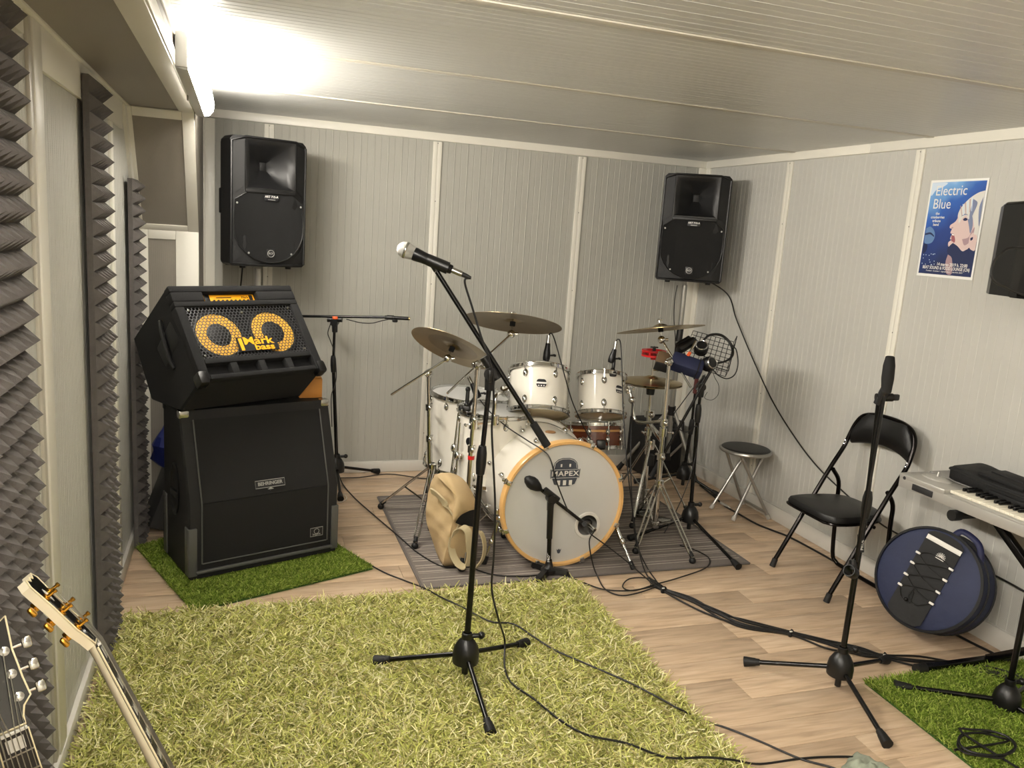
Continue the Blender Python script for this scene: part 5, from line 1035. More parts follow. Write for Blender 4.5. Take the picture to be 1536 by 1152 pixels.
# ================================================================== POSTER
mat('paper_white', (236, 236, 232), 0.55); mat('print_blue', (38, 74, 150), 0.5); mat('print_navy', (18, 34, 78), 0.5); mat('print_sky', (120, 170, 222), 0.5); mat('print_light', (206, 222, 238), 0.5)
mat('print_skin', (214, 190, 186), 0.5); mat('print_skin_shade', (168, 140, 146), 0.5); mat('print_hair', (214, 212, 206), 0.5); mat('print_hair_dark', (120, 130, 160), 0.5); mat('print_mic', (96, 130, 176), 0.5); mat('print_lips', (150, 84, 92), 0.5)
def blue_print():
    m = mat('print_background', (40, 80, 160), 0.5); nt = m.node_tree; b = nt.nodes['Principled BSDF']; tc = nt.nodes.new('ShaderNodeTexCoord'); sp = nt.nodes.new('ShaderNodeSeparateXYZ'); nt.links.new(tc.outputs['Object'], sp.inputs[0])
    ad = nt.nodes.new('ShaderNodeMath'); ad.operation = 'MULTIPLY_ADD'; ad.inputs[1].default_value = -0.55; nt.links.new(sp.outputs[0], ad.inputs[0]); nt.links.new(sp.outputs[1], ad.inputs[2])
    n = nt.nodes.new('ShaderNodeTexNoise'); n.inputs['Scale'].default_value = 9; nt.links.new(tc.outputs['Object'], n.inputs['Vector'])
    a2 = nt.nodes.new('ShaderNodeMath'); a2.operation = 'MULTIPLY_ADD'; a2.inputs[1].default_value = 0.16; nt.links.new(n.outputs[0], a2.inputs[0]); nt.links.new(ad.outputs[0], a2.inputs[2])
    cr = nt.nodes.new('ShaderNodeValToRGB'); e = cr.color_ramp.elements; e[0].position = 0.30; e[0].color = srgb((20, 38, 84)); e[1].position = 0.99; e[1].color = srgb((232, 232, 236))
    for p_, c_ in ((0.55, (28, 58, 128)), (0.72, (42, 92, 176)), (0.86, (120, 172, 224))): x = e.new(p_); x.color = srgb(c_)
    mr = nt.nodes.new('ShaderNodeMapRange'); mr.inputs[1].default_value = -0.26; mr.inputs[2].default_value = 0.38; nt.links.new(a2.outputs[0], mr.inputs[0]); nt.links.new(mr.outputs[0], cr.inputs[0]); nt.links.new(cr.outputs[0], b.inputs['Base Color'])
blue_print()
PYc, PZc, PWd, PHt = 2.842, 1.694, 0.306, 0.428
PMx = Matrix(((0, 0, -1, XR-0.004), (-1, 0, 0, PYc), (0, 1, 0, PZc), (0, 0, 0, 1)))   # local x right, y up, z off the wall
po = thing('concert_poster', 'blue concert poster of a singer on the right wall', 'poster', M=PMx)
MB().box((0, 0, -0.0005), (PWd, PHt, 0.001)).build('sheet', 'paper_white', po, smooth=0)
MB().box((0, 0.001, 0.0003), (PWd-0.018, PHt-0.022, 0.0004)).build('print', 'print_background', po, smooth=0)
# drawing coordinates: crop pixels of a 520x730 reading of the sheet mapped to metres
def pp(x, y): return ((x-0.5)*PWd, (0.5-y)*PHt)
def patch(name, pts, m, z, smooth=True):
    P = [Vector((*pp(*p), 0)) for p in pts]
    if smooth: P = catmull(P+[P[0]], 4)[:-1]
    lim = lambda v, a: max(-a, min(a, v))
    MB().prism([(lim(p.x, PWd/2-0.009), lim(p.y, PHt/2-0.011)) for p in P], z-0.0001, z, None).build(name, m, po, smooth=0)
patch('print_hair', [(.97, .12), (.86, .14), (.74, .19), (.64, .26), (.58, .34), (.60, .42), (.66, .42), (.80, .50), (.97, .62)], 'print_hair', 0.0008)
patch('print_face', [(.62, .33), (.56, .42), (.48, .46), (.475, .49), (.515, .50), (.50, .53), (.505, .545), (.53, .55), (.51, .60), (.54, .61), (.49, .64), (.52, .70), (.62, .68), (.70, .70), (.78, .72), (.88, .66), (.90, .55), (.86, .42), (.76, .32)], 'print_skin', 0.0012)
patch('print_cheek_shade', [(.72, .60), (.78, .66), (.88, .60), (.90, .48), (.86, .52), (.82, .58)], 'print_skin_shade', 0.0016)
patch('print_mouth', [(.525, .545), (.56, .55), (.60, .60), (.60, .635), (.55, .63), (.535, .60)], 'print_lips', 0.0016)
patch('print_teeth', [(.53, .548), (.56, .552), (.57, .565), (.54, .562)], 'paper_white', 0.0020)
patch('print_jaw_shadow', [(.50, .66), (.56, .64), (.66, .67), (.76, .72), (.84, .70), (.90, .76), (.92, .86), (.80, .88), (.66, .84), (.58, .78), (.50, .74)], 'print_navy', 0.0016)
patch('print_fringe', [(.60, .30), (.70, .22), (.84, .18), (.90, .24), (.84, .30), (.78, .40), (.72, .36), (.66, .40), (.62, .44), (.60, .38)], 'print_hair', 0.0020)
patch('print_hair_streak', [(.80, .20), (.88, .24), (.84, .34), (.80, .42), (.78, .34)], 'print_hair_dark', 0.0024)
patch('print_hair_streak', [(.96, .18), (.92, .28), (.94, .40), (.97, .46)], 'print_hair_dark', 0.0024)
patch('print_eye', [(.68, .40), (.72, .385), (.76, .40), (.74, .415), (.70, .415)], 'print_navy', 0.0024); patch('print_brow', [(.64, .375), (.70, .345), (.76, .36), (.71, .358)], 'print_hair_dark', 0.0024)
patch('print_hand', [(.84, .60), (.92, .55), (.97, .58), (.97, .70), (.90, .70), (.85, .66)], 'print_skin', 0.0020)
patch('print_microphone', [(.05, .50), (.12, .48), (.20, .52), (.23, .58), (.20, .64), (.12, .66), (.05, .64)], 'print_mic', 0.0012); patch('print_mic_band', [(.05, .55), (.14, .54), (.21, .57), (.21, .585), (.14, .56), (.05, .57)], 'print_navy', 0.0016)
patch('print_mic_stand', [(.05, .66), (.12, .67), (.11, .74), (.05, .76)], 'print_navy', 0.0016)
patch('print_top_glow', [(.03, .03), (.30, .03), (.24, .07), (.12, .10), (.04, .16)], 'print_light', 0.0008)
rs = random.Random(5); 
for k in range(16): x, y = rs.uniform(.07, .30), rs.uniform(.74, .88); patch('print_spark', [(x, y), (x+.012, y+.004), (x+.008, y+.012), (x-.004, y+.008)], 'print_light', 0.0012, False)
TM = lambda x, y, z=0.0026: Matrix.Translation((*pp(x, y), z))
def ptext(s, size, x, y, m='white_print', **k): return lettering(s, size, TM(x, y), m, po, depth_=0.0001, name='print_lettering', **k)
ptext('Electric', 0.062, .40, .115, xs=0.92); ptext('Blue', 0.062, .27, .25, xs=0.92)
for i, s_ in enumerate(('the', 'cranberries', 'tribute', 'band')): ptext(s_, 0.0165, .22+0.01*(i == 1), .345+i*0.038, bold=0.0003)
ptext('14 marzo 2019 h. 22:00', 0.0200, .62, .865, xs=0.86, bold=0.0004); ptext('BEAT SOUND & FOOD LOUNGE (CN)', 0.0190, .52, .905, xs=0.80, bold=0.0004); ptext('Frossasco - via torino 1 - ingresso libero  -  info 0121 33377', 0.0082, .50, .938, bold=0.0001)
patch('print_neck', [(.52, .76), (.60, .80), (.64, .95), (.54, .95), (.50, .84)], 'print_skin_shade', 0.0012); patch('print_ear', [(.84, .57), (.89, .53), (.92, .57), (.90, .64), (.86, .66)], 'print_skin', 0.0024); patch('print_earpiece', [(.86, .585), (.90, .575), (.90, .60), (.87, .61)], 'print_navy', 0.0028)
patch('print_temple_shade', [(.74, .33), (.82, .36), (.86, .46), (.84, .54), (.80, .47), (.76, .40)], 'print_hair_dark', 0.0014); patch('print_nostril', [(.50, .485), (.53, .48), (.535, .492), (.51, .495)], 'print_skin_shade', 0.0018); patch('print_chin_light', [(.50, .645), (.54, .625), (.58, .635), (.54, .66), (.51, .68)], 'print_skin', 0.0020)
for k in range(6): patch('print_hair_strand', [(.60+.035*k, .27-.016*k), (.61+.036*k, .262-.016*k), (.66+.03*k, .37-.01*k), (.652+.03*k, .372-.01*k)], 'print_light' if k % 2 else 'print_skin_shade', 0.0026, False)
# ================================================================== CYMBAL BAG
mat('nylon_navy', (27, 36, 68), 0.65, bump=0.5, bscale=40, noise=0.12, nscale=8); mat('nylon_black', (13, 13, 14), 0.7, bump=0.3, bscale=60); mat('reflective', (228, 226, 220), 0.35); mat('cord_black', (12, 12, 12), 0.7); mat('nylon_blue', (27, 32, 72), 0.6)
bc = onz(1390, 868, 0.262); bn = ell_normal(1390, 868, 72, 0.92); bx_ = (UP*0.45+RT*0.9); BGM = frame(bc, bn, RT)
bg = thing('cymbal_bag', 'round navy and black cymbal bag with white clips and cords', 'bag', M=BGM); RB = 0.209
MB().lathe([(0, 0.012), (0.10, 0.012), (RB-0.03, 0.008), (RB-0.004, 0.0)], None, 56).build('front_panel', 'nylon_navy', bg)
MB().lathe([(RB-0.003, 0.002), (RB+0.004, -0.002), (RB+0.005, -0.01), (RB+0.002, -0.06)], None, 56).build('front_gusset', 'nylon_navy', bg)
for z in (0.0, -0.062, -0.135): MB().lathe([(RB-0.004, z-0.006), (RB+0.007, z-0.004), (RB+0.008, z+0.003), (RB-0.002, z+0.006)], None, 56).build('piping', 'nylon_black', bg)
MB().lathe([(RB+0.002, -0.06), (RB+0.005, -0.09), (RB+0.003, -0.13), (RB-0.02, -0.138), (0, -0.14)], None, 56).build('rear_gusset', 'nylon_navy', bg)
# black band across the face: local frame turned so it runs along 'a'
up_l = (BGM.inverted().to_3x3() @ UP); rt_l = (BGM.inverted().to_3x3() @ RT); a_dir = (up_l*0.83+rt_l*0.58); a_dir.z = 0; a_dir.normalize(); s_dir = Vector((a_dir.y, -a_dir.x, 0))
FM_ = Matrix(((s_dir.x, a_dir.x, 0, 0), (s_dir.y, a_dir.y, 0, 0), (0, 0, 1, 0.0135), (0, 0, 0, 1)))
def chord(x): return math.sqrt(max(0, (RB-0.006)**2-x*x))
wB0, wB1 = -0.078, 0.075
pts = [(wB0, -chord(wB0)+0.012)] + [(wB0+(wB1-wB0)*i/8, -chord(wB0+(wB1-wB0)*i/8)) for i in range(1, 8)] + [(wB1, -chord(wB1)+0.012), (wB1, chord(wB1)-0.012)] + [(wB1+(wB0-wB1)*i/8, chord(wB1+(wB0-wB1)*i/8)-0.004) for i in range(1, 8)] + [(wB0, chord(wB0)-0.012)]
MB().prism(pts, 0, 0.002, FM_).build('black_band', 'nylon_black', bg, smooth=0)
MB().box((0.0, 0.158, 0.004), (0.150, 0.020, 0.004), M=FM_, bev=0.001).build('reflective_strip', 'reflective', bg)
# fan emblem
b = MB()
for k in range(9):
    a = math.pi*k/8
    for r_ in (0.012, 0.018): b.lathe([(0.0018, 0), (0, 0.0008)], FM_ @ Matrix.Translation((0.012+r_*math.cos(a), 0.105+r_*math.sin(a), 0.0024)), 8)
    b.box((0.012+0.009*math.cos(a), 0.105+0.009*math.sin(a), 0.0026), (0.014, 0.0016, 0.0008), M=FM_, rot=Euler((0, 0, a)).to_matrix())
b.box((0.012, 0.097, 0.0026), (0.036, 0.003, 0.0008), M=FM_); b.build('emblem', 'white_print', bg, smooth=0)
CLL = [(wB0+0.006, 0.078), (wB0+0.006, 0.03), (wB0+0.006, -0.025), (wB0+0.006, -0.075)]; CLR = [(wB1-0.004, 0.085), (wB1-0.004, 0.034), (wB1-0.004, -0.022), (wB1-0.004, -0.075)]
for (x, y) in CLL+CLR: MB().box((x, y, 0.006), (0.020, 0.009, 0.006), M=FM_, bev=0.001).build('cord_clip', 'reflective', bg)
Q = lambda x, y, z=0.007: FM_ @ Vector((x, y, z))
def cord(pts_): MB().tube([Q(*p) for p in pts_], 0.0018, 6, smooth=6).build('elastic_cord', 'cord_black', bg)
for i in range(3): cord([CLL[i], (-0.01, (CLL[i][1]+CLR[i+1][1])/2-0.008, 0.009), CLR[i+1]]); cord([CLL[i+1], (0.0, (CLL[i+1][1]+CLR[i][1])/2+0.004, 0.011), CLR[i]])
cord([CLL[0], (-0.03, 0.10), (0.03, 0.10), CLR[0]]); cord([CLL[3], (-0.045, -0.115), (-0.005, -0.12), (-0.012, -0.07)]); cord([CLR[3], (0.02, -0.115), (-0.02, -0.10), (-0.015, -0.06)])
MB().sphere(Q(-0.022, -0.115), 0.008, 10).build('cord_lock', 'black_plastic', bg)
b = MB(); hp = [(-0.0, RB-0.005, -0.03), (0.02, RB+0.03, -0.045), (0.09, RB+0.012, -0.06), (0.13, RB-0.055, -0.07)]
b.tube([FM_ @ Vector(p) for p in hp], 0.013, 8, smooth=6, flat=0.5); b.build('handle', 'nylon_blue', bg)
# ================================================================== KEYBOARD ON ITS STAND
mat('kb_silver', (186, 184, 178), 0.35, metal=0.35); mat('kb_dark', (40, 40, 42), 0.5); mat('key_white', (238, 232, 214), 0.25, coat=0.3); mat('key_black', (14, 14, 15), 0.25); mat('kb_panel', (150, 148, 144), 0.4, metal=0.3)
KX0, KX1, KY0, KY1, KZ = 2.665, 2.955, 1.05, 2.60, 0.60
kb = thing('keyboard', 'silver electronic keyboard with black case lying on it', 'keyboard', (2.81, 1.82, KZ))
q = relto(kb); q.box(((KX0+KX1)/2+0.0, (KY0+KY1)/2, KZ+0.022), (KX1-KX0, KY1-KY0, 0.044), bev=0.006); q.build('body', 'kb_silver', kb)
q = relto(kb); q.box(((KX0+KX1)/2+0.075, (KY0+KY1)/2, KZ+0.052), (0.135, KY1-KY0-0.01, 0.026), bev=0.006); q.build('control_panel', 'kb_panel', kb)
KE0 = KY1-0.235
for (y0, y1) in ((KE0, KY1), (KY0, KY0+0.06)):
    q = relto(kb); q.box((KX0+0.073, (y0+y1)/2, KZ+0.05), (0.148, y1-y0, 0.022), bev=0.005); q.build('end_block', 'kb_silver', kb)
q = relto(kb); q.box((KX0-0.001, KY1-0.13, KZ+0.022), (0.006, 0.105, 0.026), bev=0.002); q.build('front_slot', 'kb_dark', kb); q = relto(kb); q.lathe([(0.008, 0), (0.006, 0.003), (0, 0.003)], frame((KX0-0.0005, KY1-0.03, KZ+0.045), (-1, 0, 0)), 12); q.build('jack', 'kb_dark', kb)
q = relto(kb); q.box((KX0+0.012, (KE0+KY0)/2, KZ+0.047), (0.022, KE0-KY0-0.06, 0.01), bev=0.003); q.build('key_slip', 'kb_silver', kb)
wk = 0.0205; n_ = int((KE0-0.004-(KY0+0.064))/wk); wm = MB().box((0, 0, 0), (0.125, wk-0.0012, 0.012), bev=0.0012).mesh('white_key', 'key_white'); bm_ = MB().box((0, 0, 0), (0.08, 0.011, 0.014), bev=0.002).mesh('black_key', 'key_black')
for i in range(n_):
    o = bpy.data.objects.new('white_key', wm); COL.objects.link(o); o.parent = kb; o.location = Vector((KX0+0.087, KE0-0.004-wk*(i+0.5), KZ+0.055))-kb.location
    if i % 7 not in (2, 6):
        o = bpy.data.objects.new('black_key', bm_); COL.objects.link(o); o.parent = kb; o.location = Vector((KX0+0.109, KE0-0.004-wk*(i+1), KZ+0.066))-kb.location
q = relto(kb); q.lathe([(0.055, 0), (0.05, 0.006), (0.03, 0.010), (0, 0.011)], Matrix.Translation((KX0+0.10, KY1-0.10, KZ+0.06)) @ Matrix.Diagonal((0.8, 1.3, 1, 1)), 28); q.build('pitch_pad', 'kb_silver', kb); q = relto(kb); q.cyl((KX0+0.10, KY1-0.10, KZ+0.07), (KX0+0.105, KY1-0.10, KZ+0.09), 0.005, 0.004, 10); q.build('joystick', 'kb_silver', kb)
# X stand
xs_ = thing('keyboard_stand', 'black X-shaped stand under the silver keyboard', 'keyboard stand', (2.75, 1.85, 0))
def xbar(y, z, x0, x1, nm):
    q = relto(xs_); q.box(((x0+x1)/2, y, z), (x1-x0, 0.028, 0.028), bev=0.004); o = q.build(nm, 'black_metal', xs_)
    for x, s in ((x0, -1), (x1, 1)): q = relto(xs_); q.cyl((x-s*0.03, y, z), (x+s*0.012, y, z), 0.021, 0.022, 16); q.build('end_cap', 'rubber', o)
xbar(2.30, KZ-0.022, 2.66, 2.93, 'top_bar'); xbar(1.45, KZ-0.022, 2.615, 2.93, 'top_bar'); xbar(2.16, 0.022, 2.46, 2.90, 'floor_bar'); xbar(1.55, 0.022, 2.46, 2.90, 'floor_bar')
for (ya, za, yb, zb_, x) in ((2.30, KZ-0.03, 1.55, 0.03, 2.86), (1.45, KZ-0.03, 2.16, 0.03, 2.81)):
    q = relto(xs_); a_, b_ = Vector((x, ya, za)), Vector((x, yb, zb_)); d = b_-a_; q.box((a_+b_)/2, (0.03, 0.03, d.length), rot=frame((0, 0, 0), d, (1, 0, 0)).to_3x3(), bev=0.003); q.build('leg', 'black_metal', xs_)
q = relto(xs_); q.cyl((2.78, 1.86, 0.29), (2.88, 1.86, 0.29), 0.035, n=20); q.build('pivot', 'black_plastic', xs_)
# soft case on top
mat('case_black', (10, 10, 11), 0.75, bump=0.5, bscale=120); cs = thing('soft_case', 'black zipped soft case lying on the keyboard', 'case', M=Matrix.Translation((2.882, 2.305, KZ+0.066)) @ Matrix.Rotation(math.radians(-4), 4, 'Z') @ Matrix.Rotation(math.radians(-2), 4, 'Y'))
def cring(z, k, n=28, hx=0.08, hy=0.2):
    out = []
    for i in range(n):
        a = 2*math.pi*i/n; c, s_ = math.cos(a), math.sin(a); e = 0.28
        out.append(Vector((math.copysign(abs(c)**e, c)*hx*k, math.copysign(abs(s_)**e, s_)*hy*k, z+0.006*math.sin(a*2+0.6)*k+(0.012 if s_ > 0.2 else 0)*(z > 0.03))))
    return out
MB().loft([cring(0.0, 0.96), cring(0.008, 1.0), cring(0.034, 1.0), cring(0.046, 0.95), cring(0.05, 0.6)]).build('body', 'case_black', cs, smooth=60)
MB().tube(cring(0.034, 1.012), 0.004, 6, closed=True).build('zip', 'cord_black', cs)
MB().box((-0.005, -0.05, 0.06), (0.11, 0.22, 0.022), bev=0.009).build('front_pocket', 'case_black', cs); MB().box((0.012, -0.045, 0.073), (0.07, 0.15, 0.008), bev=0.003).build('pocket_flap', 'nylon_black', cs)
MB().box((-0.075, -0.12, 0.012), (0.025, 0.18, 0.024), bev=0.008).build('side_handle', 'case_black', cs)
gl = thing('sunglasses', 'dark looped strap lying on the keyboard panel', 'strap', (2.83, 2.02, KZ+0.066)); q = relto(gl); q.tube([Vector((2.79, 2.075, KZ+0.07)), Vector((2.80, 2.06, KZ+0.093)), Vector((2.82, 2.02, KZ+0.10)), Vector((2.84, 1.99, KZ+0.085)), Vector((2.82, 2.0, KZ+0.07)), Vector((2.80, 2.04, KZ+0.069))], 0.005, 8, smooth=6, closed=False); q.build('loop', 'cord_black', gl); gl.name = 'cable_loop'; gl['label'] = 'black cable loop lying on the keyboard panel'; gl['category'] = 'cable'
# ================================================================== STAND WITH ACOUSTIC SHIELD
O3 = onz(1507, 1066, 0); f3 = [onz(1347, 1028, 0.02), Vector((O3.x+0.30, O3.y+0.12, 0)), Vector((O3.x+0.02, O3.y-0.33, 0))]
t3 = Vector((O3.x+0.005, O3.y, 1.42))
s3 = mic_stand('black microphone stand carrying the black acoustic shield', O3, f3, [t3], None, zd=above(O3, 1505, 1048).z, clutch_at=Vector((O3.x, O3.y, 0.85)))
sh = thing('acoustic_shield', 'black curved acoustic shield on a microphone stand by the poster', 'acoustic shield', (O3.x, O3.y, 1.44))
zc0, zc1 = 1.455, 1.745; cen = Vector((O3.x+0.0, O3.y+0.02, 0)); pr_ = 0.27
angs = [math.radians(a) for a in (172, 148, 122, 94, 66, 40, 16)]
for a0, a1 in zip(angs, angs[1:]):
    p0, p1 = cen+Vector((math.cos(a0), math.sin(a0), 0))*pr_, cen+Vector((math.cos(a1), math.sin(a1), 0))*pr_; i0, i1 = cen+Vector((math.cos(a0), math.sin(a0), 0))*(pr_-0.03), cen+Vector((math.cos(a1), math.sin(a1), 0))*(pr_-0.03)
    q = relto(sh); q.loft([[v+Vector((0, 0, zc0)) for v in (p0, p1, i1, i0)], [v+Vector((0, 0, zc1)) for v in (p0, p1, i1, i0)]]); q.build('shield_panel', 'black_plastic', sh, smooth=20)
q = relto(sh); q.tube([cen+Vector((math.cos(a), math.sin(a), 0))*(pr_-0.012)+Vector((0, 0, zc1+0.002)) for a in angs], 0.008, 8); q.build('top_edge', 'black_metal', sh)
q = relto(sh); q.box((O3.x, O3.y+0.13, 1.45), (0.05, 0.26, 0.016), bev=0.004); q.cyl((O3.x, O3.y, 1.405), (O3.x, O3.y, 1.455), 0.014, n=12); q.build('bracket', 'black_metal', sh)
lc = thing('coiled_cable', 'black cable looped over the acoustic shield', 'cable', (O3.x-0.2, O3.y, 1.5)); q = relto(lc); lp_ = [dep(1536, 372, 2.36), dep(1512, 373, 2.36), dep(1494, 388, 2.36), dep(1487, 406, 2.36), dep(1491, 421, 2.36), dep(1510, 432, 2.36), dep(1540, 444, 2.36), dep(1575, 452, 2.4)]; q.tube(lp_, 0.0038, 8, smooth=8); q.build('loop', 'cable_black', lc)
# ================================================================== BEIGE BAG
mat('canvas_beige', (190, 166, 126), 0.9, noise=0.06, nscale=12, bump=0.35, bscale=60); mat('strap_beige', (186, 172, 138), 0.9, bump=0.4, bscale=300); mat('bag_opening_black', (16, 15, 14), 0.95)
BB = onz(672, 846, 0); dB_ = depth(BB); bgb = thing('shoulder_bag', 'beige canvas shoulder bag slumped against the cymbal stands', 'bag', BB)
def bagpt(x, y, off):
    p = above(BB + Vector((FW.x, FW.y, 0)).normalized()*off, x, y); p.z = max(p.z, 0.012); return p
ROWS = [(709, 661, 668, 676, .05, -.01, .05), (714, 651, 668, 690, .05, -.035, .045), (724, 646, 676, 700, .05, -.05, .04), (740, 642, 686, 709, .05, -.07, .03), (755, 640, 690, 714, .05, -.078, .02), (770, 638.5, 684, 716, .05, -.085, .02), (785, 640, 678, 716, .05, -.09, .02), (800, 645, 675, 716, .045, -.09, .02), (815, 650, 673, 714, .04, -.09, .02), (830, 655, 668, 712, .03, -.088, .02), (845, 661, 665, 708, .01, -.08, .02), (849, 665, 669, 702, 0, -.06, .03)]
def brow(y):
    for a_, b_ in zip(ROWS, ROWS[1:]):
        if a_[0] <= y <= b_[0]: t_ = (y-a_[0])/(b_[0]-a_[0]); return [a_[k]+(b_[k]-a_[k])*t_ for k in range(7)]
    return list(ROWS[0] if y < ROWS[0][0] else ROWS[-1])
def boff(x, y):
    _, l, r_, R_x, ol, orr, oR = brow(y)
    if x <= r_: t_ = max(0, (x-l)/(r_-l+1e-6)); return ol+(orr-ol)*t_-0.022*math.sin(math.pi*t_)
    t_ = min(1, (x-r_)/(R_x-r_+1e-6)); return orr+(oR-orr)*t_-0.012*math.sin(math.pi*t_)
rings = []
for k in range(37):
    y = 709+140*k/36; _, l, r_, R_x, ol, orr, oR = brow(y); ring = []
    for u in range(9):
        t_ = u/8; x = l+(r_-l)*t_; ring.append(bagpt(x, y, boff(x, y)+0.006*math.sin(y*0.17+t_*7)+0.004*math.sin(y*0.31-t_*11)))
    for u in range(1, 7):
        t_ = u/6; x = r_+(R_x-r_)*t_; ring.append(bagpt(x, y, boff(x, y)+0.004*math.sin(y*0.23+t_*9)))
    for u in range(1, 5):
        t_ = u/5; x = R_x+(l-R_x)*t_; ring.append(bagpt(x, y, max(ol, oR)+0.05*math.sin(math.pi*t_)))
    rings.append(ring)
q = relto(bgb); q.loft(rings); q.build('body', 'canvas_beige', bgb, smooth=60)
def patch3(name, pts, lift, m, th=0.008):
    P2 = catmull([Vector((x, y, 0)) for x, y in pts]+[Vector((*pts[0], 0))], 3)[:-1]; c_ = sum(P2, Vector())/len(P2); q = relto(bgb); rg = []
    for k_, o in ((1.0, th), (1.0, 0), (0.8, -0.003), (0.5, -0.004), (0.2, -0.004)):
        rg.append([bagpt(c_.x+(p.x-c_.x)*k_, c_.y+(p.y-c_.y)*k_, boff(c_.x+(p.x-c_.x)*k_, c_.y+(p.y-c_.y)*k_)-lift+o) for p in P2])
    q.loft(rg); return q.build(name, m, bgb, smooth=50)
patch3('opening', [(683, 784), (690, 774), (702, 767), (714, 764), (717, 778), (713, 790), (704, 789), (692, 788)], 0.012, 'bag_opening_black')  # near-black patch laid over the closed body as the opening
patch3('flap', [(655, 713), (668, 709), (688, 715), (703, 730), (712, 748), (716, 762), (704, 766), (692, 772), (681, 782), (679, 768), (682, 750), (676, 736), (664, 724)], 0.022, 'canvas_beige', 0.02)
patch3('side_pocket', [(679, 792), (690, 797), (700, 791), (712, 793), (711, 818), (708, 838), (690, 843), (672, 842), (676, 815)], 0.014, 'canvas_beige')
def ribbon(name, pts, wdir, w, m, th=0.0025):
    P = catmull(pts, 6); wd = Vector(wdir).normalized()*w/2; q = relto(bgb); rings = []
    for i_, p in enumerate(P):
        d = (P[min(i_+1, len(P)-1)]-P[max(i_-1, 0)]).normalized(); ww = (wd-d*wd.dot(d)); ww = ww.normalized()*w/2 if ww.length > 1e-5 else wd; nn_ = d.cross(ww).normalized()*th; rings.append([p-ww-nn_, p+ww-nn_, p+ww+nn_, p-ww+nn_])
    q.loft(rings); q.build(name, m, bgb, smooth=40)
ribbon('strap', [bagpt(x, y, o) for x, y, o in ((681, 806, -0.085), (685, 795, -0.10), (694, 791, -0.11), (702, 798, -0.118), (704, 818, -0.118), (705, 836, -0.11), (700, 849, -0.11), (690, 848, -0.11), (681, 836, -0.10), (677, 820, -0.09), (679, 806, -0.085))], RT*0.75+FW*0.5+UP*0.3, 0.034, 'strap_beige')
ribbon('strap', [bagpt(x, y, o) for x, y, o in ((712, 796, -0.04), (722, 800, -0.05), (727, 818, -0.05), (724, 838, -0.06), (714, 852, -0.08))], FW*0.8+RT*0.4, 0.03, 'strap_beige')
ribbon('webbing', [bagpt(x, y, o) for x, y, o in ((647, 736, -0.03), (656, 742, -0.06), (668, 756, -0.079), (678, 772, -0.08))], UP*0.8-RT*0.5, 0.03, 'strap_beige', 0.004)
ribbon('seam', [bagpt(x, y, o) for x, y, o in ((688, 786, -0.076), (680, 806, -0.078), (672, 828, -0.07), (664, 846, -0.04))], RT, 0.006, 'strap_beige', 0.006)
# ================================================================== WIRE BASKET, HEADPHONES
mat('wire_black', (14, 14, 14), 0.4, metal=0.4); mat('headphone_black', (11, 11, 12), 0.45); mat('silver_ring', (190, 190, 188), 0.25, metal=0.9); mat('brown_box', (92, 72, 50), 0.6); mat('pouch_blue', (26, 32, 62), 0.6); mat('dark_red', (84, 30, 26), 0.5)
dq = depth(tK)
TL, TR, BR_, BL_ = dep(1040, 496, dq+0.12), dep(1101, 513, dq+0.10), dep(1088, 565, dq-0.04), dep(1020, 545, dq-0.02)
bk = thing('wire_basket', 'black wire basket tray fixed on the boom stand', 'basket', BL_)
lerp2 = lambda u, v: TL.lerp(TR, u).lerp(BL_.lerp(BR_, u), v)
NX, NY = 9, 8
for i in range(NX+1): q = relto(bk); q.tube([lerp2(i/NX, v/6) for v in range(7)], 0.0018, 5); q.build('wire', 'wire_black', bk)
for j in range(NY+1): q = relto(bk); q.tube([lerp2(u/6, j/NY) for u in range(7)], 0.0018, 5); q.build('wire', 'wire_black', bk)
nb = (TR-TL).cross(BL_-TL).normalized(); nb = nb if nb.dot(FW) < 0 else -nb
for e0, e1 in ((TR, BR_), (BL_, BR_)):
    q = relto(bk); q.tube([e0+nb*0.05, e1+nb*0.05], 0.0026, 6); q.build('rim_wire', 'wire_black', bk)
    for k in range(6): q = relto(bk); p = e0.lerp(e1, k/5); q.tube([p, p+nb*0.05], 0.0018, 5); q.build('wire', 'wire_black', bk)
def headphones(label, c1_, c2_, arc, ring=True):
    t = thing('headphones', label, 'headphones', c1_); q = relto(t); q.tube(arc, 0.0045, 8, smooth=6, flat=1.6); q.build('headband', 'headphone_black', t)
    for c_, n_ in ((c1_, (nb*1.0-RT*0.15)), (c2_, (nb*0.8+RT*0.3-UP*0.3))):
        F_ = frame(c_, n_, RT); q = relto(t); q.lathe([(0, -0.03), (0.032, -0.03), (0.038, -0.02), (0.038, 0.0), (0.033, 0.012), (0.026, 0.016), (0, 0.016)], F_, 28); e = q.build('ear_cup', 'headphone_black', t)
        q = relto(t); q.lathe([(0.025, 0.015), (0.029, 0.018), (0.032, 0.013)], F_, 28); q.build('ear_ring', 'silver_ring', e); q = relto(t); q.lathe([(0, -0.045), (0.025, -0.045), (0.036, -0.035), (0.036, -0.028)], F_, 28); q.build('ear_pad', 'felt', e)
    return t
g1, g2 = dep(1052, 520, dq-0.03), dep(1066, 545, dq-0.07)
headphones('black headphones with silver ringed ear cups in the wire basket', g1, g2, [g1+UP*0.02, dep(1064, 503, dq), dep(1082, 503, dq+0.02), dep(1096, 516, dq+0.02), dep(1099, 532, dq-0.02), dep(1090, 541, dq-0.06), g2+RT*0.035])
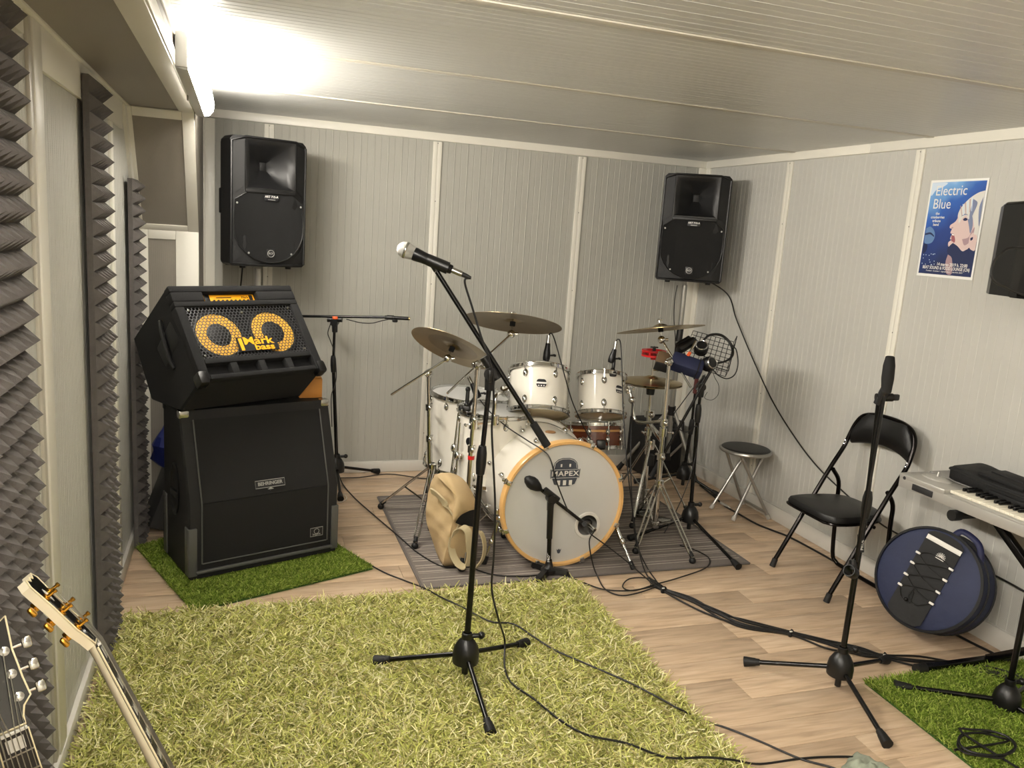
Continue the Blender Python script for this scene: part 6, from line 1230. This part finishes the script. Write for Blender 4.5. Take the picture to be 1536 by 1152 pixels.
pb = thing('blue_pouch', 'navy blue box pouch at the edge of the wire basket', 'pouch', M=frame(dep(1030, 548, dq-0.06), nb, (RT*0.9-UP*0.42))); MB().box((0, 0, 0), (0.165, 0.085, 0.07), bev=0.012).build('body', 'pouch_blue', pb); MB().box((0.058, 0, 0.002), (0.006, 0.09, 0.074), bev=0.002).build('seam', 'nylon_black', pb); MB().box((0, 0.044, 0.0), (0.15, 0.006, 0.05), bev=0.003).build('flap', 'nylon_black', pb)
bb_ = thing('brown_case', 'small brown case beside the navy pouch', 'case', M=frame(dep(994, 541, dq-0.02), nb, (RT*0.8-UP*0.3))); MB().box((0, 0, 0), (0.07, 0.085, 0.06), bev=0.012).build('body', 'brown_box', bb_); MB().box((0, -0.045, 0), (0.072, 0.012, 0.062), bev=0.005).build('base_edge', 'rubber', bb_)
c3_ = dep(1030, 518, dq+0.0); bk2 = thing('headphone_case', 'black folded headset above the navy pouch', 'headset', M=frame(c3_, nb, (RT*0.75+UP*0.66))); MB().box((0, 0, 0), (0.13, 0.045, 0.05), bev=0.018).build('body', 'headphone_black', bk2); MB().box((0.0, 0.03, 0.0), (0.10, 0.02, 0.03), bev=0.008).build('hinge', 'black_plastic', bk2)
sv = thing('silver_stick', 'short silver metal tube among the headphones', 'metal tube', c3_); q = relto(sv); q.cyl(dep(1035, 529, dq-0.05), dep(1044, 512, dq-0.03), 0.006, 0.008, 12); q.build('tube', 'silver_ring', sv); q = relto(sv); q.cyl(dep(1031, 535, dq-0.06), dep(1035, 529, dq-0.05), 0.009, n=12); q.build('tip', 'orange_plastic', sv)
# red post wrapped on the corner stand
q = relto(s2); q.cyl(above(O2, 1042, 590), above(O2, 1047, 556), 0.013, n=12); q.build('wrapped_tape', 'dark_red', s2)
# ================================================================== SMALL AMP IN THE CORNER
ab0 = ony(982, 688, 4.74); sa = thing('floor_amplifier', 'small black box amplifier on the floor behind the hi-hat', 'amplifier', M=Matrix.Translation((ab0.x, 4.76, 0)) @ Matrix.Rotation(math.radians(6), 4, 'Z'))
MB().box((0, 0, 0.19), (0.30, 0.22, 0.36), bev=0.008).build('cabinet', 'tolex_black', sa); MB().box((0, -0.112, 0.165), (0.26, 0.006, 0.27), bev=0.002).build('grille', 'grille_cloth', sa); MB().box((0, -0.112, 0.335), (0.27, 0.006, 0.04), bev=0.002).build('control_panel', 'kb_dark', sa)
for k in range(5): MB().cyl((-0.1+k*0.05, -0.113, 0.335), (-0.1+k*0.05, -0.126, 0.335), 0.008, n=10).build('knob', 'black_plastic', sa)
b = MB(); b.tube([(-0.06, 0, 0.37), (-0.05, 0, 0.39), (0.05, 0, 0.39), (0.06, 0, 0.37)], 0.008, 8, smooth=3); b.build('handle', 'rubber', sa)
for x in (-0.12, 0.12): MB().cyl((x, -0.07, 0), (x, -0.07, 0.012), 0.014, n=10).build('foot', 'rubber', sa); MB().cyl((x, 0.07, 0), (x, 0.07, 0.012), 0.014, n=10).build('foot', 'rubber', sa)
# ================================================================== CLUTTER BEHIND THE CABINET
mat('bag_blue', (30, 44, 120), 0.6); mat('grey_case', (72, 72, 72), 0.6)
gc = thing('grey_case', 'grey rectangular case leaning behind the guitar cabinet', 'case', M=Matrix.Translation((-0.33, 4.13, 0.17)) @ Matrix.Rotation(0.35, 4, 'Y') @ Matrix.Rotation(0.2, 4, 'Z')); MB().box((0, 0, 0), (0.09, 0.22, 0.30), bev=0.012).build('body', 'grey_case', gc); MB().box((0.0, 0, 0.155), (0.03, 0.1, 0.02), bev=0.006).build('handle', 'rubber', gc)
bb2 = thing('plastic_bag', 'crumpled blue bag behind the guitar cabinet', 'bag', (-0.31, 4.1, 0.33)); rs = random.Random(11); b = MB(); rings = []
for j in range(7):
    z = 0.0+j*0.035; r_ = (0.05, 0.075, 0.085, 0.08, 0.06, 0.035, 0.02)[j]; rings.append([Vector((math.cos(k*math.pi/6)*r_*rs.uniform(.75, 1.2), math.sin(k*math.pi/6)*r_*rs.uniform(.75, 1.2), z+rs.uniform(-.008, .008))) for k in range(12)])
b.loft(rings); b.build('body', 'bag_blue', bb2, smooth=25)
b = MB(); b.tube([(-.01, 0, .2), (.01, .01, .235), (.03, 0, .205)], 0.006, 6, smooth=4); b.build('knot', 'bag_blue', bb2)
# grey cloth at the edge of the frame
mat('cloth_grey', (140, 146, 130), 0.9, noise=0.35, nscale=25); cg = onz(1283, 1150, 0); ck = thing('camouflage_cloth', 'crumpled grey-green patterned cloth on the laminate floor', 'cloth', (cg.x, cg.y-0.06, 0)); b = MB(); rs = random.Random(2); N = 14; vs = []; fs = []
for i in range(N+1):
    for j in range(N+1):
        u, v = i/N-.5, j/N-.5; r_ = max(abs(u), abs(v))*2; vs.append((u*0.20+rs.uniform(-.004, .004), v*0.16+rs.uniform(-.004, .004), 0.004+max(0, 1-r_**3)*(0.022+0.012*math.sin(u*19)+0.01*math.sin(v*23+u*7))))
for i in range(N):
    for j in range(N): k = i*(N+1)+j; fs.append((k, k+1, k+N+2, k+N+1))
b.faces(vs, fs); b.faces([(-.1, -.08, 0.001), (.1, -.08, 0.001), (.1, .08, 0.001), (-.1, .08, 0.001)], [(0, 1, 2, 3)]); o = b.build('cloth', 'cloth_grey', ck, smooth=60); ck.rotation_euler = (0, 0, 0.5)
# ================================================================== GUITARS
mat('guitar_cream', (232, 222, 194), 0.22, coat=0.5); mat('guitar_black', (14, 13, 14), 0.15, coat=0.6); mat('gold', (212, 160, 62), 0.22, metal=1); mat('ebony', (26, 22, 20), 0.4); mat('pearl', (206, 204, 196), 0.25); mat('string_steel', (170, 168, 160), 0.3, metal=1); mat('binding', (226, 214, 178), 0.35); mat('neck_maple', (206, 190, 150), 0.35, coat=0.3)
def single_cut(k=1.0):
    pts = [(0.03, -0.43), (0.075, -0.395), (0.115, -0.43), (0.112, -0.50), (0.098, -0.56), (0.125, -0.66), (0.165, -0.75), (0.155, -0.83), (0.09, -0.885), (0, -0.90), (-0.09, -0.885), (-0.155, -0.83), (-0.165, -0.75), (-0.13, -0.66), (-0.105, -0.57), (-0.12, -0.49), (-0.125, -0.44), (-0.09, -0.40), (-0.05, -0.39), (-0.03, -0.40)]
    c = Vector((0, -0.66, 0)); P = catmull([Vector((x, y, 0)) for x, y in pts]+[Vector((*pts[0], 0))], 4)[:-1]; return [c+(p-c)*k for p in P]
def guitar(label, M, mbody, mhw, head_pts, mhead_face, mneck, tail_len=1.0):
    t = thing('electric_guitar', label, 'guitar', M=M)
    # local: x across, y towards the headstock, z out of the face; origin at the nut, fretboard top at z=0
    lift = lambda P, z: [(p.x, p.y) for p in P]
    b = MB(); b.prism(lift(single_cut(), 0), -0.062, -0.014); bo_ = b.build('body', mbody, t, smooth=40)
    b = MB(); b.tube([Vector((p.x, p.y, -0.014)) for p in single_cut(0.992)], 0.003, 6, closed=True); b.build('binding', 'binding', bo_)
    # neck back: half oval sections
    def sec(y, w, d):
        return [Vector((w/2*math.cos(a), y, -0.006-d*math.sin(a))) for a in [math.pi*k/10 for k in range(11)]]
    b = MB(); b.loft([sec(0.012, 0.043, 0.016), sec(-0.02, 0.043, 0.0145), sec(-0.2, 0.049, 0.017), sec(-0.38, 0.055, 0.022), sec(-0.43, 0.056, 0.026)], closed=True); b.build('neck', mneck, t, smooth=60)
    b = MB(); b.prism([(-0.0215, 0), (0.0215, 0), (0.0285, -0.46), (-0.0285, -0.46)], -0.006, 0.0); fb = b.build('fretboard', 'ebony', t, smooth=0)
    for s in (-1, 1): b = MB(); b.tube([(s*0.0217, 0, -0.003), (s*0.0287, -0.46, -0.003)], 0.0021, 6); b.build('board_binding', 'binding', fb)
    y = 0; L = 0.628
    for k in range(1, 21):
        y = -(L-L/2**(k/12)); w = 0.043+0.014*(-y/0.46); MB().box((0, y, 0.0006), (w, 0.0022, 0.0016)).build('fret', 'string_steel', fb, smooth=0)
    for k in (1, 3, 5, 7, 9, 12, 15): y0 = -(L-L/2**((k-1)/12)); y1 = -(L-L/2**(k/12)); MB().box((0, (y0+y1)/2, 0.0002), (0.026, (y0-y1)*0.62, 0.0008)).build('inlay', 'pearl', fb, smooth=0)
    for k in (3, 5, 7, 9, 12): y0 = -(L-L/2**((k-1)/12)); y1 = -(L-L/2**(k/12)); MB().sphere((-0.0225, (y0+y1)/2, -0.004), 0.0022, 8).build('side_dot', 'ebony', fb)
    MB().box((0, 0.003, 0.001), (0.043, 0.005, 0.006), bev=0.001).build('nut', 'pearl', t)
    # headstock, pitched back
    Hm = Matrix.Translation((0, 0.006, -0.004)) @ Matrix.Rotation(math.radians(-16), 4, 'X')
    b = MB(); b.prism(head_pts, -0.016, -0.001, Hm); hs = b.build('headstock', mneck, t, smooth=30)
    b = MB(); c = Vector((0, 0.09, 0)); b.prism([(c.x+(x-c.x)*0.95, c.y+(y-c.y)*0.97) for x, y in head_pts], -0.001, 0.0012, Hm); b.build('headstock_face', mhead_face, hs, smooth=30)
    b = MB(); b.tube([Hm @ Vector((x*0.975, 0.09+(y-0.09)*0.985, 0.0006)) for x, y in head_pts], 0.0016, 6, closed=True); b.build('head_binding', 'binding', hs)
    MB().prism([(-0.011, 0.008), (0.011, 0.008), (0.012, 0.02), (0.006, 0.045), (0, 0.052), (-0.006, 0.045), (-0.012, 0.02)], 0.0012, 0.003, Hm).build('truss_cover', mhead_face, hs)
    MB().prism([(0, 0.135), (0.009, 0.120), (0, 0.105), (-0.009, 0.120)], 0.0012, 0.0018, Hm).build('head_inlay', 'pearl', hs)
    posts = []
    for s in (-1, 1):
        for k in range(3):
            x, y = s*0.0235, 0.045+k*0.038; posts.append((x, y)); q = MB(); q.lathe([(0.0075, 0.001), (0.0075, 0.004), (0.0035, 0.005), (0.003, 0.016), (0.0042, 0.017), (0.0042, 0.021), (0, 0.022)], Hm @ Matrix.Translation((x, y, 0)), 14); tn = q.build('tuner', mhw, hs)
            q = MB(); q.cyl(Hm @ Vector((x, y, -0.024)), Hm @ Vector((x, y, -0.016)), 0.009, n=12); q.cyl(Hm @ Vector((x+s*0.008, y, -0.022)), Hm @ Vector((x+s*0.026, y, -0.022)), 0.003, n=8); q.box((x+s*0.034, y, -0.022), (0.015, 0.019, 0.009), M=Hm, bev=0.004); q.build('tuner_key', mhw, tn)
    for i in range(6):
        xn = -0.0175+0.007*i; xb = -0.026+0.0104*i; s = -1 if i < 3 else 1; k = (i if i < 3 else 5-i); px_, py_ = s*0.0235, 0.045+(k)*0.038
        q = MB(); q.tube([Hm @ Vector((px_-s*0.003, py_, 0.012)), Vector((xn, 0.003, 0.0048)), Vector((xb, -0.625, 0.010))], 0.0007+0.00012*(5-i), 5); q.build('string', 'string_steel', t)
    for y in (-0.50, -0.585): MB().box((0, y, -0.006), (0.07, 0.038, 0.018), bev=0.004).build('pickup', mhw, t)
    MB().box((0, -0.63, -0.003), (0.09, 0.014, 0.022), bev=0.004).build('bridge', mhw, t); MB().box((0, -0.69, -0.004), (0.09, 0.014, 0.02), bev=0.004).build('tailpiece', mhw, t)
    for x, y in ((0.10, -0.72), (0.12, -0.79), (0.06, -0.76), (0.07, -0.83)): MB().cyl((x, y, -0.014), (x, y, 0.002), 0.011, 0.009, 16).build('knob', mhw, t)
    return t
HEAD1 = [(-0.0215, 0), (0.0215, 0), (0.025, 0.02), (0.038, 0.045), (0.036, 0.10), (0.043, 0.155), (0.030, 0.168), (0.012, 0.160), (0, 0.166), (-0.012, 0.160), (-0.030, 0.168), (-0.043, 0.155), (-0.036, 0.10), (-0.038, 0.045), (-0.025, 0.02)]
HEAD2 = [(-0.022, 0), (0.022, 0), (0.0215, 0.012), (0.027, 0.028), (0.040, 0.040), (0.037, 0.07), (0.035, 0.12), (0.040, 0.175), (0.022, 0.165), (0, 0.172), (-0.022, 0.165), (-0.040, 0.175), (-0.035, 0.12), (-0.037, 0.07), (-0.040, 0.040), (-0.027, 0.028), (-0.0215, 0.012)]
# cream guitar: nut and neck read from the photo at their distance from the wall
nut = dep(150, 964, 1.38); low = above(nut, 258, 1165); ydir = (nut-low).normalized()
v_ = (CAMP-nut).normalized(); rside = RT-ydir*RT.dot(ydir); rside.normalize(); vv = v_-ydir*v_.dot(ydir); rv = ydir.cross(v_).normalized(); rv = rv if rv.dot(RT) > 0 else -rv; zdir = (rv+vv.normalized()*0.16).normalized(); xdir = ydir.cross(zdir)
G1 = Matrix.Translation(nut) @ Matrix((xdir, ydir, zdir)).transposed().to_4x4() @ Matrix.Scale(0.93, 4)
guitar('cream electric guitar with gold tuners leaning in front of the foam wall', G1, 'guitar_cream', 'gold', HEAD1, 'guitar_black', 'guitar_cream')
# black guitar with pale binding
nut2 = dep(19, 1102, 1.15); low2 = above(nut2, 43, 1180); ydir = (nut2-low2).normalized(); v_ = (CAMP-nut2).normalized(); zdir = (v_-ydir*v_.dot(ydir)+RT*0.06); zdir = (zdir-ydir*zdir.dot(ydir)).normalized(); xdir = ydir.cross(zdir)
G2 = Matrix.Translation(nut2) @ Matrix((xdir, ydir, zdir)).transposed().to_4x4() @ Matrix.Scale(0.895, 4)
guitar('black electric guitar with pale binding and chrome tuners beside the foam wall', G2, 'guitar_black', 'chrome', HEAD2, 'guitar_black', 'neck_maple')
# stands that carry them
def guitar_stand(label, G):
    bot = G @ Vector((0, -0.80, -0.07)); base = Vector((bot.x, bot.y, 0)); t = thing('guitar_stand', label, 'guitar stand', base)
    back = (G.to_3x3() @ Vector((0, 0, -1))); back.z = 0; back.normalize(); sd = Vector((-back.y, back.x, 0)); yd = G.to_3x3() @ Vector((0, 1, 0))
    hub = Vector((bot.x, bot.y, max(0.12, bot.z)))+back*0.06
    q = relto(t); q.cyl(Vector((hub.x, hub.y, 0.06)), hub+Vector((0, 0, 0.08)), 0.011, n=12); q.build('post', 'black_metal', t)
    for d in (sd*0.2-back*0.12, -sd*0.2-back*0.12, back*0.2):
        e = Vector((hub.x, hub.y, 0))+d; q = relto(t); q.tube([Vector((hub.x, hub.y, 0.14)), e+Vector((0, 0, 0.012))], 0.008, 8); lg = q.build('leg', 'black_metal', t); q = relto(t); q.sphere(e+Vector((0, 0, 0.012)), 0.013, 10); q.build('rubber_foot', 'rubber', lg)
    fc = -back
    for s in (-1, 1):
        a_ = hub+Vector((0, 0, 0.04)); e = hub+sd*s*0.10+Vector((0, 0, -0.02)); q = relto(t); q.tube([a_, e, e+fc*0.12, e+fc*0.13+Vector((0, 0, 0.03))], 0.007, 8, smooth=4); q.build('yoke', 'foam_grip', t)
guitar_stand('black tripod guitar stand under the cream guitar', G1); guitar_stand('black tripod guitar stand under the black guitar', G2)
# ================================================================== CABLES
def cable(label, pts, r=0.0034, m='cable_black', group=None, smooth=7, name='cable'):
    P = [Vector(p) for p in pts]; t = MB(); t.tube(P, r, 7, smooth=smooth); o = t.build(name, m); tag(o, label, 'cable', group); return o
def F(*pp_, z=0.0045): return [onz(x, y, z) for x, y in pp_]
RZ = 0.046
# vocal cable: off the plug, down along the stand and across the rug
V_ = [plug_end, above(OV, 697, 422), above(OV, 708, 460), above(OV, 722, 505)-FW*0.02, above(OV, 737, 550)-FW*0.035, above(OV, 741, 600)-FW*0.03, above(OV, 738, 640)-FW*0.025, above(OV, 740, 690)-FW*0.03, above(OV, 743, 760)-FW*0.03, above(OV, 741, 830)-FW*0.03, above(OV, 738, 880)-FW*0.03, above(OV, 748, 925)-FW*0.03]
V_ += [onz(757, 960, 0.10), onz(757, 1000, RZ), onz(768, 1025, RZ), onz(800, 1048, RZ), onz(840, 1080, RZ), onz(880, 1102, RZ), onz(940, 1115, RZ), onz(1000, 1136, RZ), onz(1060, 1136, 0.05), onz(1100, 1140, 0.046)] + F((1140, 1146), (1200, 1138), (1250, 1135), (1290, 1137), (1330, 1152), (1370, 1180))
cable('black microphone cable hanging from the vocal microphone onto the rug', V_, 0.0036)
cable('black cable running from the guitar cabinet across the rug to the floor', F((508, 818), (540, 838), (575, 858), (610, 872)) + [onz(636, 882, 0.03), onz(662, 896, 0.046), onz(692, 910, RZ), onz(735, 932, RZ), onz(770, 936, RZ), onz(800, 955, RZ), onz(832, 975, RZ), onz(880, 996, RZ), onz(940, 1022, RZ), onz(985, 1045, 0.052), onz(1012, 1060, 0.048), onz(1034, 1071, 0.03)] + F((1052, 1080), (1090, 1092), (1140, 1112), (1200, 1138), (1250, 1152), (1290, 1170)), 0.0034)
cable('black cable from the overhead stand over the mat to the bass drum', [above(OO, 507, 640)-FW*0.03, above(OO, 508, 690)-FW*0.05] + F((512, 722), z=0.025) + F((530, 745), (560, 772), (600, 806), z=0.012) + F((628, 830), (665, 850), (700, 850), (740, 862), (790, 864), (835, 860), (870, 872), (905, 884), (945, 886), (978, 880), z=0.0105), 0.0034)
cable('black cable drooping from the bass drum microphone', [kplug, above(OKm, 884, 812), above(OKm, 889, 845)] + F((897, 866), (908, 884), (930, 893), (955, 890), (985, 880), z=0.008), 0.0032)
cable('black cable from the bass drum microphone running to the loom', [kplug+Vector((-0.02, 0, 0)), above(OKm, 885, 800), above(OKm, 905, 815), above(OKm, 935, 838)] + F((975, 872), (992, 884), z=0.008), 0.0032)
cable('black cable from the larger rack tom microphone down behind the drums', [dep(823, 503, 4.12), dep(827, 500, 4.10), dep(832, 510, 4.05), dep(842, 545, 4.03), dep(856, 595, 4.06), dep(866, 620, 4.2), dep(878, 645, 4.35), dep(890, 668, 4.4)], 0.0032)
cable('black cable from the smaller rack tom microphone hanging to the floor', [dep(924, 512, 4.26), dep(927, 509, 4.22), dep(931, 516, 4.16), dep(933, 560, 4.1), dep(935, 620, 4.05), dep(940, 690, 4.0), dep(948, 760, 3.98), dep(957, 820, 3.96)] + F((968, 858), (982, 876), z=0.01), 0.0032)
cable('black cable hanging beside the smaller rack tom to the loom', [dep(949, 604, 4.3), dep(947, 640, 4.2), dep(946, 700, 4.1), dep(949, 770, 4.02), dep(955, 815, 3.98)] + F((970, 850), (985, 872), (992, 884), z=0.01), 0.0032)
cable('black cable from the floor tom microphone draped over the bass drum', [dep(720, 600, 4.08), dep(735, 618, 3.98), dep(760, 640, 3.9), dep(790, 660, 3.72), dep(815, 676, 3.62), dep(826, 690, 3.56), dep(834, 720, 3.56), dep(846, 752, 3.6), dep(853, 768, 3.62)], 0.0032)
# loom of cables across the laminate
spine = [(975, 872), (996, 885), (1040, 902), (1080, 922), (1120, 938), (1187, 950), (1240, 963), (1290, 977), (1327, 985), (1380, 992), (1440, 997), (1500, 1010), (1560, 1030)]
rs = random.Random(4)
for k in range(6):
    off = (k-2.5); pts = []
    for i, (x, y) in enumerate(spine):
        tied = x in (996, 1187, 1327); s = 1.2 if tied else 2.6+1.8*math.sin(i*1.7+k*2.1); pts.append(onz(x+off*0.4, y+off*s*0.9, 0.005+0.004*(k % 2)+(0.012 if 1480 < x else 0)))
    cable('black cable in the tied loom across the laminate floor', pts, 0.0042, group='cables of the tied loom', smooth=6)
for (x, y) in ((996, 885), (1187, 950), (1327, 985)):
    p = onz(x, y, 0.010); d_ = (onz(x+20, y+6, 0.010)-p).normalized(); n_ = Vector((-d_.y, d_.x, 0))
    t = thing('cable_tie', {996: 'black hook strap tying the loom near the striped mat', 1187: 'black hook strap tying the loom in the open floor', 1327: 'black hook strap tying the loom behind the tripod hub'}[x], 'cable tie', p)
    q = relto(t); q.tube([p+(n_*math.cos(a)*0.024+Vector((0, 0, math.sin(a)*0.011))) for a in [k*math.pi/8 for k in range(16)]], 0.006, 8, closed=True, flat=0.4); q.build('strap', 'felt', t); q = relto(t); q.box(p+Vector((0, 0, 0.013))-n_*0.012, (0.012, 0.006, 0.004), bev=0.001); q.build('tag', 'white_print', t)
cable('black cable looped on the floor in front of the striped mat', F((1020, 818), (1045, 826), (1064, 838), (1058, 852), (1020, 866), (985, 876), (950, 886), (934, 880), (945, 868), (975, 868), (998, 882), z=0.0105), 0.0032)
cable('black cable beside the beige bag running under the drums', F((505, 717), (540, 716), (580, 711), (610, 714), (640, 718), (665, 712), z=0.006), 0.003)
cable('white cable curled beside the guitar cabinet', F((503, 738), (516, 742), (520, 748), (512, 753), (503, 754), z=0.006), 0.0022, 'cable_white')
# along the right wall
cable('black cable slung from the corner loudspeaker down the right wall', [Vector((2.80, 4.62, 1.36))] + [onx(x, y, XR-0.02) for x, y in ((1090, 440), (1105, 480), (1130, 540), (1160, 604), (1195, 660), (1226, 700), (1262, 735), (1300, 768), (1345, 800))] + [Vector((XR-0.03, 2.35, 0.30)), Vector((XR-0.03, 1.9, 0.27))], 0.0040)
cable('black cable along the baseboard under the stool and chair', F((1050, 728), (1068, 742), (1086, 758), (1110, 772), (1135, 786), (1160, 796), (1185, 806), (1230, 830), (1275, 856), (1320, 884), (1370, 915), (1440, 955), (1500, 985), z=0.007), 0.0055)
t = thing('cable_connector', 'pale inline plug on the cable under the stool', 'connector', onz(1088, 757, 0.008)); q = relto(t); q.cyl(onz(1081, 754, 0.012), onz(1092, 760, 0.012), 0.008, n=10); q.build('body', 'plastic_grey', t); q = relto(t); q.cyl(onz(1092, 760, 0.012), onz(1095, 762, 0.012), 0.005, n=8); q.build('boot', 'cable_white', t)
# basket stand cables
cable('black headphone cable looping from the wire basket', [dep(1096, 520, dq-0.02), dep(1104, 524, dq-0.03), dep(1107, 545, dq-0.03), dep(1102, 562, dq-0.03), dep(1090, 568, dq-0.03), dep(1076, 562, dq-0.04), dep(1068, 552, dq-0.05)], 0.0032)
cable('thin black cable hanging below the wire basket', [dep(1069, 556, dq-0.06), dep(1072, 566, dq-0.06), dep(1078, 578, dq-0.06), dep(1077, 592, dq-0.06), dep(1068, 600, dq-0.05), dep(1057, 597, dq-0.04), dep(1061, 588, dq-0.04)], 0.0016)
cable('black cable wound along the boom beside the wire basket', [dep(1058, 562, dq-0.05), dep(1040, 582, dq-0.05), dep(1022, 606, dq-0.04), dep(1010, 624, dq-0.02), dep(1014, 640, dq), dep(1030, 648, dq+0.02), dep(1046, 640, dq-0.01), dep(1044, 680, dq+0.02), dep(1030, 730, dq), dep(1010, 775, dq-0.06), dep(996, 800, dq-0.1)], 0.0026)
cable('black power cable hanging under the loudspeaker above the bass amplifier', [Vector((0.02, 4.52, 1.27)), Vector((0.015, 4.56, 1.2)), Vector((0.0, 4.62, 1.0)), Vector((0.02, 4.66, 0.6)), Vector((0.05, 4.75, 0.06)), Vector((0.2, 4.82, 0.02))], 0.004)
cable('black power cable under the corner loudspeaker', [ony(1016, 428, 4.6), ony(1012, 450, 4.62), ony(1011, 480, 4.62), ony(1013, 520, 4.62), ony(1008, 600, 4.66), Vector((2.72, 4.7, 0.06)), Vector((2.6, 4.72, 0.006)), Vector((2.45, 4.70, 0.006))], 0.0032)
q_ = onz(1480, 1118, 0.04); L_ = []
for k in range(30):
    a = k*0.5; L_.append(q_+Vector((math.cos(a)*(0.085+0.004*k % 0.03), math.sin(a)*(0.055+0.003*(k % 5)), 0.0004*k)))
L_ = [onz(1432, 1125, 0.034)]+L_+[onz(1540, 1160, 0.03)]
cable('black cable coiled on the grass green rug under the keyboard stand', L_, 0.0038, smooth=4)
cable('black cable drooping along the level boom', [above(OO, 520, 479)-FW*0.01, above(OO, 540, 484)-FW*0.012, above(OO, 558, 485)-FW*0.012, above(OO, 575, 481)-FW*0.012, above(OO, 590, 478)-FW*0.01], 0.0028)
cable('black cable wound down the overhead stand', [above(OO, 497, 486)-FW*0.02, above(OO, 493, 500)-FW*0.02, above(OO, 497, 512)-FW*0.02, above(OO, 503, 530)-FW*0.025, above(OO, 506, 562)-FW*0.025, above(OO, 503, 580)-FW*0.025, above(OO, 498, 596)-FW*0.02, above(OO, 499, 640)-FW*0.02], 0.0028)
